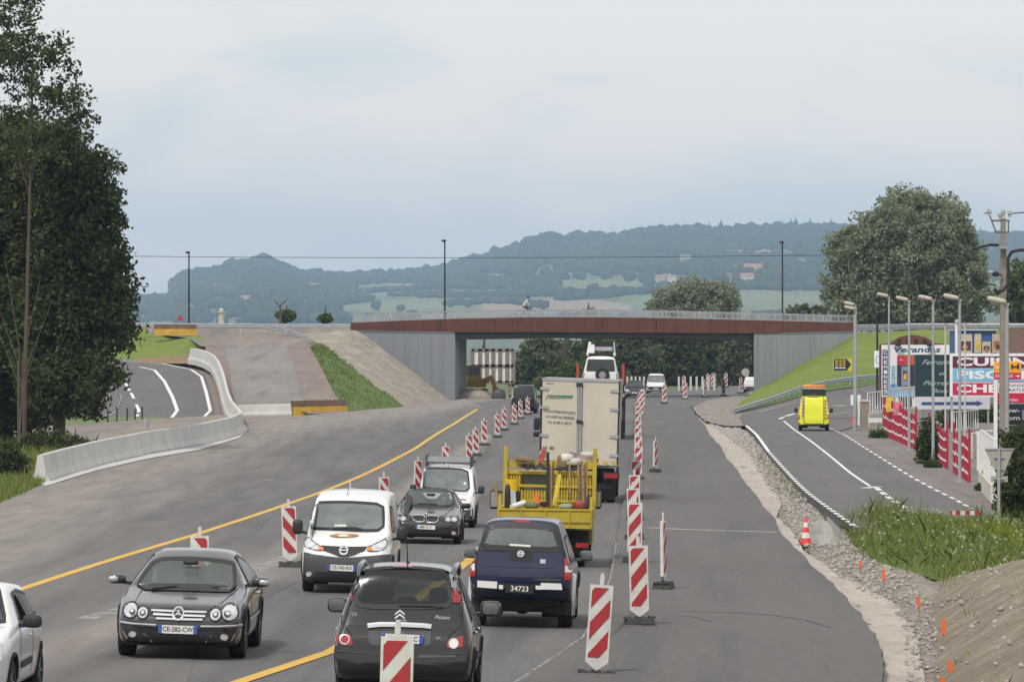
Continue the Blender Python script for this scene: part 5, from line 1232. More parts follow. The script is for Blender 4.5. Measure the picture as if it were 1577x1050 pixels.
c.wheels((.75, 3.5), .31, .2, .73)
# ---------------------------------------------------------------- black saloon, oncoming
c = Car('saloon_car', 'black saloon car with double kidney grille between two white vans', 'car', 4.52, 1.817, G(658, 836), 'toward', yaw=R(-1.0), roll=ROLL, axle=.8, px_w=104)
T = c.tr(590, 700, 7.244)
ws = chaikin(T([(246, 404), (480, 396), (740, 408), (772, 465), (800, 562), (620, 572), (380, 566), (186, 545), (205, 490)], 1.7), 1)
SW = [(1.9, .97), (3.55, 1.0), (3.3, 1.24), (2.7, 1.33), (2.4, 1.31)]; rw = [(-.5, 1.3), (.5, 1.3), (.6, 1.06), (-.6, 1.06)]
c.body(p_black, [(0, .5), (.03, .6), (.1, .7), (.25, .76), (.6, .82), (1.1, .9), (1.4, .95), (2.15, 1.31), (2.5, 1.40), (2.9, 1.42), (3.3, 1.38), (3.85, 1.12), (4.1, 1.06), (4.4, 1.02), (4.48, .9), (4.52, .6)], [(0, .27), (.1, .2), (.5, .17), (4.1, .2), (4.45, .3), (4.52, .42)],
       [(0, .68), (.04, .76), (.12, .82), (.3, .87), (.7, .9), (1.2, .908), (3.7, .905), (4.2, .88), (4.42, .8), (4.52, .68)], [(0, .5), (.2, .66), (.6, .78), (1.2, .86), (2, .92), (3.5, .96), (4.52, .92)], tumble=[(0, .35), (1.4, .4), (2.2, .5), (3.4, .52), (4.52, .4)],
       arches=((.8, .32, .36), (3.56, .32, .36)), cutwin=((inset(ws, .02), 'f'), (inset(SW, .02), 'L'), (inset(SW, .02), 'R'), (inset(rw, .02), 'r')))
c.window(ws, 'f', k_clear, 'windscreen'); c.window(SW, 'L', k_side, 'side_window'); c.window(SW, 'R', k_side, 'side_window'); c.window(rw, 'r', k_clear, 'rear_window')
for pts in ([(118, 690), (180, 670), (262, 694), (290, 738), (200, 745), (126, 735)], [(662, 742), (690, 705), (765, 690), (838, 700), (852, 742), (770, 758)]):
    h = c.patch(T(pts, .1), 'f', k_grey, 'headlight', off=.012); cx_ = sum(p[0] for p in pts) / 6; cy_ = sum(p[1] for p in pts) / 6
    for dx in (-38, 28): c.patch(T(ell(cx_ + dx, cy_ + 2, 25, 19, 14), .1), 'f', k_lens, 'lamp_bulb', off=.02, parent=h); c.ring(T(ell(cx_ + dx, cy_ + 2, 27, 21, 14), .1), 'f', k_chrome, 'lamp_ring', wd=.014, off=.022, parent=h)
for pts in ([(322, 684), (400, 680), (456, 690), (456, 748), (385, 752), (338, 732)], [(476, 692), (540, 686), (616, 694), (610, 742), (580, 758), (490, 756)]):
    g_ = c.patch(T(pts), 'f', k_ink, 'grille', off=.014); c.ring(T(pts), 'f', k_chrome, 'grille_frame', wd=.024, off=.024, parent=g_)
e = c.patch(T(ell(476, 662, 13, 13, 14), .1), 'f', k_plate, 'badge', off=.012); c.ring(T(ell(476, 662, 13, 13, 14), .1), 'f', k_ink, 'badge_ring', wd=.012, off=.016, parent=e)
c.plate(*T([(473, 806)])[0], 'f', '2880 YL 71', ys=-.035, tilt=R(1.3), eu2=False)
c.patch(T([(200, 792), (340, 800), (600, 842), (800, 815), (790, 850), (600, 882), (250, 868)]), 'f', k_ink, 'lower_intake', off=.012)
for x, y in ((180, 850), (782, 872)): c.patch(T(ell(x, y, 22, 20, 12)), 'f', k_lens, 'fog_lamp', off=.02)
c.line(T([(130, 775), (350, 792), (600, 800), (850, 788)]), 'f', k_plastic, 'bumper_gap', wd=.014, off=.008)
for pts in ([(245, 560), (270, 640), (325, 690)], [(790, 575), (720, 650), (625, 695)]): c.line(T(pts, .8), 'f', k_plastic, 'bonnet_gap', wd=.012, off=.005)
c.line(T([(380, 552), (600, 558)], 1.5), 'f', k_ink, 'wiper', wd=.025, off=.03)
for sx in (-1, 1):
    a = 'R' if sx > 0 else 'L'; c.mirror(sx * 1.0, 1.65, 1.0, (.24, .14, .15), p_black); c.line([(1.75, .4), (1.85, .95)], a, k_ink, 'door_gap', wd=.012); c.line([(2.75, .4), (2.75, 1.0)], a, k_ink, 'door_gap', wd=.012)
    MB(k_plastic).sup((sx * .905, 2.6, .82), (.04, .2, .035), .5, 8, 6).obj('door_handle', c.root, smooth=50)
MB(k_plastic).sup((.02, 1.85, 1.27), (.24, .05, .08), .6, 10, 6).obj('inner_mirror', c.root, smooth=50)
c.wheels((.8, 3.56), .32, .21, .79); c.cabin(1.55, .86, [(-.37, 2.35, 1.2), (.37, 2.35, 1.2), (-.3, 3.05, 1.12), (.3, 3.05, 1.12)], k_dash, wheel_x=.37)
seated_person('driver in grey jacket behind the windscreen of the black saloon car', c.M, .37, 2.4, .42, cloth=k_jacket)
# ---------------------------------------------------------------- white high van behind the saloon
c = Car('delivery_van', 'white high roofed van with roof rack behind the black saloon car', 'van', 4.3, 1.795, G(686, 811), 'toward', yaw=R(-1.0), roll=ROLL, axle=.8, px_w=91)
T = c.tr(590, 700, 7.244)
ws = chaikin(T([(408, 158), (660, 152), (938, 172), (952, 260), (968, 402), (800, 392), (560, 372), (366, 352), (385, 260)], 1.4), 1)
c.body(p_white, [(0, .6), (.03, .72), (.1, .88), (.25, .98), (.6, 1.06), (.95, 1.14), (1.6, 1.72), (1.8, 1.79), (2.4, 1.82), (4.1, 1.82), (4.25, 1.75), (4.3, 1.4)], [(0, .3), (.1, .24), (.5, .2), (4.2, .24), (4.3, .4)],
       [(0, .74), (.04, .81), (.12, .85), (.35, .88), (.8, .897), (4.2, .89), (4.3, .83)], [(0, .6), (.3, .85), (1, 1.0), (4.3, 1.05)], tumble=[(0, .3), (1, .08), (4.3, .06)], arches=((.8, .33, .37), (3.4, .33, .37)))
c.window(ws, 'f', k_glass2, 'windscreen')
c.patch(T([(310, 640), (560, 668), (1025, 600), (1030, 770), (1010, 800), (600, 800), (310, 780)]), 'f', k_grey, 'bumper', off=.02, res=.1)
for pts in ([(930, 545), (1000, 520), (1012, 590), (935, 600)], [(330, 500), (400, 520), (400, 590), (330, 570)]): c.patch(T(pts, .15), 'f', k_lens, 'headlight', off=.014)
c.patch(T([(560, 540), (820, 555), (800, 610), (580, 598)], .05), 'f', k_ink, 'grille', off=.012)
c.patch(T([(868, 486), (935, 494), (930, 506), (870, 500)], .5), 'f', M('dull red sticker', (.4, .1, .09), .6, var=.1), 'bonnet_sticker', off=.008)
c.patch(T(ell(912, 322, 18, 16, 10), 1.2), 'f', M('sticker pale cyan', (.45, .62, .6)), 'tax_sticker', off=.016)
for sx in (-1, 1):
    a = 'R' if sx > 0 else 'L'; c.window([(1.3, 1.12), (2.2, 1.1), (2.2, 1.55), (1.7, 1.56)], a, k_glass, 'side_window', wd=.04); c.mirror(sx * 1.04, 1.2, 1.14, (.2, .16, .24)); c.line([(1.2, .4), (1.2, 1.08)], a, k_grey, 'door_gap', wd=.012); c.line([(2.3, .4), (2.3, 1.6)], a, k_grey, 'door_gap', wd=.012)
rk = MB(k_grey)
for x in (-.68, .68): rk.beam((x, 1.9, 1.9), (x, 4.0, 1.9), .05, .05); [rk.beam((x, y, 1.76), (x, y, 2.14), .04, .04) for y in (1.95, 3.0, 3.95)]; rk.beam((x, 1.9, 2.12), (x, 4.0, 2.12), .04, .04)
for y in (1.95, 2.45, 3.0, 3.5, 3.95): rk.beam((-.7, y, 1.92), (.7, y, 1.92), .04, .04)
rk.obj('roof_rack', c.root)
MB(k_galv2 if False else m_galv2).box((0, 1.97, 2.02), (1.3, .02, .18)).obj('wind_deflector', c.root)
MB(k_ink).cyl((.02, 1.7, 1.75), (-.03, 1.8, 1.95), .008, .005, 6).obj('aerial', c.root)
c.wheels((.8, 3.4), .32, .2, .78)
# ---------------------------------------------------------------- silver white hatchback cut by the left edge
nr = G(-88, 1085)
c = Car('hatchback_car', 'white small hatchback cut by the left edge, driver in green at the open window', 'car', 3.8, 1.64, nr, 'toward', yaw=R(-2.6), roll=ROLL, axle=.8, k=1.02)
T = c.tr(0, 880, 6.175)
ws = [(-.46, 1.33), (0, 1.345), (.46, 1.33), (.60, 1.06), (.63, 1.0), (-.63, 1.0), (-.60, 1.06)]
SW = [(1.62, .96), (2.32, .98), (2.32, 1.31), (2.05, 1.28)]; SW2 = [(2.42, .98), (3.1, 1.03), (2.95, 1.26), (2.42, 1.32)]
c.body(p_white, [(0, .52), (.03, .62), (.1, .72), (.25, .80), (.6, .88), (1.0, .95), (1.15, .97), (1.85, 1.36), (2.1, 1.42), (2.5, 1.43), (3.2, 1.38), (3.45, 1.25), (3.7, .95), (3.77, .85), (3.8, .6)], [(0, .27), (.1, .2), (.5, .18), (3.6, .22), (3.8, .4)],
       [(0, .6), (.04, .68), (.12, .74), (.3, .79), (.7, .815), (1.2, .82), (3.0, .82), (3.5, .78), (3.7, .72), (3.8, .62)], [(0, .5), (.2, .68), (.6, .8), (1.2, .88), (2, .93), (3.0, .96), (3.8, .9)], tumble=[(0, .4), (1.2, .4), (2.2, .44), (3.8, .4)],
       arches=((.8, .3, .34), (3.27, .3, .34)), cutwin=((inset(ws, .02), 'f'), (inset(SW, .02), 'L'), (inset(SW, .02), 'R'), (inset(SW2, .02), 'R')))
c.window(ws, 'f', k_clear, 'windscreen'); c.window(SW, 'L', k_side, 'side_window'); c.ring(SW, 'R', k_plastic, 'window_seal', wd=.05, off=.01); c.window(SW2, 'R', k_clear, 'rear_side_window')
for sx in (-1, 1):
    a = 'R' if sx > 0 else 'L'
    c.patch([(sx * .44, .72), (sx * .62, .80), (sx * .73, .78), (sx * .745, .60), (sx * .66, .56), (sx * .5, .6)][::sx], 'f', k_lens, 'headlight', off=.014); c.patch(ell(sx * .64, .68, .06, .06, 14), 'f', k_bulb, 'lamp_bulb', off=.022)
    c.line([(1.35, .3), (1.32, .75), (1.5, .95)], a, k_grey, 'door_gap', wd=.012); c.line([(2.4, .32), (2.4, .95)], a, k_grey, 'door_gap', wd=.012); c.line([(1.42, .47), (2.35, .49)], a, k_plastic, 'rub_strip', wd=.09, off=.012)
    c.mirror(sx * .93, 1.5, 1.0, (.24, .15, .16)); MB(p_white).sup((sx * .815, 2.2, .8), (.03, .15, .035), .5, 8, 6).obj('door_handle', c.root, smooth=50)
    c.patch([(sx * .25, .45), (sx * .7, .45), (sx * .68, .32), (sx * .25, .3)][::sx], 'f', k_plastic, 'bumper_insert', off=.01)
c.patch([(-.4, .66), (.4, .66), (.36, .58), (-.36, .58)], 'f', k_ink, 'grille', off=.01); c.plate(0, .42, 'f', 'BK-418-QD')
c.wheels((.8, 3.27), .29, .19, .71); c.cabin(1.3, .84, [(-.34, 2.1, 1.18), (.34, 2.1, 1.18)], k_dash, wheel_x=.34)
seated_person('driver in bright green top at the open window of the white hatchback', c.M, .37, 2.05, .4, cloth=k_green, arm_out=1)
# ---------------------------------------------------------------- black people carrier, seen from behind
c = Car('people_carrier', 'black tall family car nearest to the viewer, seen from behind with roof rails', 'car', 4.08, 1.73, G(620, 1079), 'away', yaw=R(-1.9), roll=ROLL, axle=.62, px_w=212)
T = c.tr(500, 840, 5.0)
rwp = chaikin(T([(236, 195), (400, 172), (580, 164), (760, 170), (938, 192), (962, 320), (985, 455), (820, 470), (560, 468), (300, 468), (238, 430), (214, 330)], .25), 1)
SW = [(1.75, 1.0), (3.35, 1.06), (3.25, 1.42), (2.6, 1.52), (2.1, 1.46)]; fw_ = [(-.52, 1.46), (.52, 1.46), (.68, 1.05), (-.68, 1.05)]
c.body(p_brownblack, [(0, .55), (.03, .65), (.1, .78), (.3, .9), (.7, 1.0), (1.05, 1.08), (1.75, 1.52), (2.0, 1.62), (2.5, 1.71), (3.2, 1.72), (3.62, 1.70), (3.76, 1.655), (3.82, 1.52), (3.92, 1.1), (3.99, .96), (4.05, .8), (4.08, .62)], [(0, .28), (.1, .22), (.5, .2), (3.7, .23), (4.0, .3), (4.08, .4)],
       [(0, .62), (.05, .7), (.15, .77), (.4, .83), (.9, .862), (3.3, .865), (3.7, .865), (3.95, .86), (4.04, .84), (4.08, .8)], [(0, .55), (.3, .8), (1, .92), (2, .97), (3.4, 1.0), (3.8, .98), (4.08, .75)], tumble=[(0, .4), (1.2, .34), (3.0, .3), (4.08, .27)],
       arches=((.85, .32, .36), (3.42, .32, .36)), cutwin=((inset(rwp, .02), 'r'), (inset(fw_, .02), 'f'), (inset(SW, .02), 'L'), (inset(SW, .02), 'R')))
c.window(rwp, 'r', k_side, 'rear_window', wd=.06); c.window(fw_, 'f', k_clear, 'windscreen'); c.window(SW, 'L', k_side, 'side_window'); c.window(SW, 'R', k_side, 'side_window')
c.patch(T([(524, 150), (678, 152), (676, 172), (526, 170)], .45), 'r', k_red, 'high_brake_light', off=.02, skirt=.05)
k_smoke = M('smoked clear lens', (.28, .27, .28), .15, metal=.2, var=.3, scale=8, coat=.8)
for pts, m_, nm in (([(212, 196), (242, 205), (208, 305), (165, 292), (178, 240)], k_smoke, 'reversing_lamp'), ([(152, 318), (210, 320), (206, 418), (134, 410), (138, 360)], k_red, 'tail_lamp'), ([(955, 212), (1008, 258), (1036, 335), (974, 322)], k_smoke, 'reversing_lamp'), ([(978, 344), (1038, 340), (1054, 420), (1040, 438), (986, 432)], k_red, 'tail_lamp')):
    h = c.patch(T(pts, .3), 'r', m_, nm, off=.014); c.ring(T(pts, .3), 'r', k_plastic, 'lamp_seal', wd=.016, off=.016, parent=h)
for pts, (ex, ey), m_ in (([(92, 690), (200, 688), (218, 768), (150, 770), (88, 748)], (154, 724), k_red), ([(962, 718), (1066, 698), (1064, 778), (944, 788), (940, 750)], (994, 754), k_plate)):
    h = c.patch(T(pts, .02), 'r', k_red, 'bumper_lamp', off=.014); c.ring(T(ell(ex, ey, 35, 34, 16), .02), 'r', k_chrome, 'lamp_ring', wd=.014, off=.026, parent=h); c.patch(T(ell(ex, ey, 32, 31, 16), .02), 'r', m_, 'lamp_bowl', off=.024, parent=h)
c.line(T([(330, 620), (420, 610), (580, 610), (760, 618), (822, 626)], .08), 'r', k_chrome, 'tailgate_chrome', wd=.055, off=.03)
c.patch(T([(336, 652), (820, 658), (818, 752), (780, 768), (370, 762), (342, 740)], .08), 'r', k_grey, 'plate_recess', off=.006)
c.plate(*T([(600, 712)], .08)[0], 'r', 'AY-318-AC', ys=c.L - .02, tilt=-R(1.2))
for yy in (505, 535):
    ch = [(540, yy + 18), (578, yy - 12), (616, yy + 18), (616, yy + 32), (578, yy + 4), (540, yy + 32)]; c.patch(T(ch, .12), 'r', k_chrome, 'chevron_badge', off=.014)
def rtext(t_, cx_, cy_, yd, size, name='lettering', **kw):
    u, v = T([(cx_, cy_)], yd)[0]; h, n_, d = c.hit(u, v, 'r'); o = text(t_, size, k_chrome, c.root, h + n_ * .006, (R(90) - .25, 0, math.pi), ext=.002, name=name, **kw); return o
rtext('C3', 226, 530, .12, .055); rtext('Picasso', 905, 552, .12, .065, shear=.25); rtext('CITROËN', 590, 577, .1, .03, bold=.01); rtext('VTi', 876, 712, .06, .04)
c.patch(T([(88, 772), (350, 800), (800, 806), (1068, 790), (1070, 880), (880, 930), (660, 905), (300, 905), (250, 925), (90, 880)], 0), 'r', p_black, 'bumper_step', off=.022, res=.09)
c.line(T([(100, 815), (350, 836), (800, 842), (1060, 828)], 0), 'r', k_plastic, 'bumper_gap', wd=.02, off=.028); c.line(T([(720, 858), (1010, 850)], 0), 'r', k_grey, 'reflector_strip', wd=.03, off=.03)
c.line(T([(120, 430), (130, 600), (205, 670), (220, 780)], .15), 'r', k_ink, 'tailgate_gap', wd=.012, off=.004); c.line(T([(1060, 440), (1060, 600), (960, 690), (940, 790)], .15), 'r', k_ink, 'tailgate_gap', wd=.012, off=.004)
c.line(T([(570, 458), (720, 462), (900, 462)], .2), 'r', k_ink, 'rear_wiper', wd=.025, off=.03); c.patch(T(ell(870, 464, 42, 14, 14), .2), 'r', k_plastic, 'wiper_hub', off=.03)
for sx in (-1, 1):
    a = 'R' if sx > 0 else 'L'
    MB(p_grey).tube([(sx * .58, 1.9, 1.54), (sx * .59, 2.0, 1.63), (sx * .60, 2.6, 1.70), (sx * .60, 3.3, 1.69), (sx * .595, 3.62, 1.66), (sx * .59, 3.72, 1.56)], [.03, .032, .032, .032, .03, .02], 8).obj('roof_rail', c.root, smooth=60)
    c.mirror(sx * .99, 1.55, 1.09, (.27, .14, .2), p_black, glass=k_glass2); c.line([(1.6, .4), (1.62, .95)], a, k_ink, 'door_gap', wd=.012); c.line([(2.6, .35), (2.62, 1.0)], a, k_ink, 'door_gap', wd=.012); c.line([(1.4, .5), (3.0, .55)], a, k_plastic, 'rub_strip', wd=.08, off=.014)
    for y in (2.45, 3.3): MB(k_chrome).sup((sx * .875, y, .88), (.04, .2, .04), .5, 8, 6).obj('door_handle', c.root, smooth=50)
MB(k_ink).cyl((0, 3.35, 1.7), (.01, 3.6, 2.05), .009, .004, 6).sup((0, 3.34, 1.72), (.06, .1, .06), .8, 8, 6).obj('aerial', c.root)
c.wheels((.85, 3.42), .315, .2, .755); c.cabin(1.25, .92, [(-.36, 1.95, 1.28), (.36, 1.95, 1.28), (-.4, 2.85, 1.25), (.0, 2.85, 1.2), (.4, 2.85, 1.25)], k_seat, wheel_x=-.36)
# ---------------------------------------------------------------- blue pick-up with hard top
c = Car('pickup_truck', 'dark blue pick-up with hard top and white bumper driving away, plate reading 34723', 'pickup', 5.1, 1.82, G(800, 963), 'away', yaw=R(-2.4), roll=ROLL, axle=1.05, px_w=157)
T = c.tr(710, 790, 5.675)
gl = chaikin(T([(240, 108), (500, 102), (812, 124), (848, 220), (882, 326), (520, 312), (166, 298), (205, 200)], .12), 1)
c.body(p_blue, [(0, .7), (.03, .82), (.1, .95), (.5, 1.05), (1.2, 1.1), (1.5, 1.15), (2.05, 1.78), (2.4, 1.88), (3.0, 1.92), (4.5, 1.94), (4.90, 1.92), (4.96, 1.86), (5.04, 1.3), (5.07, 1.16), (5.085, 1.10), (5.1, 1.04)], [(0, .45), (.3, .42), (4.7, .46), (4.95, .7), (5.1, .74)],
       [(0, .75), (.06, .82), (.2, .88), (.6, .905), (4.85, .91), (4.98, .91), (5.07, .905), (5.1, .89)], [(0, .65), (.3, .9), (1.2, 1.04), (5.1, 1.08)], tumble=[(0, .3), (1.5, .25), (3, .2), (5.1, .22)], arches=((.9, .4, .45), (4.05, .4, .45)))
c.window(gl, 'r', k_glass2, 'rear_window', wd=.11)
c.line(T([(112, 316), (300, 322), (520, 330), (760, 338), (938, 342)], .05), 'r', k_ink, 'canopy_seam', wd=.045, off=.012)
for q_ in ([(140, 338), (132, 460), (136, 590)], [(896, 350), (900, 480), (894, 604)]): c.line(T(q_, .03), 'r', k_ink, 'tailgate_gap', wd=.022, off=.022)
c.patch(T([(150, 334), (890, 348), (890, 600), (800, 598), (480, 586), (142, 580)], .02), 'r', p_blue, 'tailgate', off=.018, res=.1)
c.line(T([(215, 462), (500, 472), (815, 480)], .02), 'r', k_ink, 'tailgate_crease', wd=.014, off=.024); c.line(T([(225, 546), (500, 556), (830, 560)], .02), 'r', k_ink, 'tailgate_crease', wd=.014, off=.024)
h = c.patch(T([(414, 334), (622, 344), (616, 412), (590, 420), (440, 414), (424, 404)], .02), 'r', k_ink, 'handle_panel', off=.028)
c.ring(T(ell(521, 356, 26, 22, 16), .02), 'r', k_chrome, 'badge_ring', wd=.026, off=.04, parent=h); c.line(T([(492, 352), (550, 360)], .02), 'r', k_chrome, 'badge_bar', wd=.03, off=.044, parent=h)
c.patch(T([(690, 402), (740, 404), (738, 440), (692, 438)], .02), 'r', p_silver, 'trim_badge', off=.026); c.line(T([(640, 576), (870, 582)], .02), 'r', k_grey, 'tailgate_lettering', wd=.03, off=.026)
for pts in ([(84, 364), (126, 372), (122, 552), (72, 548), (70, 430)], [(904, 388), (966, 400), (960, 585), (902, 578)]):
    l = T(pts, .04); h = c.patch(l, 'r', k_red, 'tail_lamp', off=.022); m1 = [(lerp(pts[0][0], pts[-2][0], .38), lerp(pts[0][1], pts[-2][1], .38)), (lerp(pts[1][0], pts[-3 if len(pts) == 5 else -2][0], .38), 470)]
    x0, x1 = min(p[0] for p in pts) + 8, max(p[0] for p in pts) - 6; c.patch(T([(x0, 440 + 20 * (x0 > 500)), (x1, 442 + 20 * (x0 > 500)), (x1, 500 + 15 * (x0 > 500)), (x0, 498 + 15 * (x0 > 500))], .04), 'r', k_lens, 'reversing_lamp', off=.03, parent=h)
c.patch(T([(468, 60), (604, 66), (602, 82), (470, 76)], .2), 'r', k_red, 'high_brake_light', off=.014)
c.line(T([(425, 276), (520, 282), (608, 288)], .1), 'r', k_plate, 'window_lettering', wd=.035, off=.02)
# bumper, hitch, axle
def bz(cx_, cy_, yd=0): return T([(cx_, cy_)], yd)[0]
def slab(pts, yd, thick, mat, name):
    q = T(pts, yd); y = c.L - yd; return MB(mat).prism([(u, y, v) for u, v in q], (0, -thick, 0)).obj(name, c.root)
slab([(142, 588), (316, 598), (312, 658), (140, 646)], -.1, .22, p_white, 'bumper'); slab([(698, 608), (876, 614), (886, 668), (692, 664)], -.1, .22, p_white, 'bumper')
slab([(312, 612), (706, 624), (704, 668), (312, 656)], -.06, .2, k_ink, 'bumper_step'); slab([(330, 624), (368, 628), (366, 664), (330, 660)], -.075, .05, k_plate, 'bumper_edge'); slab([(652, 630), (704, 634), (702, 668), (652, 664)], -.075, .05, k_plate, 'bumper_edge')
c.plate(*bz(512, 660, -.1), 'r', '34723', wd=.5, hh=.15, ys=c.L + .085, eu=False, eu2=False, bg=k_ink, ink=k_plate, tsize=.13, tilt=-R(1.5))
slab([(140, 655), (880, 672), (860, 800), (700, 815), (560, 850), (480, 850), (420, 812), (330, 800), (150, 780)], .35, .5, k_under, 'chassis')
MB(k_under).cyl((-.7, 4.05, .38), (.7, 4.05, .38), .07, None, 10).sup((0, 4.05, .36), (.3, .3, .3), .9, 12, 8).obj('rear_axle', c.root)
for sx in (-1, 1):
    MB(k_plastic).box((sx * .74, 4.55, .42), (.3, .03, .36)).obj('mud_flap', c.root)
    a = 'R' if sx > 0 else 'L'; c.window([(1.7, 1.15), (2.9, 1.15), (2.9, 1.6), (2.15, 1.58)], a, k_glass, 'side_window', wd=.04); c.window([(3.1, 1.15), (4.6, 1.15), (4.5, 1.58), (3.1, 1.6)], a, k_glass, 'canopy_window', wd=.04)
    fl = MB(p_silver); arc = [(4.05 + math.cos(t) * .56, .42 + math.sin(t) * .56) for t in np.linspace(-.35, math.pi + .2, 15)]; arc2 = [(4.05 + math.cos(t) * .44, .42 + math.sin(t) * .44) for t in np.linspace(-.35, math.pi + .2, 15)]
    fl.grid([[(sx * .895, y, z) for y, z in arc], [(sx * .955, y, z) for y, z in [(lerp(p[0], q[0], .4), lerp(p[1], q[1], .4)) for p, q in zip(arc, arc2)]], [(sx * .955, y, z) for y, z in arc2], [(sx * .9, y, z) for y, z in arc2]]); fl.obj('fender_flare', c.root, smooth=50)
    c.mirror(sx * 1.06, 1.75, 1.18, (.24, .14, .19), p_grey, glass=k_glass2); MB(k_grey).box((sx * .86, 2.6, .38), (.12, 1.6, .06)).obj('side_step', c.root)
c.wheels((.9, 4.05), .36, .25, .77, spokes=6)
# ---------------------------------------------------------------- trucks: built from real parts on a frame that leans with the road
class Rig:
    def __init__(s, name, label, cat, near, yaw, group=None, roll=ROLL, k=1.0, z=None):
        s.Y0 = near.y; s.k = k
        s.M = Matrix.Translation((near.x, near.y, zg(near.x, near.y) if z is None else z)) @ Matrix.Rotation(yaw, 4, 'Z') @ Matrix.Rotation(roll, 4, 'Y') @ Matrix.Scale(k, 4)
        s.inv = s.M.inverted(); s.root = empty(name); lo, q, sc = s.M.decompose(); s.root.location = lo; s.root.rotation_euler = q.to_euler(); s.root.scale = sc
        tag(s.root, label, cat, group)
    def at(s, px, py, yd=0): return s.inv @ P(px, py, s.Y0 + yd * s.k)
    def tr(s, ox, oy, sc):
        return lambda x, y, yd=0: s.at(ox + x / sc, oy + y / sc, yd)
    def wheel(s, x, y, r, wd, dual=False):
        for i in range(2 if dual else 1):
            xx = x + (0 if not dual else (-math.copysign(1, x)) * i * (wd + .03))
            t = MB(k_rubber).lathe([(r * .6, -wd / 2), (r * .94, -wd / 2), (r, -wd * .36), (r, wd * .36), (r * .94, wd / 2), (r * .6, wd / 2), (r * .6, -wd / 2)], (0, 0, 0), 'x', 20).obj('wheel', s.root, smooth=40, loc=(xx, y, r))
            MB(k_grey).cyl((-wd * .3, 0, 0), (wd * .3, 0, 0), r * .6, None, 14).cyl((-wd * .4, 0, 0), (wd * .4, 0, 0), r * .18, None, 8).obj('rim', t, smooth=40)
# yellow tipper
near = G(846, 872); near.y -= .6
r = Rig('tipper_truck', 'yellow dropside works lorry with mesh headboard, ahead of the blue pick-up', 'truck', near, R(-2.2), k=near.y / F * 147 / 2.1)
near0 = r.at(842, 872); T = r.tr(750, 690, 5.25); rt = r.root
def px_box(pts, yd, thick, mat, name, parent=None):
    return MB(mat).prism([T(x, y, yd) for x, y in pts], (0, thick, 0)).obj(name, parent or rt)
tg = px_box([(86, 492), (850, 502), (846, 642), (82, 632)], 0, .05, p_yellow, 'tailgate')
for x in (90, 270, 470, 660, 836): px_box([(x, 498), (x + 10, 498), (x + 10, 636), (x, 636)], -.035, .03, p_yellow, 'tailgate_rib', tg)
px_box([(86, 484), (852, 494), (850, 508), (86, 498)], -.03, .1, p_yellow, 'tailgate_rail', tg); px_box([(84, 588), (848, 598), (848, 606), (84, 596)], -.03, .03, M('worn yellow edge', (.3, .2, .03), .7, var=.3), 'tailgate_rail', tg)
BED = 3.0
fz = T(80, 640, .1).z + .05; lx, rx_ = T(92, 560, .1).x, T(846, 560, .1).x; tz = T(470, 495).z; hz_ = T(470, 150, BED).z
MB(p_yellow).box(((lx + rx_) / 2, BED / 2, fz), (rx_ - lx, BED, .06)).obj('bed_floor', rt)
for x in (lx + .02, rx_ - .02):
    sb = MB(p_yellow).box((x, BED / 2, (fz + tz) / 2), (.05, BED - .1, tz - fz)).obj('side_board', rt)
    MB(p_yellow).box((x, BED - .05, (tz + hz_) / 2 + .1), (.09, .09, hz_ - tz + .7)).obj('corner_post', rt); MB(p_yellow).box((x, .12, (fz + tz) / 2), (.09, .09, tz - fz + .1)).obj('corner_post', rt)
    MB(p_yellow).prism([(x - .03, .1, tz), (x - .03, .55, tz), (x - .03, .1, tz + .3)], (.06, 0, 0)).obj('corner_gusset', rt)
hb = MB(p_yellow)
for z in (tz - .3, tz + .1, (tz + hz_) / 2, hz_ - .14, hz_): hb.beam((lx, BED, z), (rx_, BED, z), .05, .06)
for y_ in (108, 130): hb.beam((lx, BED, T(470, y_, BED).z), (rx_, BED, T(470, y_, BED).z), .045, .05)
hbo = hb.obj('headboard_frame', rt)
wx0, wx1 = T(292, 280, BED).x, T(495, 280, BED).x; wz0, wz1 = T(400, 340, BED).z, T(400, 222, BED).z
x = lx + .08
while x < rx_ - .05:
    if not (wx0 - .03 < x < wx1 + .03): MB(p_yellow).box((x, BED + .03, (tz - .3 + hz_ - .1) / 2), (.042, .03, hz_ - tz + .2)).obj('headboard_slat', rt)
    else: MB(p_yellow).box((x, BED + .03, (tz - .3 + wz0) / 2), (.042, .03, wz0 - tz + .3)).obj('headboard_slat', rt)
    x += .064
for z in np.arange(tz, hz_ - .1, .11):
    MB(p_yellow).beam((wx1 + .05, BED + .06, z), (rx_, BED + .06, z), .02, .03).obj('mesh_bar', rt); MB(p_yellow).beam((lx, BED + .06, z), (wx0 - .05, BED + .06, z), .02, .03).obj('mesh_bar', rt)
cabz = hz_ - .12
cb = MB(M('shaded cab paint', (.26, .18, .025), .6, var=.2)).box(((lx + rx_) / 2, BED + 1.1, (fz + cabz) / 2 - .25), (rx_ - lx - .12, 1.7, cabz - fz + .5)).obj('cab', rt)  # body yellow darkened to paint in the shade behind the headboard
MB(k_glass2).box(((wx0 + wx1) / 2, BED + .22, (wz0 + wz1) / 2), (wx1 - wx0, .04, wz1 - wz0)).obj('cab_rear_window', rt)
for sx, px_ in ((-1, 58), (1, 892)):
    m_ = T(px_, 412, BED + 1.6); o = MB(k_plastic).sup((m_.x, m_.y, m_.z), (.2, .12, .45), .4, 12, 8).beam((m_.x, m_.y, m_.z + .2), (m_.x - sx * .45, m_.y, m_.z + .1), .04, .04).obj('mirror', rt, smooth=50); MB(k_chrome).box((m_.x, m_.y - .065, m_.z), (.15, .01, .34)).obj('mirror_glass', o)
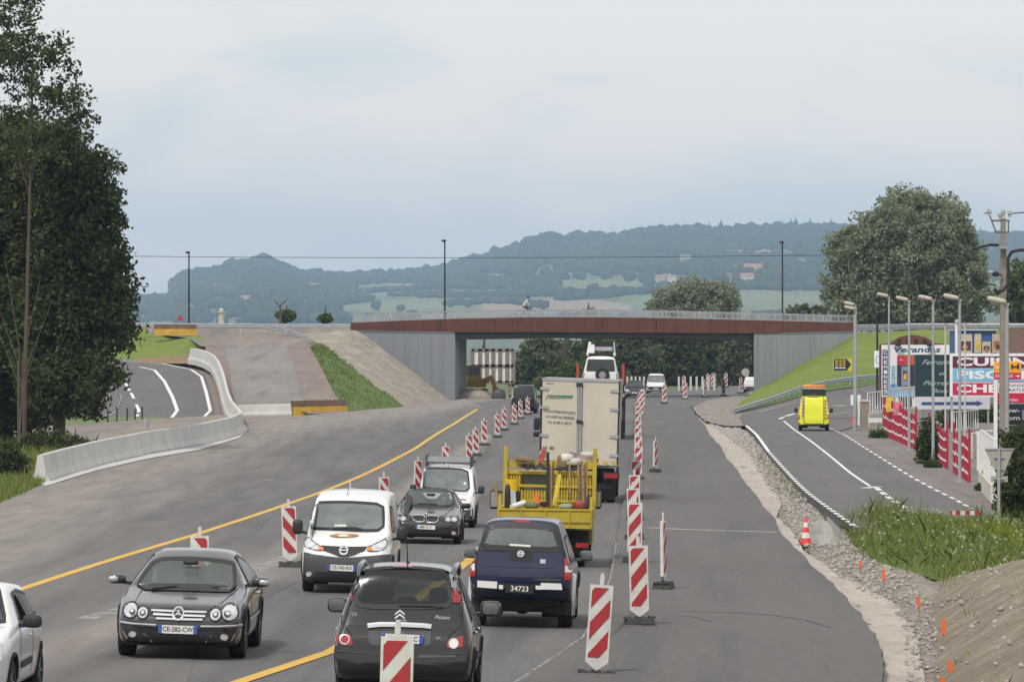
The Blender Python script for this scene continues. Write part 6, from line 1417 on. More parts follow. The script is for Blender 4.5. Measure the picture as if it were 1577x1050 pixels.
MB(k_under).box(((lx + rx_) / 2, BED * .6, fz - .18), (.9, BED * 1.6, .22)).box(((lx + rx_) / 2, .25, fz - .14), (rx_ - lx - .2, .1, .12)).obj('chassis', rt)
MB(k_under).box(((lx + rx_) / 2, .35, fz - .4), (rx_ - lx - .25, .08, .14)).obj('under_run_bar', rt)
for x_, a in ((lx + .2, 1), (rx_ - .2, 1)): MB(k_red).box((x_, .27, fz - .4), (.28, .06, .11)).obj('tail_lamp', rt)
for x_ in (lx + .26, rx_ - .26): MB(k_plastic).box((x_, .55, .55), (.4, .02, .5)).obj('mud_flap', rt)
for sx in (-1, 1): r.wheel((lx + rx_) / 2 + sx * (rx_ - lx) * .37, 1.0, .38, .24, True); r.wheel((lx + rx_) / 2 + sx * (rx_ - lx) * .40, BED + 1.0, .38, .24)
# the load, each piece a thing
TM = r.M
def load(name, label, cat, b_, group=None):
    """b_ built in the truck's frame -> its own top-level object"""
    b_.v = [tuple(TM @ Vector(p)) for p in b_.v]; return tag(b_.obj(name, smooth=45), label, cat, group)
m_rust = M('rusty brown iron', (.12, .065, .035), .8, var=.35, scale=6); m_wood = M('weathered wood', (.24, .165, .09), .85, var=.3, scale=5); m_pole = M('dark green pole paint', (.018, .035, .028), .6)
load('pole', 'tall dark green pole standing upright in the yellow lorry bed', 'pole', MB(m_pole).cyl(T(492, 470, 1.2), T(492, 30, 1.2), .035))
load('plank', 'bright yellow plank leaning in the yellow lorry bed', 'plank', MB(p_yellow).beam(T(545, 470, 1.5), T(584, 215, 2.4), .1, .04))
for x0, x1, m_, lab in ((505, 503, m_rust, 'rusty bar upright just right of the dark green pole'), (519, 520, m_wood, 'wooden stake second to the right of the dark green pole'), (535, 537, m_rust, 'rusty bar third to the right of the dark green pole'), (670, 668, m_wood, 'single wooden stake in the middle of the mesh headboard'), (742, 738, m_wood, 'leftmost stake of the bundle by the right post of the lorry'), (757, 755, m_rust, 'rusty stake in the middle of the bundle by the right post of the lorry'), (772, 772, m_wood, 'third stake in the bundle by the right post of the lorry'), (790, 795, m_rust, 'fourth rusty bar in the bundle by the right post'), (808, 806, m_wood, 'stake standing nearest to the right post of the lorry')):
    load('stake', lab, 'stake', MB(m_).cyl(T(x0, 480, 1.9), T(x1, 120 + rng.uniform(-20, 30), 2.2), .022, None, 6), 'stakes standing in the yellow lorry')
b = MB(m_wood).cyl(T(98, 470, .8), T(68, 312, .9), .03, None, 6); load('shovel', 'shovel leaning out over the left side of the yellow lorry', 'shovel', b.sup(T(66, 305, .9), (.1, .05, .18), .5, 10, 6))
b = MB(k_plastic).sup(T(165, 400, 1.2), (.13, .2, .62), .6, 12, 8); load('bag', 'dark slumped bag at the left of the yellow lorry bed', 'bag', b)
b = MB(k_plastic).sup(T(235, 410, 1.4), (.2, .3, .45), .6, 12, 8); load('bag', 'second dark bag behind the white tube in the lorry bed', 'bag', b)
load('bucket', 'yellow bucket on top of the dark bags in the lorry', 'bucket', MB(M('bright yellow plastic', (.75, .5, .02), .5)).lathe([(.0, -.13), (.13, -.13), (.17, .14), (.15, .14)], T(202, 300, 1.3), 'z', 14))
load('tube', 'white plastic tube lying tilted on the left of the lorry bed', 'tube', MB(p_white).cyl(T(200, 472, .6), T(300, 440, .9), .06, None, 14))
load('tool', 'pale metal tool upright between the bags in the lorry', 'tool', MB(m_galv).beam(T(215, 450, 1.1), T(207, 330, 1.2), .12, .03))
load('sack', 'green sack in the middle of the lorry bed', 'sack', MB(M('dull green sack', (.12, .15, .07), .9, var=.25)).sup(T(360, 462, 1.0), (.34, .5, .16), .7, 14, 8))
load('sack', 'pale green rounded sack right of the yellow plank', 'sack', MB(M('pale green sack', (.25, .27, .2), .9, var=.2)).sup(T(640, 472, .8), (.34, .5, .14), .7, 14, 8))
load('orange_cone', 'small orange cone among the tools in the lorry', 'cone', MB(M('orange plastic', (.75, .16, .03), .6)).lathe([(.1, -.16), (.03, .18), (0, .18)], T(402, 420, 1.6), 'z', 12))
load('hose', 'dark hose coil on the lorry bed below the green pole', 'hose', MB(k_plastic).tube([T(465 + 30 * math.cos(a), 452 + 12 * math.sin(a), 1.0 + .2 * math.sin(a)) for a in np.linspace(0, 6.283, 15)], .035, 6))
load('toolbox', 'dark red box at the right end of the lorry bed', 'box', MB(M('dark red paint', (.26, .035, .03), .6, var=.2)).sup(T(770, 460, .8), (.35, .5, .22), .35, 12, 8))
load('tool', 'dark tool handle leaning at the right corner of the bed', 'tool', MB(k_plastic).beam(T(800, 480, .5), T(828, 380, .6), .08, .06))
load('sign_stack', 'red white warning panels lying on the lorry headboard', 'sign', MB(M('faded red panel', (.42, .07, .05), .6, var=.2)).box(T(450, 60, BED), (.1, .3, .3), (0, .25, 0)).use(p_white).box(T(460, 48, BED + .1), (.1, .3, .2), (0, -.3, 0)))
load('plank', 'brown plank lying across the left of the headboard', 'plank', MB(m_wood).box(T(300, 84, BED), (.42, .5, .06), (0, .12, 0)))
load('sheet_bundle', 'white plastic bundles on top of the lorry headboard', 'bundle', MB(M('crumpled white plastic', (.5, .48, .44), .6, var=.25)).sup(T(648, 80, BED), (.3, .4, .2), .5, 14, 8).sup(T(700, 108, BED), (.4, .4, .18), .5, 12, 8).sup(T(825, 52, BED + .2), (.4, .4, .14), .6, 12, 8))
load('beam', 'long grey and red beam lying across the headboard', 'beam', MB(M('grey red steel', (.27, .2, .19), .7, var=.4, scale=3)).beam(T(665, 45, BED), T(900, 100, BED), .14, .1))
load('rock_bag', 'brown stuffed bag on top of the headboard', 'bag', MB(m_wood).sup(T(618, 110, BED), (.3, .35, .34), .7, 12, 8))
load('net', 'tangled dark netting along the top of the headboard', 'net', MB(k_grey).tube([T(x_, 150 + 14 * math.sin(x_ * .1), BED - .1) for x_ in range(280, 480, 12)], .04, 5).tube([T(x_, 165 + 10 * math.sin(x_ * .13), BED - .1) for x_ in range(560, 740, 12)], .05, 5))
# cream box lorry
near = G(891, 772); near.y -= 1.6
r = Rig('box_truck', 'tall cream box lorry with double rear doors and hazard stripes', 'truck', near, R(-1.9), k=near.y / F * 123 / 2.45)
T = r.tr(815, 570, 5.0); rt = r.root
BL = 7.0
A = [T(92, 62), T(702, 82), T(680, 742), T(80, 722)]
MB(M('grey box frame', (.3, .285, .25), .6, var=.15)).prism([p + Vector((0, .04, 0)) for p in A], (0, BL, 0)).obj('box_body', rt)
def face(pts, yd, th, mat, name, parent=None): return MB(mat).prism([T(x, y, yd) for x, y in pts], (0, th, 0)).obj(name, parent or rt)
dl = face([(104, 84), (372, 92), (364, 690), (94, 682)], -.03, .06, p_cream, 'rear_door'); dr_ = face([(414, 94), (690, 102), (672, 700), (406, 692)], -.03, .06, p_cream, 'rear_door')
face([(90, 58), (704, 78), (702, 98), (90, 80)], -.04, .08, m_galv2, 'top_rail'); face([(88, 62), (100, 62), (90, 722), (78, 722)], -.045, .08, m_darksteel, 'side_rail'); face([(692, 80), (704, 80), (684, 742), (672, 742)], -.045, .08, m_darksteel, 'side_rail')
for x0, x1 in ((380, 372), (393, 385), (404, 396)): MB(k_galv if False else m_galv).cyl(T(x0, 90, -.06), T(x1, 690, -.06), .022, None, 8).obj('lock_rod', rt)
for x, y in ((378, 110), (378, 395), (398, 400), (396, 112)): MB(m_darksteel).box(T(x, y, -.07), (.12, .06, .1)).obj('lock_bracket', rt)
for y in (140, 285, 500, 640): MB(m_galv2).box(T(118 - y * .012, y, -.05), (.26, .03, .09), (0, R(1.4), 0)).obj('hinge', dl)
for y in (158, 300, 510, 655): MB(m_galv2).box(T(660 - y * .012, y + 2, -.05), (.26, .03, .09), (0, R(1.4), 0)).obj('hinge', dr_)
sl = R(1.6)
def tt(s_, x, y, size, m_, **kw): o = text(s_, size, m_, dl, T(x, y, -.045), (R(90), sl, 0), ext=.001, **kw); return o
k_green2 = M('dark green print', (.02, .14, .07), .6); k_faded = M('faded dark print', (.07, .065, .06), .7, var=.2)
tt('PRODUCTEUR DE PLANTS', 232, 322, .105, k_faded, sx=.78, bold=.012); tt('100 PLAGET NA. ARDENNE', 234, 362, .105, k_faded, sx=.70, bold=.012); tt('Tel. 03 80 31 60 15', 234, 405, .11, k_faded, sx=.85, bold=.012)
tt('60', 122, 597, .14, k_faded, bold=.01); tt('80', 174, 599, .14, k_faded, bold=.01); tt('SERVICE', 160, 102, .06, k_faded)
face([(150, 190), (338, 196), (338, 204), (150, 199)], -.036, .012, k_green2, 'logo_bar', dl); face([(126, 222), (138, 198), (152, 190), (150, 200), (136, 212), (132, 230)], -.036, .012, k_green2, 'logo_swoosh', dl)
for i in range(13): face([(150 + i * 14.4, 204), (160 + i * 14.4, 204), (160 + i * 14.4, 218 + (i % 3) * 3), (150 + i * 14.4, 218)], -.036, .012, k_green2, 'logo_block', dl)
# stripe board below the doors
face([(90, 682), (680, 702), (678, 736), (84, 718)], -.04, .06, M('pale board', (.5, .47, .4), .7, var=.15), 'stripe_board'); ky = M('hazard yellow', (.55, .36, .02), .6, var=.2)
for i in range(9):
    x = 100 + i * 66; y = 684 + i * 2.3; face([(x, y + 1), (x + 30, y + 2), (x + 56, y + 32), (x + 26, y + 31)], -.05, .02, ky if i != 4 else ky, 'hazard_stripe')
cx_ = (T(80, 730).x + T(680, 740).x) / 2; bz_ = T(380, 735).z
MB(k_under).box((cx_, BL * .5, bz_ - .2), (.9, BL, .3)).box((cx_, .3, bz_ - .18), (2.2, .1, .24)).obj('chassis', rt)
MB(k_under).box((cx_, .25, bz_ - .62), (2.1, .1, .16)).obj('under_run_bar', rt)
for x, w_ in ((632, .4), (140, .4)): h = MB(k_plastic).box(T(x, 812, .1), (.5, .12, .22)).obj('lamp_housing', rt); MB(k_red).box(T(x, 812, .02), (w_, .06, .14)).obj('tail_lamp', h)
MB(k_plate).box(T(420, 815, .1), (.5, .02, .11)).obj('number_plate', rt)
for x in (590, 160): MB(k_plastic).box(T(x, 930, 1.0), (.55, .02, .55)).obj('mud_flap', rt)
for sx in (-1, 1): r.wheel(cx_ + sx * .98, 1.7, .48, .28, True); r.wheel(cx_ + sx * 1.0, BL + .9, .48, .28)
MB(M('white cab paint', (.6, .6, .58), .5)).sup((cx_, BL + 1.3, 1.5), (2.2, 2.0, 2.2), .3, 16, 10).obj('cab', rt, smooth=50)
for px_, y0, y1 in ((58, 362, 460), (55, 470, 512), (716, 232, 284), (716, 376, 478), (714, 490, 522)):
    p, q = T(px_, y0, BL * .9), T(px_, y1, BL * .9); MB(k_plastic).sup((p + q) / 2, (.2, .12, abs(p.z - q.z)), .4, 12, 8).beam((p + q) / 2, (cx_ + math.copysign(.9, p.x - cx_), p.y + .3, (p.z + q.z) / 2), .05, .05).obj('mirror', rt, smooth=50)
# car transporter ahead of it with a white off-roader and a red car
Yt = 262.0; zt = zg(5, Yt)
r = Rig('car_transporter', 'car transporter with red end posts, hidden behind the box lorry', 'truck', Vector((P(923, 600, Yt).x, Yt, zt)), R(-2), roll=R(1)); rt = r.root
dz = 2.35
MB(m_galv2).box((0, 4, dz - .12), (2.4, 9, .16)).obj('loading_deck', rt); MB(k_under).box((0, 4, .75), (2.3, 9, .35)).obj('chassis', rt)
for x in (-1.15, 1.15):
    for y in (0, 3, 6): MB(k_plastic).box((x, y, 1.3), (.12, .14, 2.2)).obj('deck_post', rt)
    MB(M('dull red post', (.42, .05, .035), .6)).box((x, -.2, dz + .95), (.12, .12, 1.0)).obj('marker_post', rt); MB(k_plastic).box((x, -.1, dz + .2), (.14, .16, .6)).obj('post_foot', rt)
for y in (1.5, 2.8):
    for sx in (-1, 1): r.wheel(sx * 1.0, y, .45, .28, True)
MB(p_white).sup((0, 9.8, 1.6), (2.3, 2.0, 2.6), .3, 16, 10).obj('cab', rt, smooth=50)
TM = r.M
def far_car(name, label, cat, M_, L_, W_, hgt, paint, away, kind='car', spare=False, rails=False, k=1.0, group=None, lower=None):
    near = M_.to_translation(); c = Car(name, label, cat, L_, W_, near, 'away' if away else 'toward', yaw=R(-2), roll=R(.8), axle=0, k=k, group=group)
    if abs(near.z - zg(near.x, near.y)) > .3:
        s_ = Matrix.Translation((0, 0, near.z - zg(near.x, near.y))); c.M = s_ @ c.M; c.root.location.z += near.z - zg(near.x, near.y)
    h = hgt
    if kind == 'van': top = [(0, .6), (.05, .85), (.5, 1.0), (.9, 1.12), (1.7, h - .12), (2.1, h), (L_ - .2, h), (L_ - .06, h - .1), (L_, h * .6)]; tu = .15
    elif kind == '4x4': top = [(0, .7), (.05, .95), (.8, 1.05), (1.2, 1.1), (1.7, h - .12), (2.0, h), (L_ - .25, h), (L_ - .1, h - .08), (L_, 1.0)]; tu = .16
    else: top = [(0, .5), (.06, .7), (.6, .85), (1.2, .95), (2.0, h - .08), (2.5, h), (3.1, h - .05), (L_ - .7, 1.02), (L_ - .1, .95), (L_, .6)]; tu = .38
    hw_ = W_ / 2
    c.body(paint, top, [(0, .32), (.3, .24), (L_ - .3, .26), (L_, .4)], [(0, hw_ * .84), (.08, hw_ * .92), (.4, hw_), (L_ - .3, hw_), (L_, hw_ * .88)], [(0, .55), (.5, .8), (1.3, .98), (L_, 1.0)], tumble=tu, res=.12, arches=((.8, .33, .38), (L_ - .9, .33, .38)))
    return c
# white off-roader
mt = TM @ Matrix.Translation((0, .2, dz - .03))
c = far_car('off_roader', 'white off roader with roof rack carried on the transporter above the box lorry', 'car', mt, 4.3, 1.82, 1.86, p_white, True, '4x4')
c.window([(-.62, 1.68), (.62, 1.68), (.7, 1.12), (-.7, 1.12)], 'r', k_glass, 'rear_window', wd=.05)
for sx in (-1, 1): c.patch([(sx * .78, 1.0), (sx * .88, 1.0), (sx * .88, .7), (sx * .78, .7)], 'r', k_red, 'tail_lamp'); c.window([(1.7, 1.12), (3.9, 1.12), (3.8, 1.62), (2.0, 1.62)], 'R' if sx > 0 else 'L', k_glass, 'side_window')
c.patch([(-.85, .62), (.85, .62), (.85, .42), (-.85, .42)], 'r', k_plastic, 'bumper', off=.04, res=.15)
MB(k_rubber).lathe([(.1, -.1), (.33, -.1), (.36, 0), (.33, .1), (.1, .1)], (-.1, 4.4, .92), 'y', 18).use(k_alloy).cyl((-.1, 4.44, .92), (-.1, 4.52, .92), .2, .18, 14).obj('spare_wheel', c.root, smooth=40)
rk = MB(p_white)
for x in (-.68, .68): rk.beam((x, 1.6, 1.92), (x, 3.9, 1.98), .1, .14); rk.beam((x, 2.2, 1.92), (x * .86, 2.0, 2.56), .12 if x > 0 else .08, .12)
rk.box((.5, 2.6, 2.2), (.32, 1.6, .5))
for y in (1.8, 2.6, 3.4): rk.use(k_ink).beam((-.66, y, 1.98), (.66, y, 1.98), .08, .06)
rk.use(k_ink).box((-.1, 2.4, 2.48), (1.0, 1.2, .2)); rk.use(m_galv).box((-.1, 2.6, 2.24), (.9, 1.0, .2)); rk.obj('roof_rack', c.root)
c.wheels((.8, 3.4), .36, .22, .76)
mt = TM @ Matrix.Translation((-.1, -4.6, 1.15)) if False else TM @ Matrix.Translation((-.75, .9, dz - .62))
rd = MB(M('bright red paint', (.5, .02, .02), .3, coat=.6)).sup((-.45, .2, dz + .14), (1.5, 1.2, .34), .4, 16, 8).use(k_plastic).sup((-.95, -.1, dz + .1), (.5, .6, .3), .5, 12, 8)
rd.v = [tuple(TM @ Vector(p)) for p in rd.v]; tag(rd.obj('tool_chest', smooth=50), 'low red chest on the transporter deck below the off roader', 'chest')
wl = MB(p_white).prism([(-1.5, -.2, dz), (-1.2, -.2, dz), (-1.1, -.2, dz + .3), (-1.4, -.2, dz + .62)], (0, .3, 0)); wl.v = [tuple(TM @ Vector(p)) for p in wl.v]; tag(wl.obj('loading_ramp'), 'white folded ramp at the left of the transporter deck', 'ramp')
# far traffic
def place(px, py): p = G(px, py); return Matrix.Translation(p)
c = far_car('black_van', 'black high sided car leaving under the left end of the bridge', 'van', Matrix.Translation((P(806, 625, 345).x, 345, zg(0, 345))), 4.4, 1.75, 1.9, p_black, True, 'van')
c.window([(-.62, 1.7), (.62, 1.7), (.7, 1.15), (-.7, 1.15)], 'r', k_glass, 'rear_window')
c.patch([(.66, 1.0), (.8, 1.05), (.82, 1.75), (.74, 1.8)], 'r', p_silver, 'pillar_reflection' if False else 'tail_lamp', off=.01)  # silver strip paints a reflection on the rear pillar, not a lamp
for sx in (-1, 1): c.mirror(sx * .98, 1.3, 1.1, (.2, .14, .2))
c.wheels((.8, 3.5), .32, .2, .74)
c = far_car('grey_pickup', 'dark grey car coming from under the bridge just right of the box lorry', 'car', Matrix.Translation((P(977, 610, 440).x, 440, .0)), 4.6, 1.75, 1.5, p_grey, False, 'car')
c.window([(-.55, 1.4), (.55, 1.4), (.68, .98), (-.68, .98)], 'f', k_glass, 'windscreen')
for sx in (-1, 1): c.patch([(sx * .5, .72), (sx * .8, .76), (sx * .8, .62), (sx * .5, .6)], 'f', k_lens, 'headlight'); c.mirror(sx * .96, 1.6, 1.0, (.2, .14, .14))
c.patch([(-.4, .7), (.4, .7), (.36, .55), (-.36, .55)], 'f', k_ink, 'grille'); c.wheels((.8, 3.6), .32, .2, .74); c.plate(0, .46, 'f', '418 QD 21')
c = far_car('white_van', 'white van with dark bumper coming from under the bridge', 'van', Matrix.Translation((P(1010, 606, 478).x, 478, .0)), 4.6, 1.8, 1.85, p_white, False, 'van')
c.window([(-.66, 1.66), (.66, 1.66), (.76, 1.1), (-.76, 1.1)], 'f', k_glass2, 'windscreen')
for sx in (-1, 1): c.patch([(sx * .5, .86), (sx * .82, .95), (sx * .84, .78), (sx * .55, .74)], 'f', k_lens, 'headlight'); c.mirror(sx * 1.0, 1.3, 1.1, (.2, .14, .24))
c.patch([(-.8, .66), (.8, .66), (.8, .3), (-.8, .3)], 'f', k_ink, 'bumper', off=.03, res=.15); c.plate(0, .48, 'f', '743 KX 21', ys=-.05); c.wheels((.8, 3.6), .32, .2, .76)
c = far_car('works_van', 'white works van with red striped tail half hidden by the right abutment', 'van', Matrix.Translation((P(1160, 600, 486).x, 486, .25)), 4.6, 1.8, 1.5, p_white, True, 'van')
c.patch([(-.8, .6), (.8, .6), (.8, .3), (-.8, .3)], 'r', k_ink, 'bumper', off=.03, res=.15)
for i in range(3): c.patch([(-.78 + .1 * i, .8 + .22 * i), (-.5 + .1 * i, .7 + .22 * i), (-.5 + .1 * i, .86 + .22 * i), (-.78 + .1 * i, .96 + .22 * i)], 'r', k_red, 'hazard_stripe')
c.wheels((.8, 3.6), .32, .2, .76)
# yellow service van on the side road
nr = G(1252, 663, .12)
c = Car('service_van', 'signal yellow road service van with orange light bar on the side road', 'van', 4.6, 1.75, Vector((nr.x, nr.y, 0)), 'away', yaw=R(-3.0), roll=R(.3), axle=.9, px_w=48)
c.root.location.z = nr.z; c.M = Matrix.Translation((0, 0, nr.z - zg(nr.x, nr.y))) @ c.M; c.inv = c.M.inverted()
T = c.tr(1180, 560, 7.5)
c.body(p_hivis, [(0, .65), (.05, .9), (.6, 1.05), (.9, 1.15), (1.7, 1.8), (2.1, 1.96), (4.2, 1.98), (4.45, 1.92), (4.55, 1.6), (4.6, .8)], [(0, .32), (.3, .26), (4.3, .28), (4.6, .36)], [(0, .74), (.08, .82), (.4, .875), (4.3, .875), (4.5, .86), (4.6, .82)], [(0, .6), (.5, .9), (1.2, 1.05), (4.6, .95)], tumble=.09, arches=((.9, .34, .38), (3.7, .34, .38)))
dp = c.patch(T([(440, 378), (664, 378), (664, 694), (436, 694)], .02), 'r', M('lemon yellow panel', (.72, .74, .03), .5, var=.04), 'rear_panel', off=.02, res=.1)
c.ring(T([(440, 378), (664, 378), (664, 694), (436, 694)], .02), 'r', M('olive seam', (.16, .16, .02), .6), 'panel_seam', wd=.05, off=.022, parent=dp)
c.patch(T([(488, 346), (612, 346), (612, 366), (488, 366)], .05), 'r', k_grey, 'rear_lettering', off=.012)
for x0, x1, y0 in ((412, 432, 400), (674, 694, 410)):
    for i in range(6):
        y = y0 + i * 40; sl_ = 18 if x0 > 500 else -18
        c.patch(T([(x0, y), (x1, y + sl_), (x1, y + sl_ + 20), (x0, y + 20)], .03), 'r', k_red, 'hazard_stripe', off=.016); c.patch(T([(x0, y + 20), (x1, y + sl_ + 20), (x1, y + sl_ + 40), (x0, y + 40)], .03), 'r', M('pale pink reflective', (.5, .4, .34), .6), 'hazard_stripe', off=.014)
for x0, x1 in ((372, 390), (704, 724)): c.patch(T([(x0, 580), (x1, 590), (x1, 640), (x0, 640)], .03), 'r', k_red, 'tail_lamp', off=.016)
c.patch(T([(366, 690), (430, 706), (666, 706), (728, 680), (728, 738), (700, 748), (390, 748), (366, 738)], 0), 'r', k_ink, 'bumper', off=.04, res=.1)
lbx = T([(418, 290), (686, 332)], .9); x0, x1 = sorted((lbx[0][0], lbx[1][0])); z0, z1 = lbx[1][1], lbx[0][1]
MB(k_ink).box(((x0 + x1) / 2, 3.7, (z0 + z1) / 2 - .1), (x1 - x0, .3, abs(z1 - z0) + .22)).obj('message_board', c.root)
MB(k_plate).box(((x0 + x1) / 2, 3.68, z1 + .02), (x1 - x0 - .02, .34, .05)).obj('board_rim', c.root)
MB(M('orange beacon lens', (.75, .2, .02), .3, coat=.5)).sup(((x0 + x1) / 2, 3.7, z1 + .14), (x1 - x0 - .04, .36, .17), .3, 16, 8).obj('light_bar', c.root, smooth=50)
for sx in (-1, 1): c.mirror(sx * 1.0, 1.2, 1.12, (.2, .16, .27)); c.window([(1.5, 1.15), (2.6, 1.15), (2.6, 1.6), (2.0, 1.62)], 'R' if sx > 0 else 'L', k_glass, 'side_window')
c.wheels((.9, 3.7), .33, .21, .75)
# yellow digger under the bridge
Yd = 455.0; dgp = P(722, 612, Yd)
t = empty('excavator', (dgp.x, Yd, 0), R(8)); t.scale = (.8, .8, .8); tag(t, 'ochre yellow excavator parked beside the left abutment under the bridge', 'excavator')
m_oc = M('ochre machine paint', (.55, .31, .04), .5, var=.2)
MB(k_grey).sup((0, 0, .45), (.6, 3.0, .9), .4, 14, 8).sup((1.7, 0, .45), (.6, 3.0, .9), .4, 14, 8).obj('track', t, smooth=50)
MB(m_oc).sup((.8, .6, 1.5), (2.3, 2.6, 1.0), .3, 14, 8).obj('engine_house', t, smooth=50)
cb = MB(m_oc)
for x in (-.2, 1.1):
    for y in (-1.0, .3): cb.box((x, y, 2.5), (.14, .14, 1.7))
cb.box((.45, -.35, 3.36), (1.5, 1.5, .12)).box((.45, -.35, 1.95), (1.5, 1.5, .7)); cb.obj('cab', t); MB(k_glass).box((.45, -.36, 2.75), (1.2, 1.28, 1.1)).obj('cab_glass', t)
MB(m_oc).beam((1.6, -.6, 1.7), (2.2, -2.2, 2.1), .3, .45).beam((2.2, -2.2, 2.1), (2.6, -2.8, .8), .26, .36).obj('boom', t); MB(k_under).prism([(2.3, -2.5, .1), (2.3, -3.2, .2), (2.3, -3.1, .8), (2.3, -2.6, .9)], (.7, 0, 0)).obj('bucket', t)
# white panel hoarding behind
Yh = 500.0; q = lambda x, y: P(710 + x / 8.075, 520 + y / 8.075, Yh)
base = q(390, 700); base.z = 0; t = empty('panel_hoarding', base); tag(t, 'large hoarding of white panels in a brownish frame, beyond the bridge', 'billboard')
mf = M('brown grey frame', (.2, .17, .15), .8, var=.2); ql = lambda x, y: q(x, y) - base
for x in (140, 236, 320, 400, 486, 574, 648): MB(mf).beam(ql(x, 560), ql(x, 140), .38, .2).obj('frame_post', t)
for y in (150, 350, 555): MB(mf).beam(ql(135, y), ql(652, y), .2, .3).obj('frame_rail', t)
xs_ = (140, 236, 320, 400, 486, 574, 648)
for a, b_ in zip(xs_, xs_[1:]):
    for y0, y1 in ((160, 340), (362, 545)): pm = [ql(a + 12, y0), ql(b_ - 12, y0), ql(b_ - 12, y1), ql(a + 12, y1)]; MB(p_white).prism(pm, (0, .06, 0)).obj('panel', t)
for x in (210, 400, 600): MB(mf).beam(ql(x, 700) + Vector((0, .15, -1)), ql(x, 540) + Vector((0, .15, 0)), .25, .25).obj('support_post', t)
# spoil heap and rubbish by the digger
b = MB(m_gravelbank); b.sup(P(727, 612, 446) + Vector((0, 0, -.4)), (4, 5, 2.4), .9, 16, 8); tag(b.obj('spoil_heap', smooth=60), 'grey spoil heap at the foot of the left abutment', 'heap')
b = MB(k_grey); p = P(768, 614, 440); b.sup(p + Vector((0, 0, .2)), (1.2, 1.0, 1.3), .7, 14, 8); tag(b.obj('tar_drum', smooth=60), 'dark rounded drum in front of the white hoarding', 'drum')
b = MB(p_white); b.cyl(P(766, 612, 446), P(772, 594, 446), .1, None, 8); tag(b.obj('site_post'), 'leaning pale post in front of the white hoarding', 'post')
# ================================================================ striped lane beacons
k_bwhite = M('beacon white sheeting', (.66, .66, .63), .5, scale=5, col2=(.5, .49, .45)); k_bred = M('beacon red sheeting', (.42, .025, .03), .5, scale=5, col2=(.28, .03, .03)); k_foot = M('recycled rubber foot', (.05, .047, .044), .9, var=.35, scale=8, bump=.4, bscale=30)
BW, BH = .31, 1.12
def beacon_proto(mirror):
    t = empty('lane_beacon'); z0 = .16
    pn = [(-BW / 2, z0 + .08), (0, z0 - .04), (BW / 2, z0 + .08), (BW / 2, z0 + BH), (-BW / 2, z0 + BH)]
    p = MB(k_bwhite).prism([(x, -.03, z) for x, z in pn], (0, .06, 0)).obj('panel', t)
    m_ = .026; x0, x1 = -BW / 2 + m_, BW / 2 - m_; zl, zh = z0 + .14, z0 + BH - m_ * 1.4; hh = zh - zl
    for c_ in (zh - .12, zh - .12 - hh * .45, zh - .12 - hh * .90):
        q = [(x0, c_ + .16), (x1, c_ - .16), (x1, c_ - .16 + .235), (x0, c_ + .16 + .235)] if mirror else [(x0, c_ - .16), (x1, c_ + .16), (x1, c_ + .16 + .235), (x0, c_ - .16 + .235)]
        q = _half(_half(q, 1, zh, True), 1, zl, False)
        if len(q) > 2: MB(k_bred).prism([(x, -.036, z) for x, z in q], (0, .005, 0)).obj('stripe', p)
    MB(k_bwhite).prism([(-.028, -.012, z0 + BH), (.028, -.012, z0 + BH), (.028, -.012, z0 + BH + .13), (.014, -.012, z0 + BH + .16), (-.014, -.012, z0 + BH + .16), (-.028, -.012, z0 + BH + .13)], (0, .024, 0)).obj('handle', t)
    MB(k_foot).box((0, 0, z0 - .03), (.06, .05, .12)).obj('stem', t)
    ft = MB(k_foot).box((0, 0, .06), (.50, .36, .1), taper=.86); ft.box((-.2, 0, .115), (.09, .3, .03)).box((.2, 0, .115), (.09, .3, .03)).box((0, 0, .115), (.12, .3, .03)); ft.obj('foot', t)
    return t
protoR, protoL = beacon_proto(False), beacon_proto(True); usedb = {}
def beacon(px, py, label, side='R', rz=0.0, k=1.0, dz=0.0, group=None, top=None):
    pr = protoR if side == 'R' else protoL
    t = pr if side not in usedb else dup(pr); usedb[side] = 1
    if top is not None:                          # only its top shows: place it by the height of its handle
        Y = F * (H - 1.42 * k) / (top - YH)
        for _ in range(30): Y = .5 * Y + .5 * F * (H - 1.42 * k - zg((px - CX) * Y / F, Y) - dz) / (top - YH)
        p = Vector(((px - CX) * Y / F, Y, zg((px - CX) * Y / F, Y) + dz))
    else: p = G(px, py, dz)
    t.location = p; t.rotation_euler = (rng.gauss(0, .02), rng.gauss(0, .022), rz + rng.gauss(0, .08)); t.scale = (k, k, k)
    return tag(t, label, 'traffic beacon', group)
gR, gL, gF = 'striped beacons along the edge of the new lane', 'striped beacons along the left of the traffic', 'striped beacons in the far bend'
beacon(607, 0, 'nearest striped beacon, in front of the black family car rear', 'R', k=1.13, top=957, group=gR)
beacon(917, 1046, 'large striped beacon right of the blue pick-up, second nearest', 'R', k=1.02, group=gR)
beacon(985, 961, 'striped beacon just behind and right of the large beacon beside the pick-up', 'R', k=1.0, dz=.1, group=gR)
rr = [(977, 866, 'third striped beacon from the front at the new lane edge, overlapping the one behind', 1.0), (977, 830, 'striped beacon peeking out over the third one of the new lane row', .97), (978, 800, 'striped beacon level with the dark rear wheels of the cream lorry', .97), (979, 768, 'striped beacon right of the red tail lamp of the cream lorry', .97), (982, 738, 'striped beacon right of the hazard stripe board of the cream lorry', .95)]
for px, py, lab, k in rr: beacon(px, py, lab, 'R', k=k, dz=.1, group=gR)
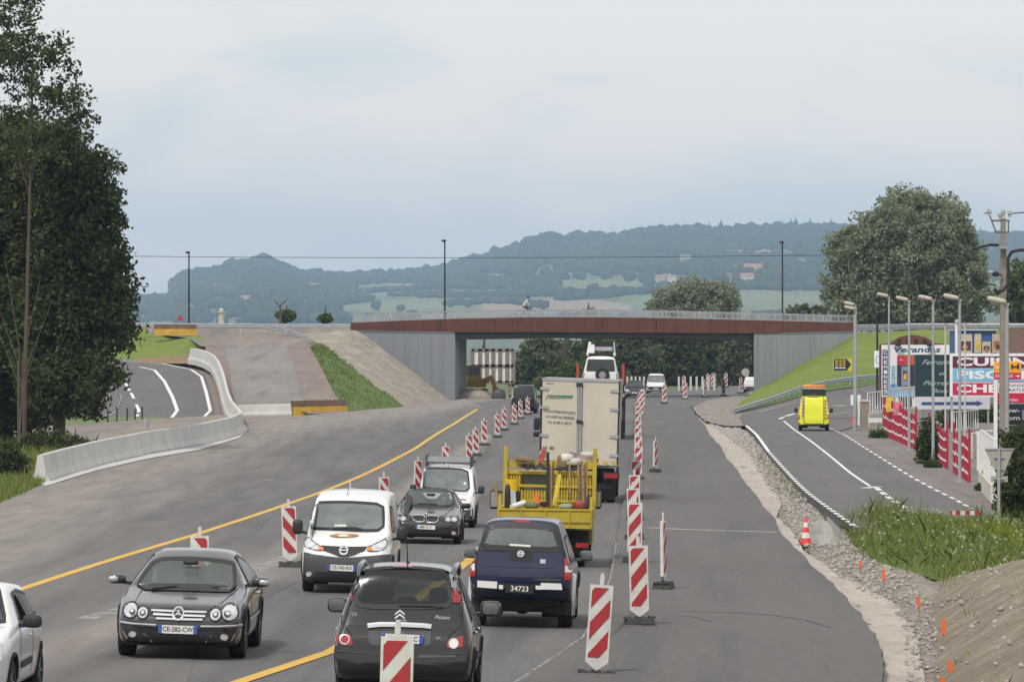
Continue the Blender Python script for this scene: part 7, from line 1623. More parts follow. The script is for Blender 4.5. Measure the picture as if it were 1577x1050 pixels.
for i, (px, py) in enumerate(((983, 716), (982, 700), (983, 686), (982, 672), (983, 660), (982, 650), (987, 641), (985, 634), (990, 627))):
    beacon(px, py, ['first', 'second', 'third', 'fourth', 'fifth', 'sixth', 'seventh', 'eighth', 'ninth'][i] + ' small striped beacon from the front beside the lorry door hinges', 'R', k=.95, group=gR)
beacon(1022, 906, 'white edged beacon turned sideways on the new lane, nearer of the two', 'R', rz=1.47, k=1.0, dz=.1, group='beacons turned sideways on the new lane')
beacon(1009, 727, 'narrow beacon turned half sideways on the new lane, farther of the two', 'R', rz=1.0, k=.97, dz=.1, group='beacons turned sideways on the new lane')
LB = [(307, 0, 812, 1.0, 'striped beacon showing above the roof of the charcoal coupe', 0), (447, 873, None, .98, 'full striped beacon left of the white van with the sticker', 0), (541, 0, 743, .96, 'striped beacon half hidden behind the roof of the white sticker van', .5), (592, 0, 727, .93, 'striped beacon standing right of the white sticker van roof', .4), (643, 0, 703, .9, 'striped beacon at the left of the roof rack van', .6), (686, 0, 682, .9, 'striped beacon seen above the roof rack van', .35), (723, 713, None, .9, 'striped beacon at the right rear of the roof rack van', .5), (733, 702, None, .9, 'striped beacon directly behind the one at the rack van, second of the left row', .4), (746, 686, None, .92, 'striped beacon standing alone, third behind the rack van', .4), (766, 674, None, .9, 'striped beacon fourth behind the rack van, left one of a close pair', .5), (776, 663, None, .9, 'striped beacon right one of the close pair behind the rack van', .4), (792, 654, None, .88, 'striped beacon in front of the black van under the bridge, left of two', .4), (802, 645, None, .86, 'striped beacon in front of the black van under the bridge, right of two', .4), (813, 639, None, .86, 'second last striped beacon left of the cream lorry box', .4), (822, 632, None, .9, 'last striped beacon at the left edge of the cream lorry box', .4)]
for px, py, tp, k, lab, rz in LB: beacon(px, py, lab, 'L', rz=rz, k=k, top=tp, group=gL)
FB = [(1023, 622, 'far striped beacon in front of the white oncoming van', .3), (1055, 616, 'front beacon of the overlapping pair right of the white oncoming van', .2), (1053, 604, 'rear beacon of the overlapping pair right of the white oncoming van', .4), (1085, 613, 'dull red beacon turned sideways in the far bend', 1.1), (1090, 599, 'wide pair of beacons in the far bend, left one', .2), (1097, 598, 'wide pair of beacons in the far bend, right one', .2), (1101, 597, 'slim beacon just right of the wide pair', .9), (1114, 610, 'front beacon left of the right bridge abutment', .4), (1118, 597, 'beacon leaning behind the front one at the right abutment', .3), (1141, 606, 'small slim beacon nearest to the right abutment', .6), (1150, 600, 'beacon partly before the white works van tail', .3)]
for px, py, lab, rz in FB:
    t = dup(protoR); Y = interp([(597, 530), (604, 490), (616, 430), (622, 400)], py); p = P(px, py, Y); t.location = p; t.rotation_euler = (0, 0, rz); t.scale = (1.12,) * 3; tag(t, lab, 'traffic beacon', gF)
t = empty('round_sign', P(1148, 603, 495)); tag(t, 'round pale sign back among the beacons at the right abutment', 'sign'); MB(m_galv2).cyl((0, 0, 0), (0, 0, 2.2), .04).obj('post', t); MB(M('pale sign back', (.36, .36, .3), .6)).cyl((0, -.03, 1.85), (0, .0, 1.85), .38, None, 18).obj('sign_plate', t)
# ================================================================ concrete barrier wall on the left
def jersey(path, hgt, name, label, seglen=3.0, foot=.62, topw=.2):
    """slip of jersey profile segments along 3D points"""
    t = empty(name, path[0]); tag(t, label, 'barrier'); b0 = t.location.copy(); fine = [path[0]]
    for a, c in zip(path, path[1:]):
        n = max(1, int((c - a).length / seglen)); fine += [a.lerp(c, i / n) for i in range(1, n + 1)]
    nrm = []
    for i in range(len(fine)):
        d = (fine[min(i + 1, len(fine) - 1)] - fine[max(0, i - 1)]); nrm.append(Vector((d.y, -d.x, 0)).normalized())
    prof = [(foot / 2, -.3), (foot / 2, .08), (foot * .32, .3), (topw * .62, hgt), (topw * .5, hgt + .0), (-topw * .5, hgt), (-topw * .62, hgt), (-foot * .32, .3), (-foot / 2, .08), (-foot / 2, -.3)]
    prof = [(foot / 2, -.3), (foot / 2, .09), (foot * .32, .3), (topw / 2, hgt - .03), (topw / 2 - .03, hgt), (-topw / 2 + .03, hgt), (-topw / 2, hgt - .03), (-foot * .32, .3), (-foot / 2, .09), (-foot / 2, -.3)]
    for i in range(len(fine) - 1):
        a, c = fine[i], fine[i + 1]; g_ = (c - a).normalized() * .008
        r0 = [a + g_ + nrm[i] * u + Vector((0, 0, v)) - b0 for u, v in prof]; r1 = [c - g_ + nrm[i + 1] * u + Vector((0, 0, v)) - b0 for u, v in prof]
        b = MB(m_concrete); n = len(prof); b.add(r0 + r1, [(k, (k + 1) % n, n + (k + 1) % n, n + k) for k in range(n)] + [tuple(range(n - 1, -1, -1)), tuple(range(n, 2 * n))]); b.obj('barrier_segment', t)
    return t
JP = [G(x, y) for x, y in ((62, 742), (95, 731), (147, 716), (226, 698), (309, 684), (355, 672), (370, 664))] + [P(369, 657, 298), P(363, 649, 306), P(356, 640, 317), P(351, 627, 329), P(347, 611, 343), P(344, 598, 355), P(340, 586, 366), P(336, 576, 377), P(330, 567, 388), P(318, 560, 397), P(305, 556, 402), P(295, 555, 405)]
jersey(JP, .95, 'concrete_barrier', 'long curving pale concrete barrier wall along the dirt strip on the left')
tag(MB(m_concrete).grid([[G(x, y, .03) for x, y in ((70, 748), (147, 724), (226, 706), (309, 692), (368, 674), (382, 662), (378, 655))], [G(x, y, .03) for x, y in ((62, 743), (147, 718), (226, 700), (309, 686), (362, 668), (372, 659), (370, 653))]]).obj('barrier_kerb'), kind='structure')
q0, q1 = P(366, 641, 340), P(448, 639, 341); jersey([q0, q1], .75, 'concrete_barrier', 'short straight white concrete block across the foot of the ramp', 9)
# brown and yellow plastic barriers
m_bb = M('brown plastic barrier', (.13, .075, .05), .6, var=.25, scale=1.5); m_by = M('yellow ochre barrier', (.5, .3, .035), .6, var=.2, scale=1.5)
def ochre(a, c, hgt, label):
    t = empty('site_barrier', a); d = c - a; tag(t, label, 'barrier', 'brown and yellow barriers'); nn = Vector((d.y, -d.x, 0)).normalized()
    for nm, m_, z0, z1, w0, w1 in (('base', m_by, -.15, hgt * .52, .3, .26), ('top', m_bb, hgt * .52, hgt, .2, .14)):
        vs = [nn * w0 + Vector((0, 0, z0)), d + nn * w0 + Vector((0, 0, z0)), d - nn * w0 + Vector((0, 0, z0)), -nn * w0 + Vector((0, 0, z0)), nn * w1 + Vector((0, 0, z1)), d + nn * w1 + Vector((0, 0, z1)), d - nn * w1 + Vector((0, 0, z1)), -nn * w1 + Vector((0, 0, z1))]
        MB(m_).add(vs, [(0, 1, 5, 4), (1, 2, 6, 5), (2, 3, 7, 6), (3, 0, 4, 7), (4, 5, 6, 7), (3, 2, 1, 0)]).obj(nm, t)
    return t
ochre(P(449, 637, 341), P(532, 635, 343), .85, 'brown over yellow barrier block at the foot of the ramp beside the white block')
ochre(P(238, 514, 441), P(302, 514, 442), .8, 'brown over yellow barrier at the top left above the grass bank')
# ================================================================ guardrails
def guardrail(pts, label, hgt=.75, step=4.0, mat=None, z_is_top=False):
    t = empty('guardrail', pts[0]); tag(t, label, 'guardrail', 'metal guardrails'); b0 = t.location.copy(); m_ = mat or m_galv
    prof = [(0, .16), (.05, .12), (.05, .06), (0, .02), (0, -.02), (.05, -.06), (.05, -.12), (0, -.16)]
    fine = [pts[0]]
    for a, c in zip(pts, pts[1:]):
        n = max(1, round((c - a).length / step)); fine += [a.lerp(c, i / n) for i in range(1, n + 1)]
    rows_ = []
    for i, p in enumerate(fine):
        d = fine[min(i + 1, len(fine) - 1)] - fine[max(0, i - 1)]; nn = Vector((d.y, -d.x, 0)).normalized()
        if nn.y > 0: nn = -nn
        top = p + Vector((0, 0, 0 if z_is_top else hgt)) - b0; rows_.append([top + nn * u + Vector((0, 0, v - .15)) for u, v in prof])
        MB(m_).box(top + Vector((0, .08, -.45)), (.1, .1, 1.0)).obj('post', t)
    MB(m_).grid(rows_).obj('rail_beam', t)
    return t
guardrail([P(-40, 499, 443), P(120, 499, 443), P(232, 497.5, 443), P(440, 499, 442), P(540, 499, 440)], 'long guardrail along the top of the left approach up to the bridge', z_is_top=True)
guardrail([P(296, 500, 447), P(400, 500, 446), P(440, 505, 444), P(470, 517, 436)], 'guardrail bending down at the top right of the ramp', z_is_top=True)
guardrail([P(1316, 500, 459), P(1420, 499, 462), P(1620, 500, 466)], 'guardrail along the right approach behind the advertising boards', z_is_top=True)
guardrail([P(1130, 629, 352), P(1188, 611, 378), P(1232, 595, 398), P(1270, 586, 409), P(1310, 580, 416), P(1400, 571, 430), P(1500, 566, 440)], 'low guardrail at the foot of the grass slope, behind the yellow van', z_is_top=True)
guardrail([P(20, 660, 318), P(95, 658, 322), P(150, 645, 330), P(180, 632, 338), P(188, 612, 352), P(180, 596, 368), P(160, 588, 380)], 'curved guardrail under the left trees beside the left road', z_is_top=True)
MBw = MB(p_white); a_, c_ = P(1395, 503, 464), P(1640, 503, 470); MBw.prism([a_, c_, c_ + Vector((0, 0, .3)), a_ + Vector((0, 0, .3))], (0, .1, 0)); tag(MBw.obj('white_rail'), 'low white rail on the right approach above the blue building', 'rail')
for x0, x1, lab in ((355, 372, 'red plastic barrier on the left approach, left one'), (380, 396, 'red plastic barrier on the left approach, right one'), (1430, 1455, 'red plastic barrier on the right approach road')):
    Y = 452 if x0 < 700 else 470; a = P(x0, 506 if x0 < 700 else 505, Y); w_ = (x1 - x0) * Y / F; t = MB(M('red plastic', (.5, .04, .05), .5)).box((a.x + w_ / 2, Y, a.z), (w_, .3, .5), taper=.9).box((a.x + w_ / 2, Y, a.z + .3), (w_ * .95, .12, .1)); tag(t.obj('plastic_barrier'), lab, 'barrier')
# ================================================================ lamps, poles, cables
k_lampd = M('black lamp metal', (.02, .022, .025), .5, metal=.3); k_lampg = M('grey lamp pole', (.36, .38, .4), .5, metal=.3, var=.1, scale=2); k_head = M('pale lamp head', (.5, .45, .37), .5, var=.1)
for px, yt, yb, Y, lab in ((291, 390, 500, 448, 'slim black street lamp on the left approach'), (685, 372, 495, 452, 'slim black street lamp on the left part of the bridge'), (1205, 374, 497, 462, 'slim black street lamp on the right part of the bridge')):
    b0_ = P(px, yb, Y); h_ = (yb - yt) * Y / F; t = empty('street_lamp', b0_); tag(t, lab, 'street lamp', 'black street lamps at the bridge')
    MB(k_lampd).cyl((0, 0, -.5), (0, 0, h_), .09, .06, 10).obj('pole', t); MB(k_lampd).sup((-.08, -.3, h_ + .06), (.42, .9, .2), .6, 12, 6).obj('lamp_head', t, smooth=50)
LP = [(1478, 742, 461, 1, 'grey lamp post nearest the white balustrade, beside the third red panel'), (1437, 716, 462, 1, 'grey lamp post rising from the second red picket panel'), (1400, 693, 463, 1, 'grey lamp post at the right end of the first red picket panel'), (1369, 672, 457, 1, 'grey lamp post at the left end of the first red picket panel'), (1317, 662, 470, 2, 'twin headed grey lamp post left of the white gate'), (1551, 786, 467, 1, 'grey lamp post half hidden behind the concrete utility pole')]
for px, py, yt, nh, lab in LP:
    b0_ = G(px, py, .06); h_ = (py - yt) * b0_.y / F; t = empty('lamp_post', b0_); tag(t, lab, 'lamp post', 'grey car park lamp posts')
    r0 = .068 if nh == 1 else .12
    MB(k_lampg).cyl((0, 0, 0), (0, 0, h_), r0, r0 * .75, 12).cyl((0, 0, 0), (0, 0, .05), .2, .2, 10).obj('pole', t, smooth=50)
    for i in range(nh):
        o = MB(k_head).sup((0, 0, 0), (.62, .34, .17), .5, 14, 8).obj('lamp_head', t, smooth=50, loc=(-.33, -.05 - .1 * i, h_ + .1 - .24 * i)); o.rotation_euler = (0, R(13), 0); MB(k_lampg).cyl((-.1, 0, h_ - .04 - .24 * i), (.06, 0, h_ - .06 - .24 * i), .06, None, 8).obj('bracket', t)
        MB(M('lamp diffuser', (.3, .29, .26), .3)).sup((-.03, 0, -.08), (.45, .24, .06), .5, 12, 6).obj('diffuser', o)
for px, yb, yt, lab in ((1456, 665, 492, 'thin pole with black floodlight left of the wide board'), (1486, 690, 490, 'thin white pole with black floodlight before the wide board')):
    b0_ = P(px, yb, 250); b0_.z = 0; h_ = H - (yt - YH) * 250 / F; t = empty('floodlight_pole', b0_); tag(t, lab, 'floodlight', 'floodlight poles'); MB(M('pale thin pole', (.5, .49, .46), .6)).cyl((0, 0, -.3), (0, 0, h_), .05, .04, 8).obj('pole', t); MB(k_lampd).sup((.12, -.12, h_), (.42, .4, .34), .45, 12, 6).obj('floodlight', t, smooth=40)
t = empty('black_lamp_post', P(1351, 617, 372)); tag(t, 'black post with overhanging lamp arm left of the verandas board', 'lamp post'); hl_ = (617 - 492) * 372 / F
MB(k_lampd).cyl((0, 0, -.6), (0, 0, hl_), .1, .07, 10).tube([(0, 0, hl_), (-.2, 0, hl_ + .06), (-.75, 0, hl_ + .02)], .045, 6).obj('pole', t); MB(k_lampd).sup((-.85, 0, hl_ + .02), (.5, .26, .12), .6, 10, 6).obj('lamp_head', t)
t = empty('white_mast', P(1473, 560, 395)); tag(t, 'short white mast before the blue building', 'mast'); MB(p_white).cyl((0, 0, -4), (0, 0, 3.1), .12, None, 10).obj('pole', t); MB(k_head).sup((.1, -.1, 3.2), (.5, .3, .3), .6, 10, 6).obj('lamp_head', t)
# concrete utility pole
Yu = 190.0; ub = P(1545, 700, Yu); ub.z = zg(18, Yu); uq = lambda x, y, dy=0: P(x, y, Yu + dy) - ub
t = empty('utility_pole', ub); tag(t, 'tall concrete utility pole with crossarms and black cable loop at the right', 'utility pole')
m_up = M('pole concrete', (.25, .215, .17), .85, var=.14, scale=2, bump=.3, bscale=14)
pt = uq(1543, 336); MB(m_up).prism([(-.16, -.15, -.3), (.16, -.15, -.3), (.09, -.1, pt.z), (-.08, -.1, pt.z)], (0, .3, 0)).obj('pole', t)
fr = MB(M('dull crossarm steel', (.13, .125, .12), .6, var=.2)); fr.beam(uq(1527, 340, -1), uq(1555, 340, -1), .06, .07).beam(uq(1531, 358, -1), uq(1554, 358, -1), .06, .07).beam(uq(1527, 340, -1), uq(1534, 358, -1), .05, .05).beam(uq(1553, 340, -1), uq(1553, 358, -1), .05, .05).beam(uq(1527, 340, -1), uq(1521, 322, -1), .05, .05).beam(uq(1515, 329, -1), uq(1527, 327, -1), .04, .04); fr.obj('crossarm', t)
ins = M('glazed insulator', (.45, .46, .44), .25, coat=.5)
for x, y in ((1523, 328), (1545, 329), (1555, 330), (1540, 333)): a = uq(x, y, -1); MB(ins).cyl(a - Vector((0, 0, .12)), a + Vector((0, 0, .12)), .05, .08, 10).cyl(a + Vector((0, 0, .02)), a + Vector((0, 0, .06)), .11, None, 10).obj('insulator', t)
MB(k_plastic).tube([uq(1543, 378, -.2), uq(1525, 377, -.6), uq(1512, 380, -1), uq(1502, 383, -1.2)], .05, 6).obj('lamp_arm', t); MB(k_lampd).sup(uq(1502, 383, -1.2), (.26, .3, .12), .6, 10, 6).obj('arm_lamp', t); MB(m_galv2).box(uq(1544, 379, -.2), (.34, .34, .2)).obj('clamp', t)
MB(k_plastic).tube([uq(1580, 385, -.3), uq(1570, 385, -.3), uq(1558, 388, -.4), uq(1552, 398, -.4), uq(1553, 420, -.4), uq(1552, 437, -.4), uq(1545, 447, -.4), uq(1538, 449, -.4), uq(1532, 446, -.4)], .06, 8).obj('cable_loop', t, smooth=60)
MB(k_lampd).sup(uq(1533, 422, -.5), (.26, .2, .18), .6, 10, 6).beam(uq(1533, 422, -.5), uq(1543, 424, -.2), .05, .05).obj('junction_box', t); MB(m_galv2).sup(uq(1526, 419, -.5), (.22, .2, .12), .6, 10, 6).obj('spot_lamp', t)
def cable(name, label, pts, r, sag_=0): b = MB(k_lampd if r > .03 else M('grey wire', (.12, .13, .14), .6)).tube(pts, r, 5); return tag(b.obj(name), label, 'cable')
cable('overhead_cable', 'faint overhead wire crossing the whole sky above the bridge', [P(lerp(-60, 1500, i / 24), 392 + 6 * math.sin(math.pi * i / 24) - 2 * i / 24, 600) for i in range(25)], .035)
cable('overhead_cable', 'wire leaving the utility pole towards the right edge', [P(1555, 329, Yu), P(1640, 322, Yu + 30)], .03)
# ================================================================ dealership boards
k_purple = M('purple board', (.115, .012, .06), .5, var=.05); k_sky = M('light blue board', (.17, .43, .66), .5, var=.05); k_crim = M('crimson board', (.5, .012, .06), .5, var=.05); k_navy = M('navy board', (.02, .07, .2), .5, var=.06); k_board = M('white board', (.76, .76, .76), .45, var=.04); k_dgreen = M('dark green board', (.008, .035, .045), .4, var=.15); k_lilac = M('pale lilac board', (.6, .58, .63), .5, var=.05); k_orange = M('orange sign face', (.8, .34, .02), .45, var=.05); k_lightpr = M('pale grey green print', (.42, .5, .48), .6, var=0)
CB = lambda x, y: (1340 + x / 6.56, 500 + y / 6.56)
def board(t, rect, Y, mat, name, th=.06, off=0.0, parent=None):
    (x0, y0), (x1, y1) = rect; a = P(x0, y0, Y) - t.location; c = P(x1, y1, Y) - t.location
    return MB(mat).box(((a.x + c.x) / 2, off, (a.z + c.z) / 2), (abs(c.x - a.x), th, abs(a.z - c.z))).obj(name, parent or t)
def btext(t, s_, cx, cy, hpx, Y, mat, off, wpx=None, **kw):
    p = P(cx, cy, Y) - t.location; size = hpx * Y / F / .72; o = text(s_, size, mat, t, (p.x, off, p.z), ext=.004, **kw)
    if wpx:
        bb = [v.co.x for v in o.data.vertices]; o.scale.x = wpx * Y / F / (max(bb) - min(bb))
    return o
# verandas board
Y = 330.0; t = empty('verandas_sign', P(1410, 620, Y)); tag(t, 'white verandas board with wooden arch and vertical lettering', 'sign')
board(t, ((1357.5, 531), (1462, 546)), Y, k_board, 'header_board'); board(t, ((1357.5, 546.2), (1382, 611)), Y, k_board, 'side_board')
btext(t, 'Verandas', 1411, 538.5, 8.5, Y, k_navy, -.045, 72, shear=.2, bold=.02)
board(t, ((1359, 538.5), (1368.3, 608)), Y, k_navy, 'letter_column', .03, -.05)
for i, ch in enumerate('CHEMINEES'): btext(t, ch, 1363.6, 543 + i * 7.5, 5.6, Y, k_board, -.075, 5.4, bold=.02)
board(t, ((1371, 562), (1380.5, 592)), Y, M('pale cyan print', (.5, .66, .72), .5), 'side_panel', .03, -.05); board(t, ((1371, 592.3), (1380.5, 609)), Y, k_sky, 'side_panel', .03, -.05)
for i, ch in enumerate('AGENCE'): btext(t, ch, 1375.7, 565.5 + i * 5.6, 4.4, Y, k_navy, -.075, 4.4)
pz = [(1356, 533), (1356, 530), (1370, 528), (1385, 519), (1398, 516), (1411, 516), (1425, 519), (1440, 528), (1455, 529.5), (1455, 533)]
m_arch = M('red brown timber', (.13, .045, .028), .7, var=.2, scale=3); ar_ = MB(m_arch).prism([P(x, y, Y) - t.location for x, y in pz], (0, .2, 0)).obj('timber_arch', t)
for x in (1385, 1398, 1411, 1424): MB(k_ink).prism([P(*q_, Y) - t.location + Vector((0, -.03, 0)) for q_ in ((x - 3, 529), (x + 3, 529), (x + 2.4, 524), (x, 521.5), (x - 2.4, 524))], (0, .02, 0)).obj('arch_opening', ar_)
for x in (1382, 1431): p = P(x, 530, Y) - t.location; MB(k_lampd).sup((p.x, -.4, p.z), (.42, .5, .24), .5, 10, 6).beam((p.x, -.2, p.z), (p.x, 0, p.z - .1), .05, .05).obj('spot_lamp', t)
for x in (1356, 1381.5, 1454): p = P(x, 531, Y) - t.location; MB(m_arch if x != 1381.5 else p_white).beam((p.x, .06, -1.2), (p.x, .06, p.z), .16, .16).obj('post', t)
t = empty('poster_panel', P(1395, 620, Y - 2)); Y2 = Y - 2; tag(t, 'dark poster panel showing a lit fireplace below a red badge', 'sign')
board(t, ((1381.5, 547.5), (1408.8, 612)), Y2, M('night blue poster', (.025, .025, .06), .4, var=.2), 'panel'); board(t, ((1382, 548), (1408, 562)), Y2, M('orange red strip', (.55, .12, .05), .5, var=.4, scale=2, col2=(.4, .02, .03)), 'header_strip', .02, -.045)
p = P(1388, 554, Y2) - t.location; MB(k_crim).cyl((p.x, -.07, p.z), (p.x, -.04, p.z), .27, None, 18).obj('round_badge', t); btext(t, 'inv', 1388, 554, 3.5, Y2, k_board, -.08)
board(t, ((1388, 564), (1399, 594)), Y2, M('steel blue panel', (.2, .25, .36), .5, var=.15), 'stove', .03, -.05); board(t, ((1390.5, 571), (1396.5, 585)), Y2, k_ink, 'stove_window', .02, -.075)
fl_ = MB(M('flame orange print', (.85, .28, .03), .5, var=.4, scale=3)).prism([P(*q_, Y2) - t.location + Vector((0, -.10, 0)) for q_ in ((1391, 584.5), (1396, 584.5), (1396, 577), (1394.5, 573), (1393, 577), (1392, 574), (1391, 579))], (0, .012, 0)).obj('flame', t)
board(t, ((1382, 595), (1408, 601)), Y2, M('grey pink strip', (.42, .36, .36), .6, var=.3, scale=6), 'caption_strip', .02, -.045); board(t, ((1382, 601.2), (1408, 611)), Y2, k_sky, 'footer_strip', .02, -.045); btext(t, 'POELES', 1395, 598, 3.6, Y2, k_navy, -.06)
for x in (1383, 1407): p = P(x, 548, Y2) - t.location; MB(p_white).beam((p.x, .06, -1.2), (p.x, .06, p.z), .1, .1).obj('post', t)
t = empty('small_sign', P(1351.5, 553, 371.5)); tag(t, 'small white sign with pale blue logo on the black post', 'sign'); board(t, ((1346, 540), (1357.3, 566)), 371.5, k_board, 'panel', .06, -.2); MB(M('pale blue logo', (.4, .58, .75), .5)).tube([Vector((.06 + .2 * math.cos(a), -.24, .2 * math.sin(a) * 1.3)) for a in np.linspace(.3, 6, 16)], .04, 5).obj('logo_ring', t)
# dark green script board with the arrow board under it
Y = 292.0; t = empty('green_board', P(1436, 650, Y)); tag(t, 'dark green board with pale script lettering', 'sign'); board(t, ((1409.2, 546), (1462, 610.5)), Y, k_dgreen, 'panel')
for s_, x, y, h_, w_ in (('Ferronn', 1440, 558, 8, 42), ('et', 1449, 575, 6, 10), ('Pierres', 1440, 590, 7, 40), ('Bois', 1446, 602, 6, 26)): btext(t, s_, x, y, h_, Y, k_lightpr, -.04, w_, shear=.45)
for x in (1411, 1460): p = P(x, 548, Y) - t.location; MB(k_galv if False else m_galv2).beam((p.x, .08, -1), (p.x, .08, p.z), .1, .1).obj('post', t)
t = empty('arrow_board', P(1466, 650, Y - .4)); Y3 = Y - .4; tag(t, 'pale board with a long dark arrow pointing right', 'sign'); board(t, ((1409, 611), (1524.5, 630)), Y3, k_lilac, 'panel')
MB(k_navy).prism([P(*q_, Y3) - t.location + Vector((0, -.045, 0)) for q_ in ((1419, 619), (1504, 618.5), (1504, 616.5), (1513.5, 621), (1504, 625.5), (1504, 623.5), (1419, 623.5))], (0, .02, 0)).obj('arrow', t)
for x in (1412, 1468, 1522): p = P(x, 612, Y3) - t.location; MB(m_galv2).beam((p.x, .08, -.6), (p.x, .08, p.z), .1, .1).obj('post', t)
# wide three row board
Y = 288.0; t = empty('wide_board', P(1520, 650, Y)); tag(t, 'wide white board with purple, light blue and crimson lettered rows', 'sign'); board(t, ((1462.8, 544), (1660, 611)), Y, k_board, 'panel', .1)
for y0, y1, m_, s_, x1, w_ in ((548.5, 566.5, k_purple, 'CUISINES', 1655, 147), (568, 587.5, k_sky, 'PISCINES', 1640, 140), (589.5, 608, k_crim, 'CHEMINEES', 1655, 174)):
    board(t, ((1467, y0), (x1, y1)), Y, m_, 'letter_row', .04, -.06)
    o = btext(t, s_, 1473 + w_ / 2, (y0 + y1) / 2, 12.2, Y, k_board, -.085, w_, bold=.035)
for x in (1466, 1560, 1655): p = P(x, 545, Y) - t.location; MB(m_galv2).beam((p.x, .1, -1), (p.x, .1, p.z), .14, .14).obj('post', t)
# orange entrance sign and red totem
Y = 205.0; t = empty('entrance_sign', P(1551, 640, Y)); tag(t, 'rounded orange sign with red entrance strip and arrow', 'sign')
a, c_ = P(1530, 556, Y) - t.location, P(1573, 584.5, Y) - t.location; MB(k_orange).sup(((a.x + c_.x) / 2, 0, (a.z + c_.z) / 2), (c_.x - a.x, .14, a.z - c_.z), .22, 20, 8).obj('panel', t, smooth=40)
board(t, ((1530.5, 573.8), (1572, 584)), Y, k_crim, 'red_strip', .06, -.06); btext(t, 'neo', 1537, 565.5, 5.5, Y, k_board, -.085, bold=.01); btext(t, 'ENTREE', 1546, 579, 4.6, Y, k_board, -.1, 27);
MB(k_board).prism([P(*q_, Y) - t.location + Vector((0, -.1, 0)) for q_ in ((1563.5, 578.4), (1567.5, 578.4), (1567.5, 576.6), (1570.5, 579), (1567.5, 581.4), (1567.5, 579.6), (1563.5, 579.6))], (0, .01, 0)).obj('arrow', t)
MB(k_ink).prism([P(*q_, Y) - t.location + Vector((0, -.085, 0)) for q_ in ((1557, 568), (1557, 561), (1560, 561), (1560, 564), (1566, 564), (1566, 560), (1569, 560), (1569, 568), (1566, 568), (1566, 566), (1560, 566), (1560, 568))], (0, .01, 0)).obj('sofa_symbol', t)
p = P(1551, 584, Y) - t.location; MB(m_galv2).beam((p.x, .12, -1.5), (p.x, .12, p.z + .4), .16, .16).obj('post', t)
Y = 206.5; t = empty('totem_sign', P(1555, 690, Y)); tag(t, 'tall advertising totem with red and black panels between white posts', 'sign')
for x0, x1 in ((1530.5, 1535.8), (1592, 1597)): board(t, ((x0, 585), (x1, 700)), Y, k_board, 'post', .2)
board(t, ((1536, 587.5), (1591.8, 588.9)), Y, k_crim, 'top_strip'); board(t, ((1536, 589), (1591.8, 605)), Y, k_board, 'panel'); board(t, ((1536, 605.3), (1591.8, 620)), Y, k_crim, 'panel'); board(t, ((1536, 622), (1591.8, 654)), Y, M('blue black board', (.015, .02, .035), .45), 'panel'); board(t, ((1536, 655), (1591.8, 668)), Y, k_ink, 'panel'); board(t, ((1536, 668.5), (1591.8, 698)), Y, k_navy, 'panel')
btext(t, 'N GRANDE', 1558, 593.5, 4.4, Y, k_navy, -.035, 38); btext(t, 'LITERATUR', 1559, 600.5, 5, Y, k_navy, -.035, 42); btext(t, 'vérandas', 1553, 615.5, 4.6, Y, k_board, -.035, 30); btext(t, 'show-', 1554, 632, 7, Y, k_board, -.035, 33, bold=.02); btext(t, 'room', 1554, 643.5, 7, Y, k_board, -.035, 33, bold=.02); btext(t, 'FRANCE', 1556, 662, 4.6, Y, k_board, -.035, 28)
MB(M('grey leaf mark', (.35, .35, .4), .6)).prism([P(*q_, Y) - t.location + Vector((0, -.04, 0)) for q_ in ((1574, 632), (1590, 626), (1590, 650), (1574, 646))], (0, .008, 0)).obj('mark', t)
# yellow black arrow sign on the grass slope
Y = 418.0; t = empty('direction_sign', P(1298, 600, Y)); tag(t, 'yellow and black arrow shaped sign on the grass slope above the van', 'sign'); board(t, ((1283, 552), (1312, 571)), Y, M('yellow sign', (.6, .5, .03), .5), 'panel')
MB(k_ink).prism([P(*q_, Y) - t.location + Vector((0, -.04, 0)) for q_ in ((1284, 552.6), (1304, 552.6), (1311, 561), (1304, 570.5), (1284, 570.5))], (0, .012, 0)).obj('black_arrow', t)
for y, m_ in ((555.5, ky), (559, ky), (562.5, ky), (566.5, k_board)):
    for x0, x1 in ((1286, 1291), (1292.5, 1297), (1298, 1302)): board(t, ((x0, y - 1), (x1, y + 1)), Y, m_, 'letter_block', .01, -.05)
p = P(1298, 571, Y) - t.location; MB(m_galv2).cyl((p.x, 0, -.6), (p.x, 0, p.z), .05).obj('post', t)
# two white panels at the twin lamp, red bollard cone
for x0, x1, lab in ((1310, 1315.5, 'left white marker panel behind the twin lamp post'), (1320.5, 1325.5, 'right white marker panel behind the twin lamp post')):
    Y = 372.0; t = empty('roadside_marker', P((x0 + x1) / 2, 634, Y)); tag(t, lab, 'marker panel'); board(t, ((x0, 608), (x1, 631)), Y, k_board, 'panel', .06); p = P((x0 + x1) / 2, 630, Y) - t.location; MB(m_galv2).cyl((0, .04, -.5), (0, .04, p.z), .03).obj('post', t)
t = MB(M('red plastic', (.5, .04, .05), .5)); p = G(1314, 655, .06); t.lathe([(.26, 0), (.22, .03), (.12, .2), (.05, .62), (0, .64)], p, 'z', 14); tag(t.obj('red_cone', smooth=40), 'small red cone at the foot of the twin lamp post', 'cone')
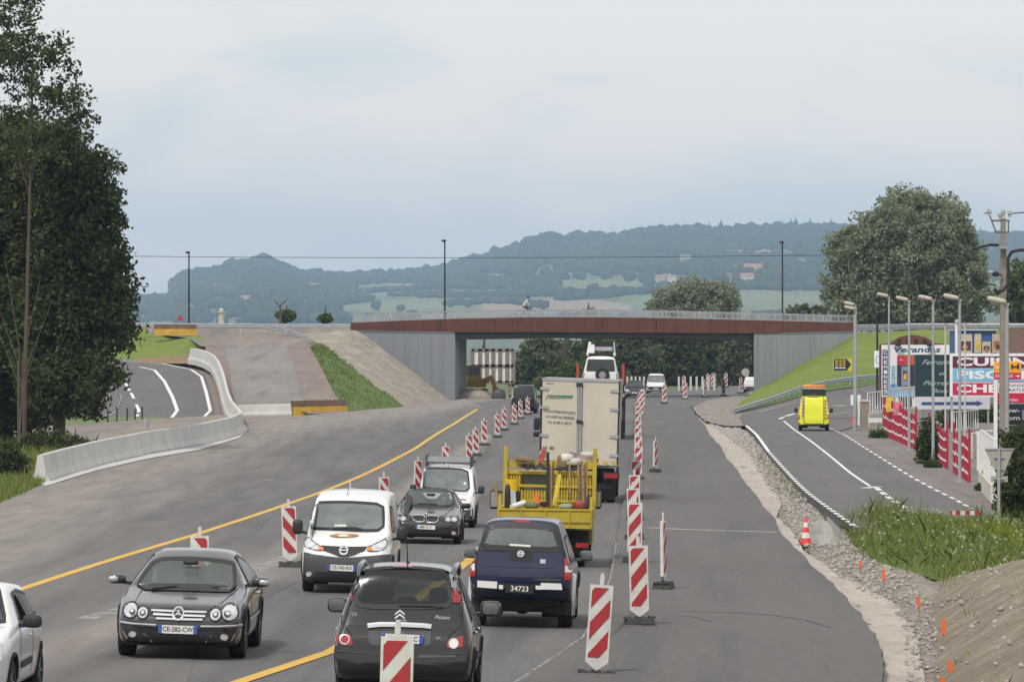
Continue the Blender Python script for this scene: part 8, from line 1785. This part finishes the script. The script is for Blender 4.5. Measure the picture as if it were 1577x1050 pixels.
# ================================================================ buildings behind the boards
Y = 400.0; t = empty('showroom', P(1508, 560, Y)); tag(t, 'blue fronted showroom with posters on its wall', 'building'); bl0 = t.location; z_ = lambda y: P(0, y, Y).z - bl0.z
x_ = lambda x: P(x, 0, Y).x - bl0.x
MB(M('blue wall', (.03, .1, .27), .6, var=.1)).prism([(x_(1476), 0, -6), (x_(1534), 0, -6), (x_(1534), 0, z_(508)), (x_(1476), 0, z_(508))], (0, 8, 0)).obj('wall', t)
MB(M('pale eaves', (.5, .55, .6), .6)).prism([(x_(1474), -.3, z_(509)), (x_(1536), -.3, z_(509)), (x_(1536), -.3, z_(507)), (x_(1474), -.3, z_(507))], (0, 9, 0)).obj('eaves', t)
m_pc = M('cream poster', (.52, .45, .32), .6, var=.1); m_pp = [M('poster picture dark', (.06, .04, .035), .5, var=.4, scale=3), M('poster picture yellow', (.6, .42, .05), .5, var=.4, scale=3), M('poster picture orange', (.5, .2, .06), .5, var=.5, scale=3)]
for (x0, y0, x1, y1), im in (((1475, 514, 1497, 544), 0), ((1500.5, 513.5, 1511, 543), 1), ((1512.5, 526, 1525.5, 544), 0), ((1528, 514, 1545, 543), 2)):
    pb = MB(m_pc).prism([(x_(x0), -.1, z_(y1)), (x_(x1), -.1, z_(y1)), (x_(x1), -.1, z_(y0)), (x_(x0), -.1, z_(y0))], (0, .08, 0)).obj('poster', t)
    MB(m_pp[im]).prism([(x_(x0 + 2), -.13, z_(y1 - 5)), (x_(x1 - 2), -.13, z_(y1 - 5)), (x_(x1 - 2), -.13, z_(lerp(y0, y1, .38))), (x_(x0 + 2), -.13, z_(lerp(y0, y1, .38)))], (0, .025, 0)).obj('picture', pb)
    MB(m_pp[2 - im]).sup(((x_(x0) + x_(x1)) / 2, -.14, z_(lerp(y0, y1, .68))), (abs(x_(x1) - x_(x0)) * .4, .02, .35), .8, 10, 6).obj('picture_glow', pb)
Y = 396.0; t = empty('tiled_house', P(1600, 560, Y)); tag(t, 'house with brown tiled roof at the right edge behind the pole', 'house'); bl0 = t.location
m_tile = M('brown roof tiles dark', (.13, .075, .052), .85, var=.25, scale=3)
ze, zr = z_(546), z_(509); tx = lambda x: P(x, 0, Y).x - bl0.x
MB(M('dull render', (.4, .36, .3), .8)).box((0, 4, (ze - 6) / 2), (tx(1650) - tx(1552), 7, ze + 6)).obj('wall', t)
rf = MB(m_tile).prism([(tx(1548), -.6, ze), (tx(1660), -.6, ze), (tx(1660), 4, zr), (tx(1548), 4, zr)], (0, .0, .12)).obj('roof', t)
tl_ = MB(m_tile); nrow = 13
for j in range(nrow):
    y0 = -.6 + 4.6 * j / nrow; z0 = ze + (zr - ze) * j / nrow + .13
    for i in range(40): xx = lerp(tx(1548), tx(1660), (i + .5 * (j % 2)) / 40.5); tl_.box((xx + .07, y0 + .16, z0 + .06), (.12, .34, .04), (math.atan2(zr - ze, 4.6), 0, 0))
tag(tl_.obj('roof_tiles', rf), kind='stuff')
# ================================================================ fences and gate
m_red = M('crimson picket paint', (.33, .012, .035), .55, var=.12, scale=3); m_gap = M('pale fence rail', (.6, .57, .55), .6)
def picket(p0, p1, h0, h1, n, label):
    a, c_ = G(*p0, .06), G(*p1, .06); t = empty('picket_panel', a); tag(t, label, 'fence panel', 'red picket panels'); d = c_ - a
    for i in range(n):
        b0_ = d * ((i + .5) / n); hh = lerp(h0, h1, i / max(1, n - 1)) * (1 + .03 * math.sin(i * 2.3)); w_ = .068
        o_ = MB(m_red).prism([b0_ + Vector(q_) for q_ in ((-w_, 0, 0), (w_, 0, 0), (w_, 0, hh - .09), (0, 0, hh), (-w_, 0, hh - .09))], (0, .035, 0)).obj('picket', t)
        for f_ in (.18, .46, .74):
            z_, k_ = hh * f_, .05 * math.sin(i * 1.9); MB(m_gap).prism([b0_ + Vector(q_) for q_ in ((-.1, -.03, z_ + .1 + k_), (-.02, -.03, z_ - .03), (.1, -.03, z_ - .07 - k_), (.1, -.03, z_ + .03 - k_), (-.02, -.03, z_ + .07), (-.1, -.03, z_ + .18 + k_))], (0, .015, 0)).obj('chain_link', o_)
    for e in (0, 1): b0_ = d * e; MB(m_red).box(b0_ + Vector((0, 0, 1.0)), (.09, .09, 2.1)).obj('end_post', t)
picket((1361, 671), (1411, 693), 2.1, 1.7, 12, 'first and longest red picket panel, left of the lamp row')
picket((1431, 706), (1459, 722), 1.75, 1.55, 7, 'second red picket panel, in the middle of the lamp row')
picket((1469, 728), (1493, 743), 1.7, 1.7, 6, 'third red picket panel, nearest the white balustrade')
tag(MB(M('yellow notice', (.65, .42, .05), .6, var=.3, scale=4)).box(G(1370, 675, .06) + Vector((0, -.3, 1.75)), (.42, .03, .75)).obj('notice'), 'yellow notice hung on the first red picket panel', 'notice')
tag(MB(M('pink notice', (.6, .17, .2), .6, var=.3, scale=4)).box(G(1383, 681, .06) + Vector((0, -.3, 1.7)), (.5, .03, .65)).obj('notice'), 'pink red notice hung on the first red picket panel', 'notice')
m_wf = M('white fence paint', (.66, .66, .64), .6, var=.08)
def bars(name, a, c_, h0, hgt, n, label, wall=None, cat='fence', bw=.05):
    t = empty(name, a); tag(t, label, cat); d = c_ - a
    for i in range(n): p = d * (i / (n - 1)); MB(m_wf).box(p + Vector((0, 0, h0 + hgt / 2)), (bw, bw, hgt)).obj('bar', t)
    for z in (h0 + .08, h0 + hgt): MB(m_wf).beam(Vector((0, 0, z)), d + Vector((0, 0, z)), .06, .07).obj('rail', t)
    if wall: MB(wall).beam(Vector((0, 0, h0 / 2 - .1)), d + Vector((0, 0, h0 / 2 - .1)), .22, h0 + .2).obj('low_wall', t)
    return t
m_wall = M('cream garden wall', (.48, .46, .38), .85, var=.15, scale=2)
bars('white_railing', P(1336, 652, 306), P(1416, 640, 318), .5, 1.3, 22, 'white railing on a low cream wall behind the first red panel', m_wall)
t = empty('gate_pillar', P(1331, 662, 292)); tag(t, 'grey stone gate pillar right of the twin lamp post', 'pillar'); MB(m_up).box((0, 0, .75), (.42, .42, 1.7)).obj('shaft', t); MB(m_wall).box((0, 0, 1.65), (.54, .54, .12)).obj('cap', t); MB(m_wf).box((-.3, .1, .9), (.12, .2, 1.3)).obj('gate_stile', t)
b = MB(m_wf); p = P(1346, 655, 300); b.box(p + Vector((0, 0, .3)), (.9, .3, .25)); tag(b.obj('bench'), 'white low bench beside the gate pillar', 'bench')
bars('balustrade', G(1511, 748, .1), G(1531, 772, .1), .55, 1.5, 12, 'white balustrade on a pale wall before the advertising totem', M('pale balustrade wall', (.6, .57, .5), .8, var=.1), 'balustrade', .1)
t = empty('garden_wall', P(1506, 720, 213)); tag(t, 'white panel wall left behind the balustrade', 'wall'); a, c_ = P(1507, 728, 214) - t.location, P(1536, 724, 218) - t.location; MB(m_wf).beam(a + Vector((0, 0, .6)), c_ + Vector((0, 0, .6)), .15, 2.0).obj('panel', t); MB(m_wf).beam(a + Vector((0, 0, 1.65)), c_ + Vector((0, 0, 1.65)), .24, .12).obj('coping', t)
t = empty('stone_wall', P(1492, 700, 240)); tag(t, 'low pale stone wall behind the third red picket panel', 'wall'); a, c_ = P(1494, 712, 232) - t.location, P(1512, 708, 240) - t.location; MB(m_wall).beam(a + Vector((0, 0, .5)), c_ + Vector((0, 0, .5)), .25, 1.6).obj('wall', t)
for i, (x, y, Y, w_, m_, lab) in enumerate([(1450, 640, 330, 1.5, p_white, 'white parked car mostly hidden below the arrow board')]):
    p = P(x, y, Y); p.z = .1; b = MB(m_).sup(p + Vector((0, .5, .6)), (w_, 1.6, .9), .4, 14, 8).use(k_glass).sup(p + Vector((0, .4, 1.0)), (w_ * .7, 1.2, .5), .5, 14, 8); tag(b.obj(['parked_car', 'trailer', 'display_stand'][i], smooth=45), lab, ['car', 'trailer', 'stand'][i])
bars('garden_fence', P(1466, 668, 285), P(1506, 664, 292), .1, 1.1, 12, 'pale garden fence under the right half of the arrow board', None)
# give way sign seen from behind
gp = G(1538, 806); t = empty('give_way_sign', gp); tag(t, 'triangular road sign seen from behind on a grey post, point down', 'road sign'); q_ = lambda x, y: P(x, y, gp.y) - gp
m_sb = M('sign back grey', (.34, .325, .28), .6, var=.1); MB(m_sb).prism([q_(1516.5, 691), q_(1561.5, 691), q_(1559, 696), q_(1546, 730), q_(1540, 735), q_(1535, 731), q_(1519, 696)], (0, .04, 0)).obj('sign_plate', t)
MB(m_galv2).prism([q_(1516, 690), q_(1562, 690), q_(1561, 692.5), q_(1517, 692.5)], (0, -.03, 0)).obj('plate_rim', t); MB(m_sb).prism([q_(1526, 733), q_(1552, 733), q_(1552, 742), q_(1526, 742)], (0, .03, 0)).obj('supplementary_plate', t); MB(m_galv2).cyl((0, -.05, -.4), q_(1538, 690) + Vector((0, -.05, 0)), .045, None, 10).obj('post', t)
for y in (704, 722, 737): MB(m_galv2).box(q_(1538, y) + Vector((0, -.03, 0)), (.3, .05, .04)).obj('clamp', t)
# ================================================================ small things on the verge
m_or = M('fluorescent orange', (.8, .13, .02), .6, var=.08); m_stk = M('raw stake wood', (.3, .23, .15), .85, var=.2)
SK = [(1325, 885, 863, 'orange topped stake farthest up the rubble strip'), (1361, 908, 877, 'leaning orange topped stake at the rubble hump'), (1416, 950, 918, 'orange topped stake where the pale grit widens'), (1452, 1001, 952, 'tall orange topped stake at the foot of the dirt mound'), (1466, 1056, 1017, 'orange stake on the lower dirt mound edge'), (1453, 1074, 1042, 'orange stake cut by the lower edge of the view'), (1327, 826, 815, 'tiny orange stake at the edge of the weeds')]
for px, yb, yt, lab in SK:
    b0_ = G(px, yb, -.12); h_ = (yb - yt) * b0_.y / F; t = empty('marker_stake', b0_); tag(t, lab, 'stake', 'orange marker stakes'); tl2 = rng.uniform(-.08, .12)
    MB(m_stk).beam((0, 0, -.1), (tl2 * .5 * h_, 0, h_ * .55), .035, .035).obj('stake', t); MB(m_or).beam((tl2 * .5 * h_, 0, h_ * .5), (tl2 * h_, 0, h_ * 1.0), .055, .055).obj('painted_top', t)
cp = G(1241, 840, -.12); t = empty('traffic_cone', cp); tag(t, 'red and white traffic cone on the rubble strip', 'traffic cone'); hk = 45 * cp.y / F / .75
m_cr = M('cone red', (.72, .06, .045), .5, var=.1); m_cw = M('cone white', (.7, .68, .64), .5, var=.1)
for z0, z1, m_ in ((.03, .2, m_cr), (.2, .34, m_cw), (.34, .48, m_cr), (.48, .6, m_cw), (.6, .75, m_cr)):
    rz_ = lambda z: (.155 - .155 * z / .86) * hk; MB(m_).lathe([(rz_(z0), z0 * hk), (rz_(z1), z1 * hk)] + ([(0, z1 * hk)] if z1 > .7 else []), (0, 0, 0), 'z', 18).obj('cone_band', t, smooth=40)
MB(k_foot).box((0, 0, .015 * hk), (.42 * hk, .42 * hk, .04)).obj('base', t)
sp_ = G(1270, 833, -.12); b = MB(layered('grey sand', (.27, .265, .24), [((.36, .35, .32), 3, (1, .4, 1), .42, .62, .8), ((.19, .185, .17), 5, (1, .4, 1), .5, .68, .7)], bump=.6, bscale=14)); rows2 = []
for r_, z in ((1.0, -.05), (.8, .12), (.5, .4), (.22, .62), (.0, .68)):
    rows2.append([sp_ + Vector((math.cos(a) * r_ * .62 * (1 + .1 * math.sin(3 * a)), math.sin(a) * r_ * 2.2, z * .9 * (1 + .25 * noise.noise(Vector((math.cos(a) * 2, math.sin(a) * 2, r_ * 4)))))) for a in np.linspace(0, 2 * math.pi, 25)])
b.grid(rows2); tag(b.obj('sand_heap', smooth=60), 'small heap of grey sand behind the traffic cone', 'heap')
for px, py, w_, lab, rz in ((1490, 834, .62, 'red and white barrier board lying in the weeds, right one', .1), (1474, 830, .4, 'red and white barrier board lying in the weeds, left one', -.15)):
    p = G(px, py); p.z = hump(p.x, p.y) + .42; t = empty('barrier_board', p, rz); tag(t, lab, 'barrier board', 'red and white boards in the weeds')
    for i in range(5): MB(k_bred if i % 2 == 0 else k_bwhite).box(((i - 2) * w_ / 5, 0, 0), (w_ / 5 - .002, .03, .11), (0, .06, 0)).obj('board_band', t)
p = G(1205, 690, 0); tag(MB(m_concrete).box(p, (.5, 1.5, .2), (0, .1, .3)).obj('kerb_stone'), 'loose kerb stone at the edge of the side road', 'kerb stone')
tag(MB(M('dirty white sheet', (.55, .58, .56), .7, var=.15)).box(P(208, 674, 262) + Vector((0, 0, .1)), (1.25, .8, .3), (0, .05, .1)).obj('white_crate'), 'pale grey crate lying behind the barrier wall', 'crate')
# green metal fence under the left trees, small posts
m_gf = M('green fence metal', (.012, .05, .045), .6, var=.1); t = empty('green_fence', P(50, 656, 322)); tag(t, 'dark green metal fence in the shade of the left trees', 'fence')
for i in range(15): p = P(lerp(42, 118, i / 14), lerp(656, 650, i / 14), 322) - t.location; MB(m_gf).box(p + Vector((0, 0, .55)), (.12, .06, 1.5)).obj('post', t)
for z in (.4, 1.15): MB(m_gf).beam(P(42, 656, 322) - t.location + Vector((0, .05, z)), P(118, 650, 322) - t.location + Vector((0, .05, z)), .04, .06).obj('rail', t)
for i, (x, y, h_) in enumerate([(166, 651, 20), (180, 650, 24), (196, 650, 22), (208, 650, 20), (219, 648, 22), (225, 658, 14)]):
    p = P(x, y, 300 if i < 5 else 270); tag(MB(m_darksteel if i < 5 else m_galv2).cyl(p + Vector((0, 0, -.3)), p + Vector((0, 0, h_ * p.y / F)), .045 if i < 5 else .12, None, 8).obj('bollard'), ['thin dark post farthest left on the forecourt', 'thin dark post second on the forecourt', 'thin dark post third on the forecourt', 'thin dark post fourth on the forecourt', 'thin dark post at the dashed line of the left road', 'stout grey bollard on the forecourt'][i], 'post', 'posts on the left forecourt')
# little white column and red sign on the left approach
p = P(341, 497, 460); t = empty('white_column', p); tag(t, 'small white stone column behind the left approach guardrail', 'column'); MB(m_wall).cyl((0, 0, -.5), (0, 0, .9), .28, .24, 10).sup((0, 0, 1.1), (.42, .42, .4), .9, 10, 6).box((0, 0, .95), (.66, .66, .08)).obj('shaft', t)
p = P(278, 499, 460); t = empty('red_sign', p); tag(t, 'small red triangular sign on the left approach', 'road sign'); MB(m_galv2).cyl((0, 0, -.6), (0, 0, .5), .04).obj('post', t); MB(k_bred).prism([(-.3, -.05, .3), (.3, -.05, .3), (0, -.05, .85)], (0, .04, 0)).obj('sign_plate', t)
# far posts beside the road beyond the bridge
for i in range(12):
    x = lerp(1000, 1100, i / 11) if i > 4 else lerp(966, 998, i / 5); y = lerp(598, 601, (i % 5) / 5); p = P(x, 602, 515); tag(MB(M('pale concrete post', (.5, .5, .47), .7)).box(p + Vector((0, 0, .6)), (.2, .16, 1.7)).obj('roadside_post'), 'pale roadside post beyond the bridge, ' + ['first', 'second', 'third', 'fourth', 'fifth', 'sixth', 'seventh', 'eighth', 'ninth', 'tenth', 'eleventh', 'last'][i] + ' from the left', 'post', 'pale posts beyond the bridge')
# cyclist on the bridge
Yc = BY(810) + 2.0; p = P(810, 490, Yc); p.z += .05; t = empty('bicycle', p); tag(t, 'bicycle ridden across the bridge', 'bicycle')
for x in (-.52, .52): w_ = MB(k_rubber).tube([(x + .33 * math.cos(a), 0, .34 + .33 * math.sin(a)) for a in np.linspace(0, 6.283, 21)], .02, 5).obj('wheel', t); MB(k_chrome).beam((x - .3, 0, .34), (x + .3, 0, .34), .01, .01).beam((x, 0, .04), (x, 0, .64), .01, .01).obj('spokes', w_)
MB(k_grey).tube([(-.52, 0, .34), (-.12, 0, .32), (.36, 0, .82), (-.2, 0, .86), (-.12, 0, .32)], .022, 6).tube([(.52, 0, .34), (.36, 0, .82), (.34, 0, 1.0)], .02, 6).obj('frame', t); MB(k_plastic).sup((-.22, 0, .93), (.26, .14, .07), .7, 10, 6).obj('saddle', t); MB(k_plastic).cyl((.34, -.25, 1.0), (.34, .25, 1.0), .016).obj('handlebar', t)
t = empty('person', p); tag(t, 'cyclist with blue helmet and pale top crossing the bridge', 'person')
nd = [((-.2, 0, .98), (.13, .14)), ((-.08, 0, 1.25), (.13, .15)), ((.06, 0, 1.45), (.11, .15)), ((.13, 0, 1.54), (.055, .055)), ((.18, 0, 1.62), (.08, .08)), ((.2, 0, 1.74), (.08, .08))]; ed = [(0, 1), (1, 2), (2, 3), (3, 4), (4, 5)]
for sy, fz_, kx in ((-.1, .3, .16), (.1, .5, .2)):
    k_ = len(nd); nd += [((-.16, sy, .92), .09), ((kx, sy, .78 + (.1 if sy > 0 else 0)), .07), ((-.08, sy, fz_), .045), ((.06, sy, fz_ - .06), .035)]; ed += [(0, k_), (k_, k_ + 1), (k_ + 1, k_ + 2), (k_ + 2, k_ + 3)]
for sy in (-.17, .17): k_ = len(nd); nd += [((.06, sy, 1.42), .06), ((.2, sy * 1.2, 1.18), .045), ((.34, sy * 1.2, 1.02), .035)]; ed += [(2, k_), (k_, k_ + 1), (k_ + 1, k_ + 2)]
o = skinned('body', nd, ed, [M('pale cycling top', (.5, .48, .46), .8), k_skin, k_plastic], t, 1); o.data.polygons.foreach_set('material_index', [1 if (q_.center.z > 1.5 or q_.center.z < .6) else (2 if q_.center.z < 1.0 else 0) for q_ in o.data.polygons])
MB(M('blue helmet', (.02, .05, .5), .4)).sup((.19, 0, 1.78), (.3, .24, .2), .8, 14, 8).obj('helmet', t, smooth=60)
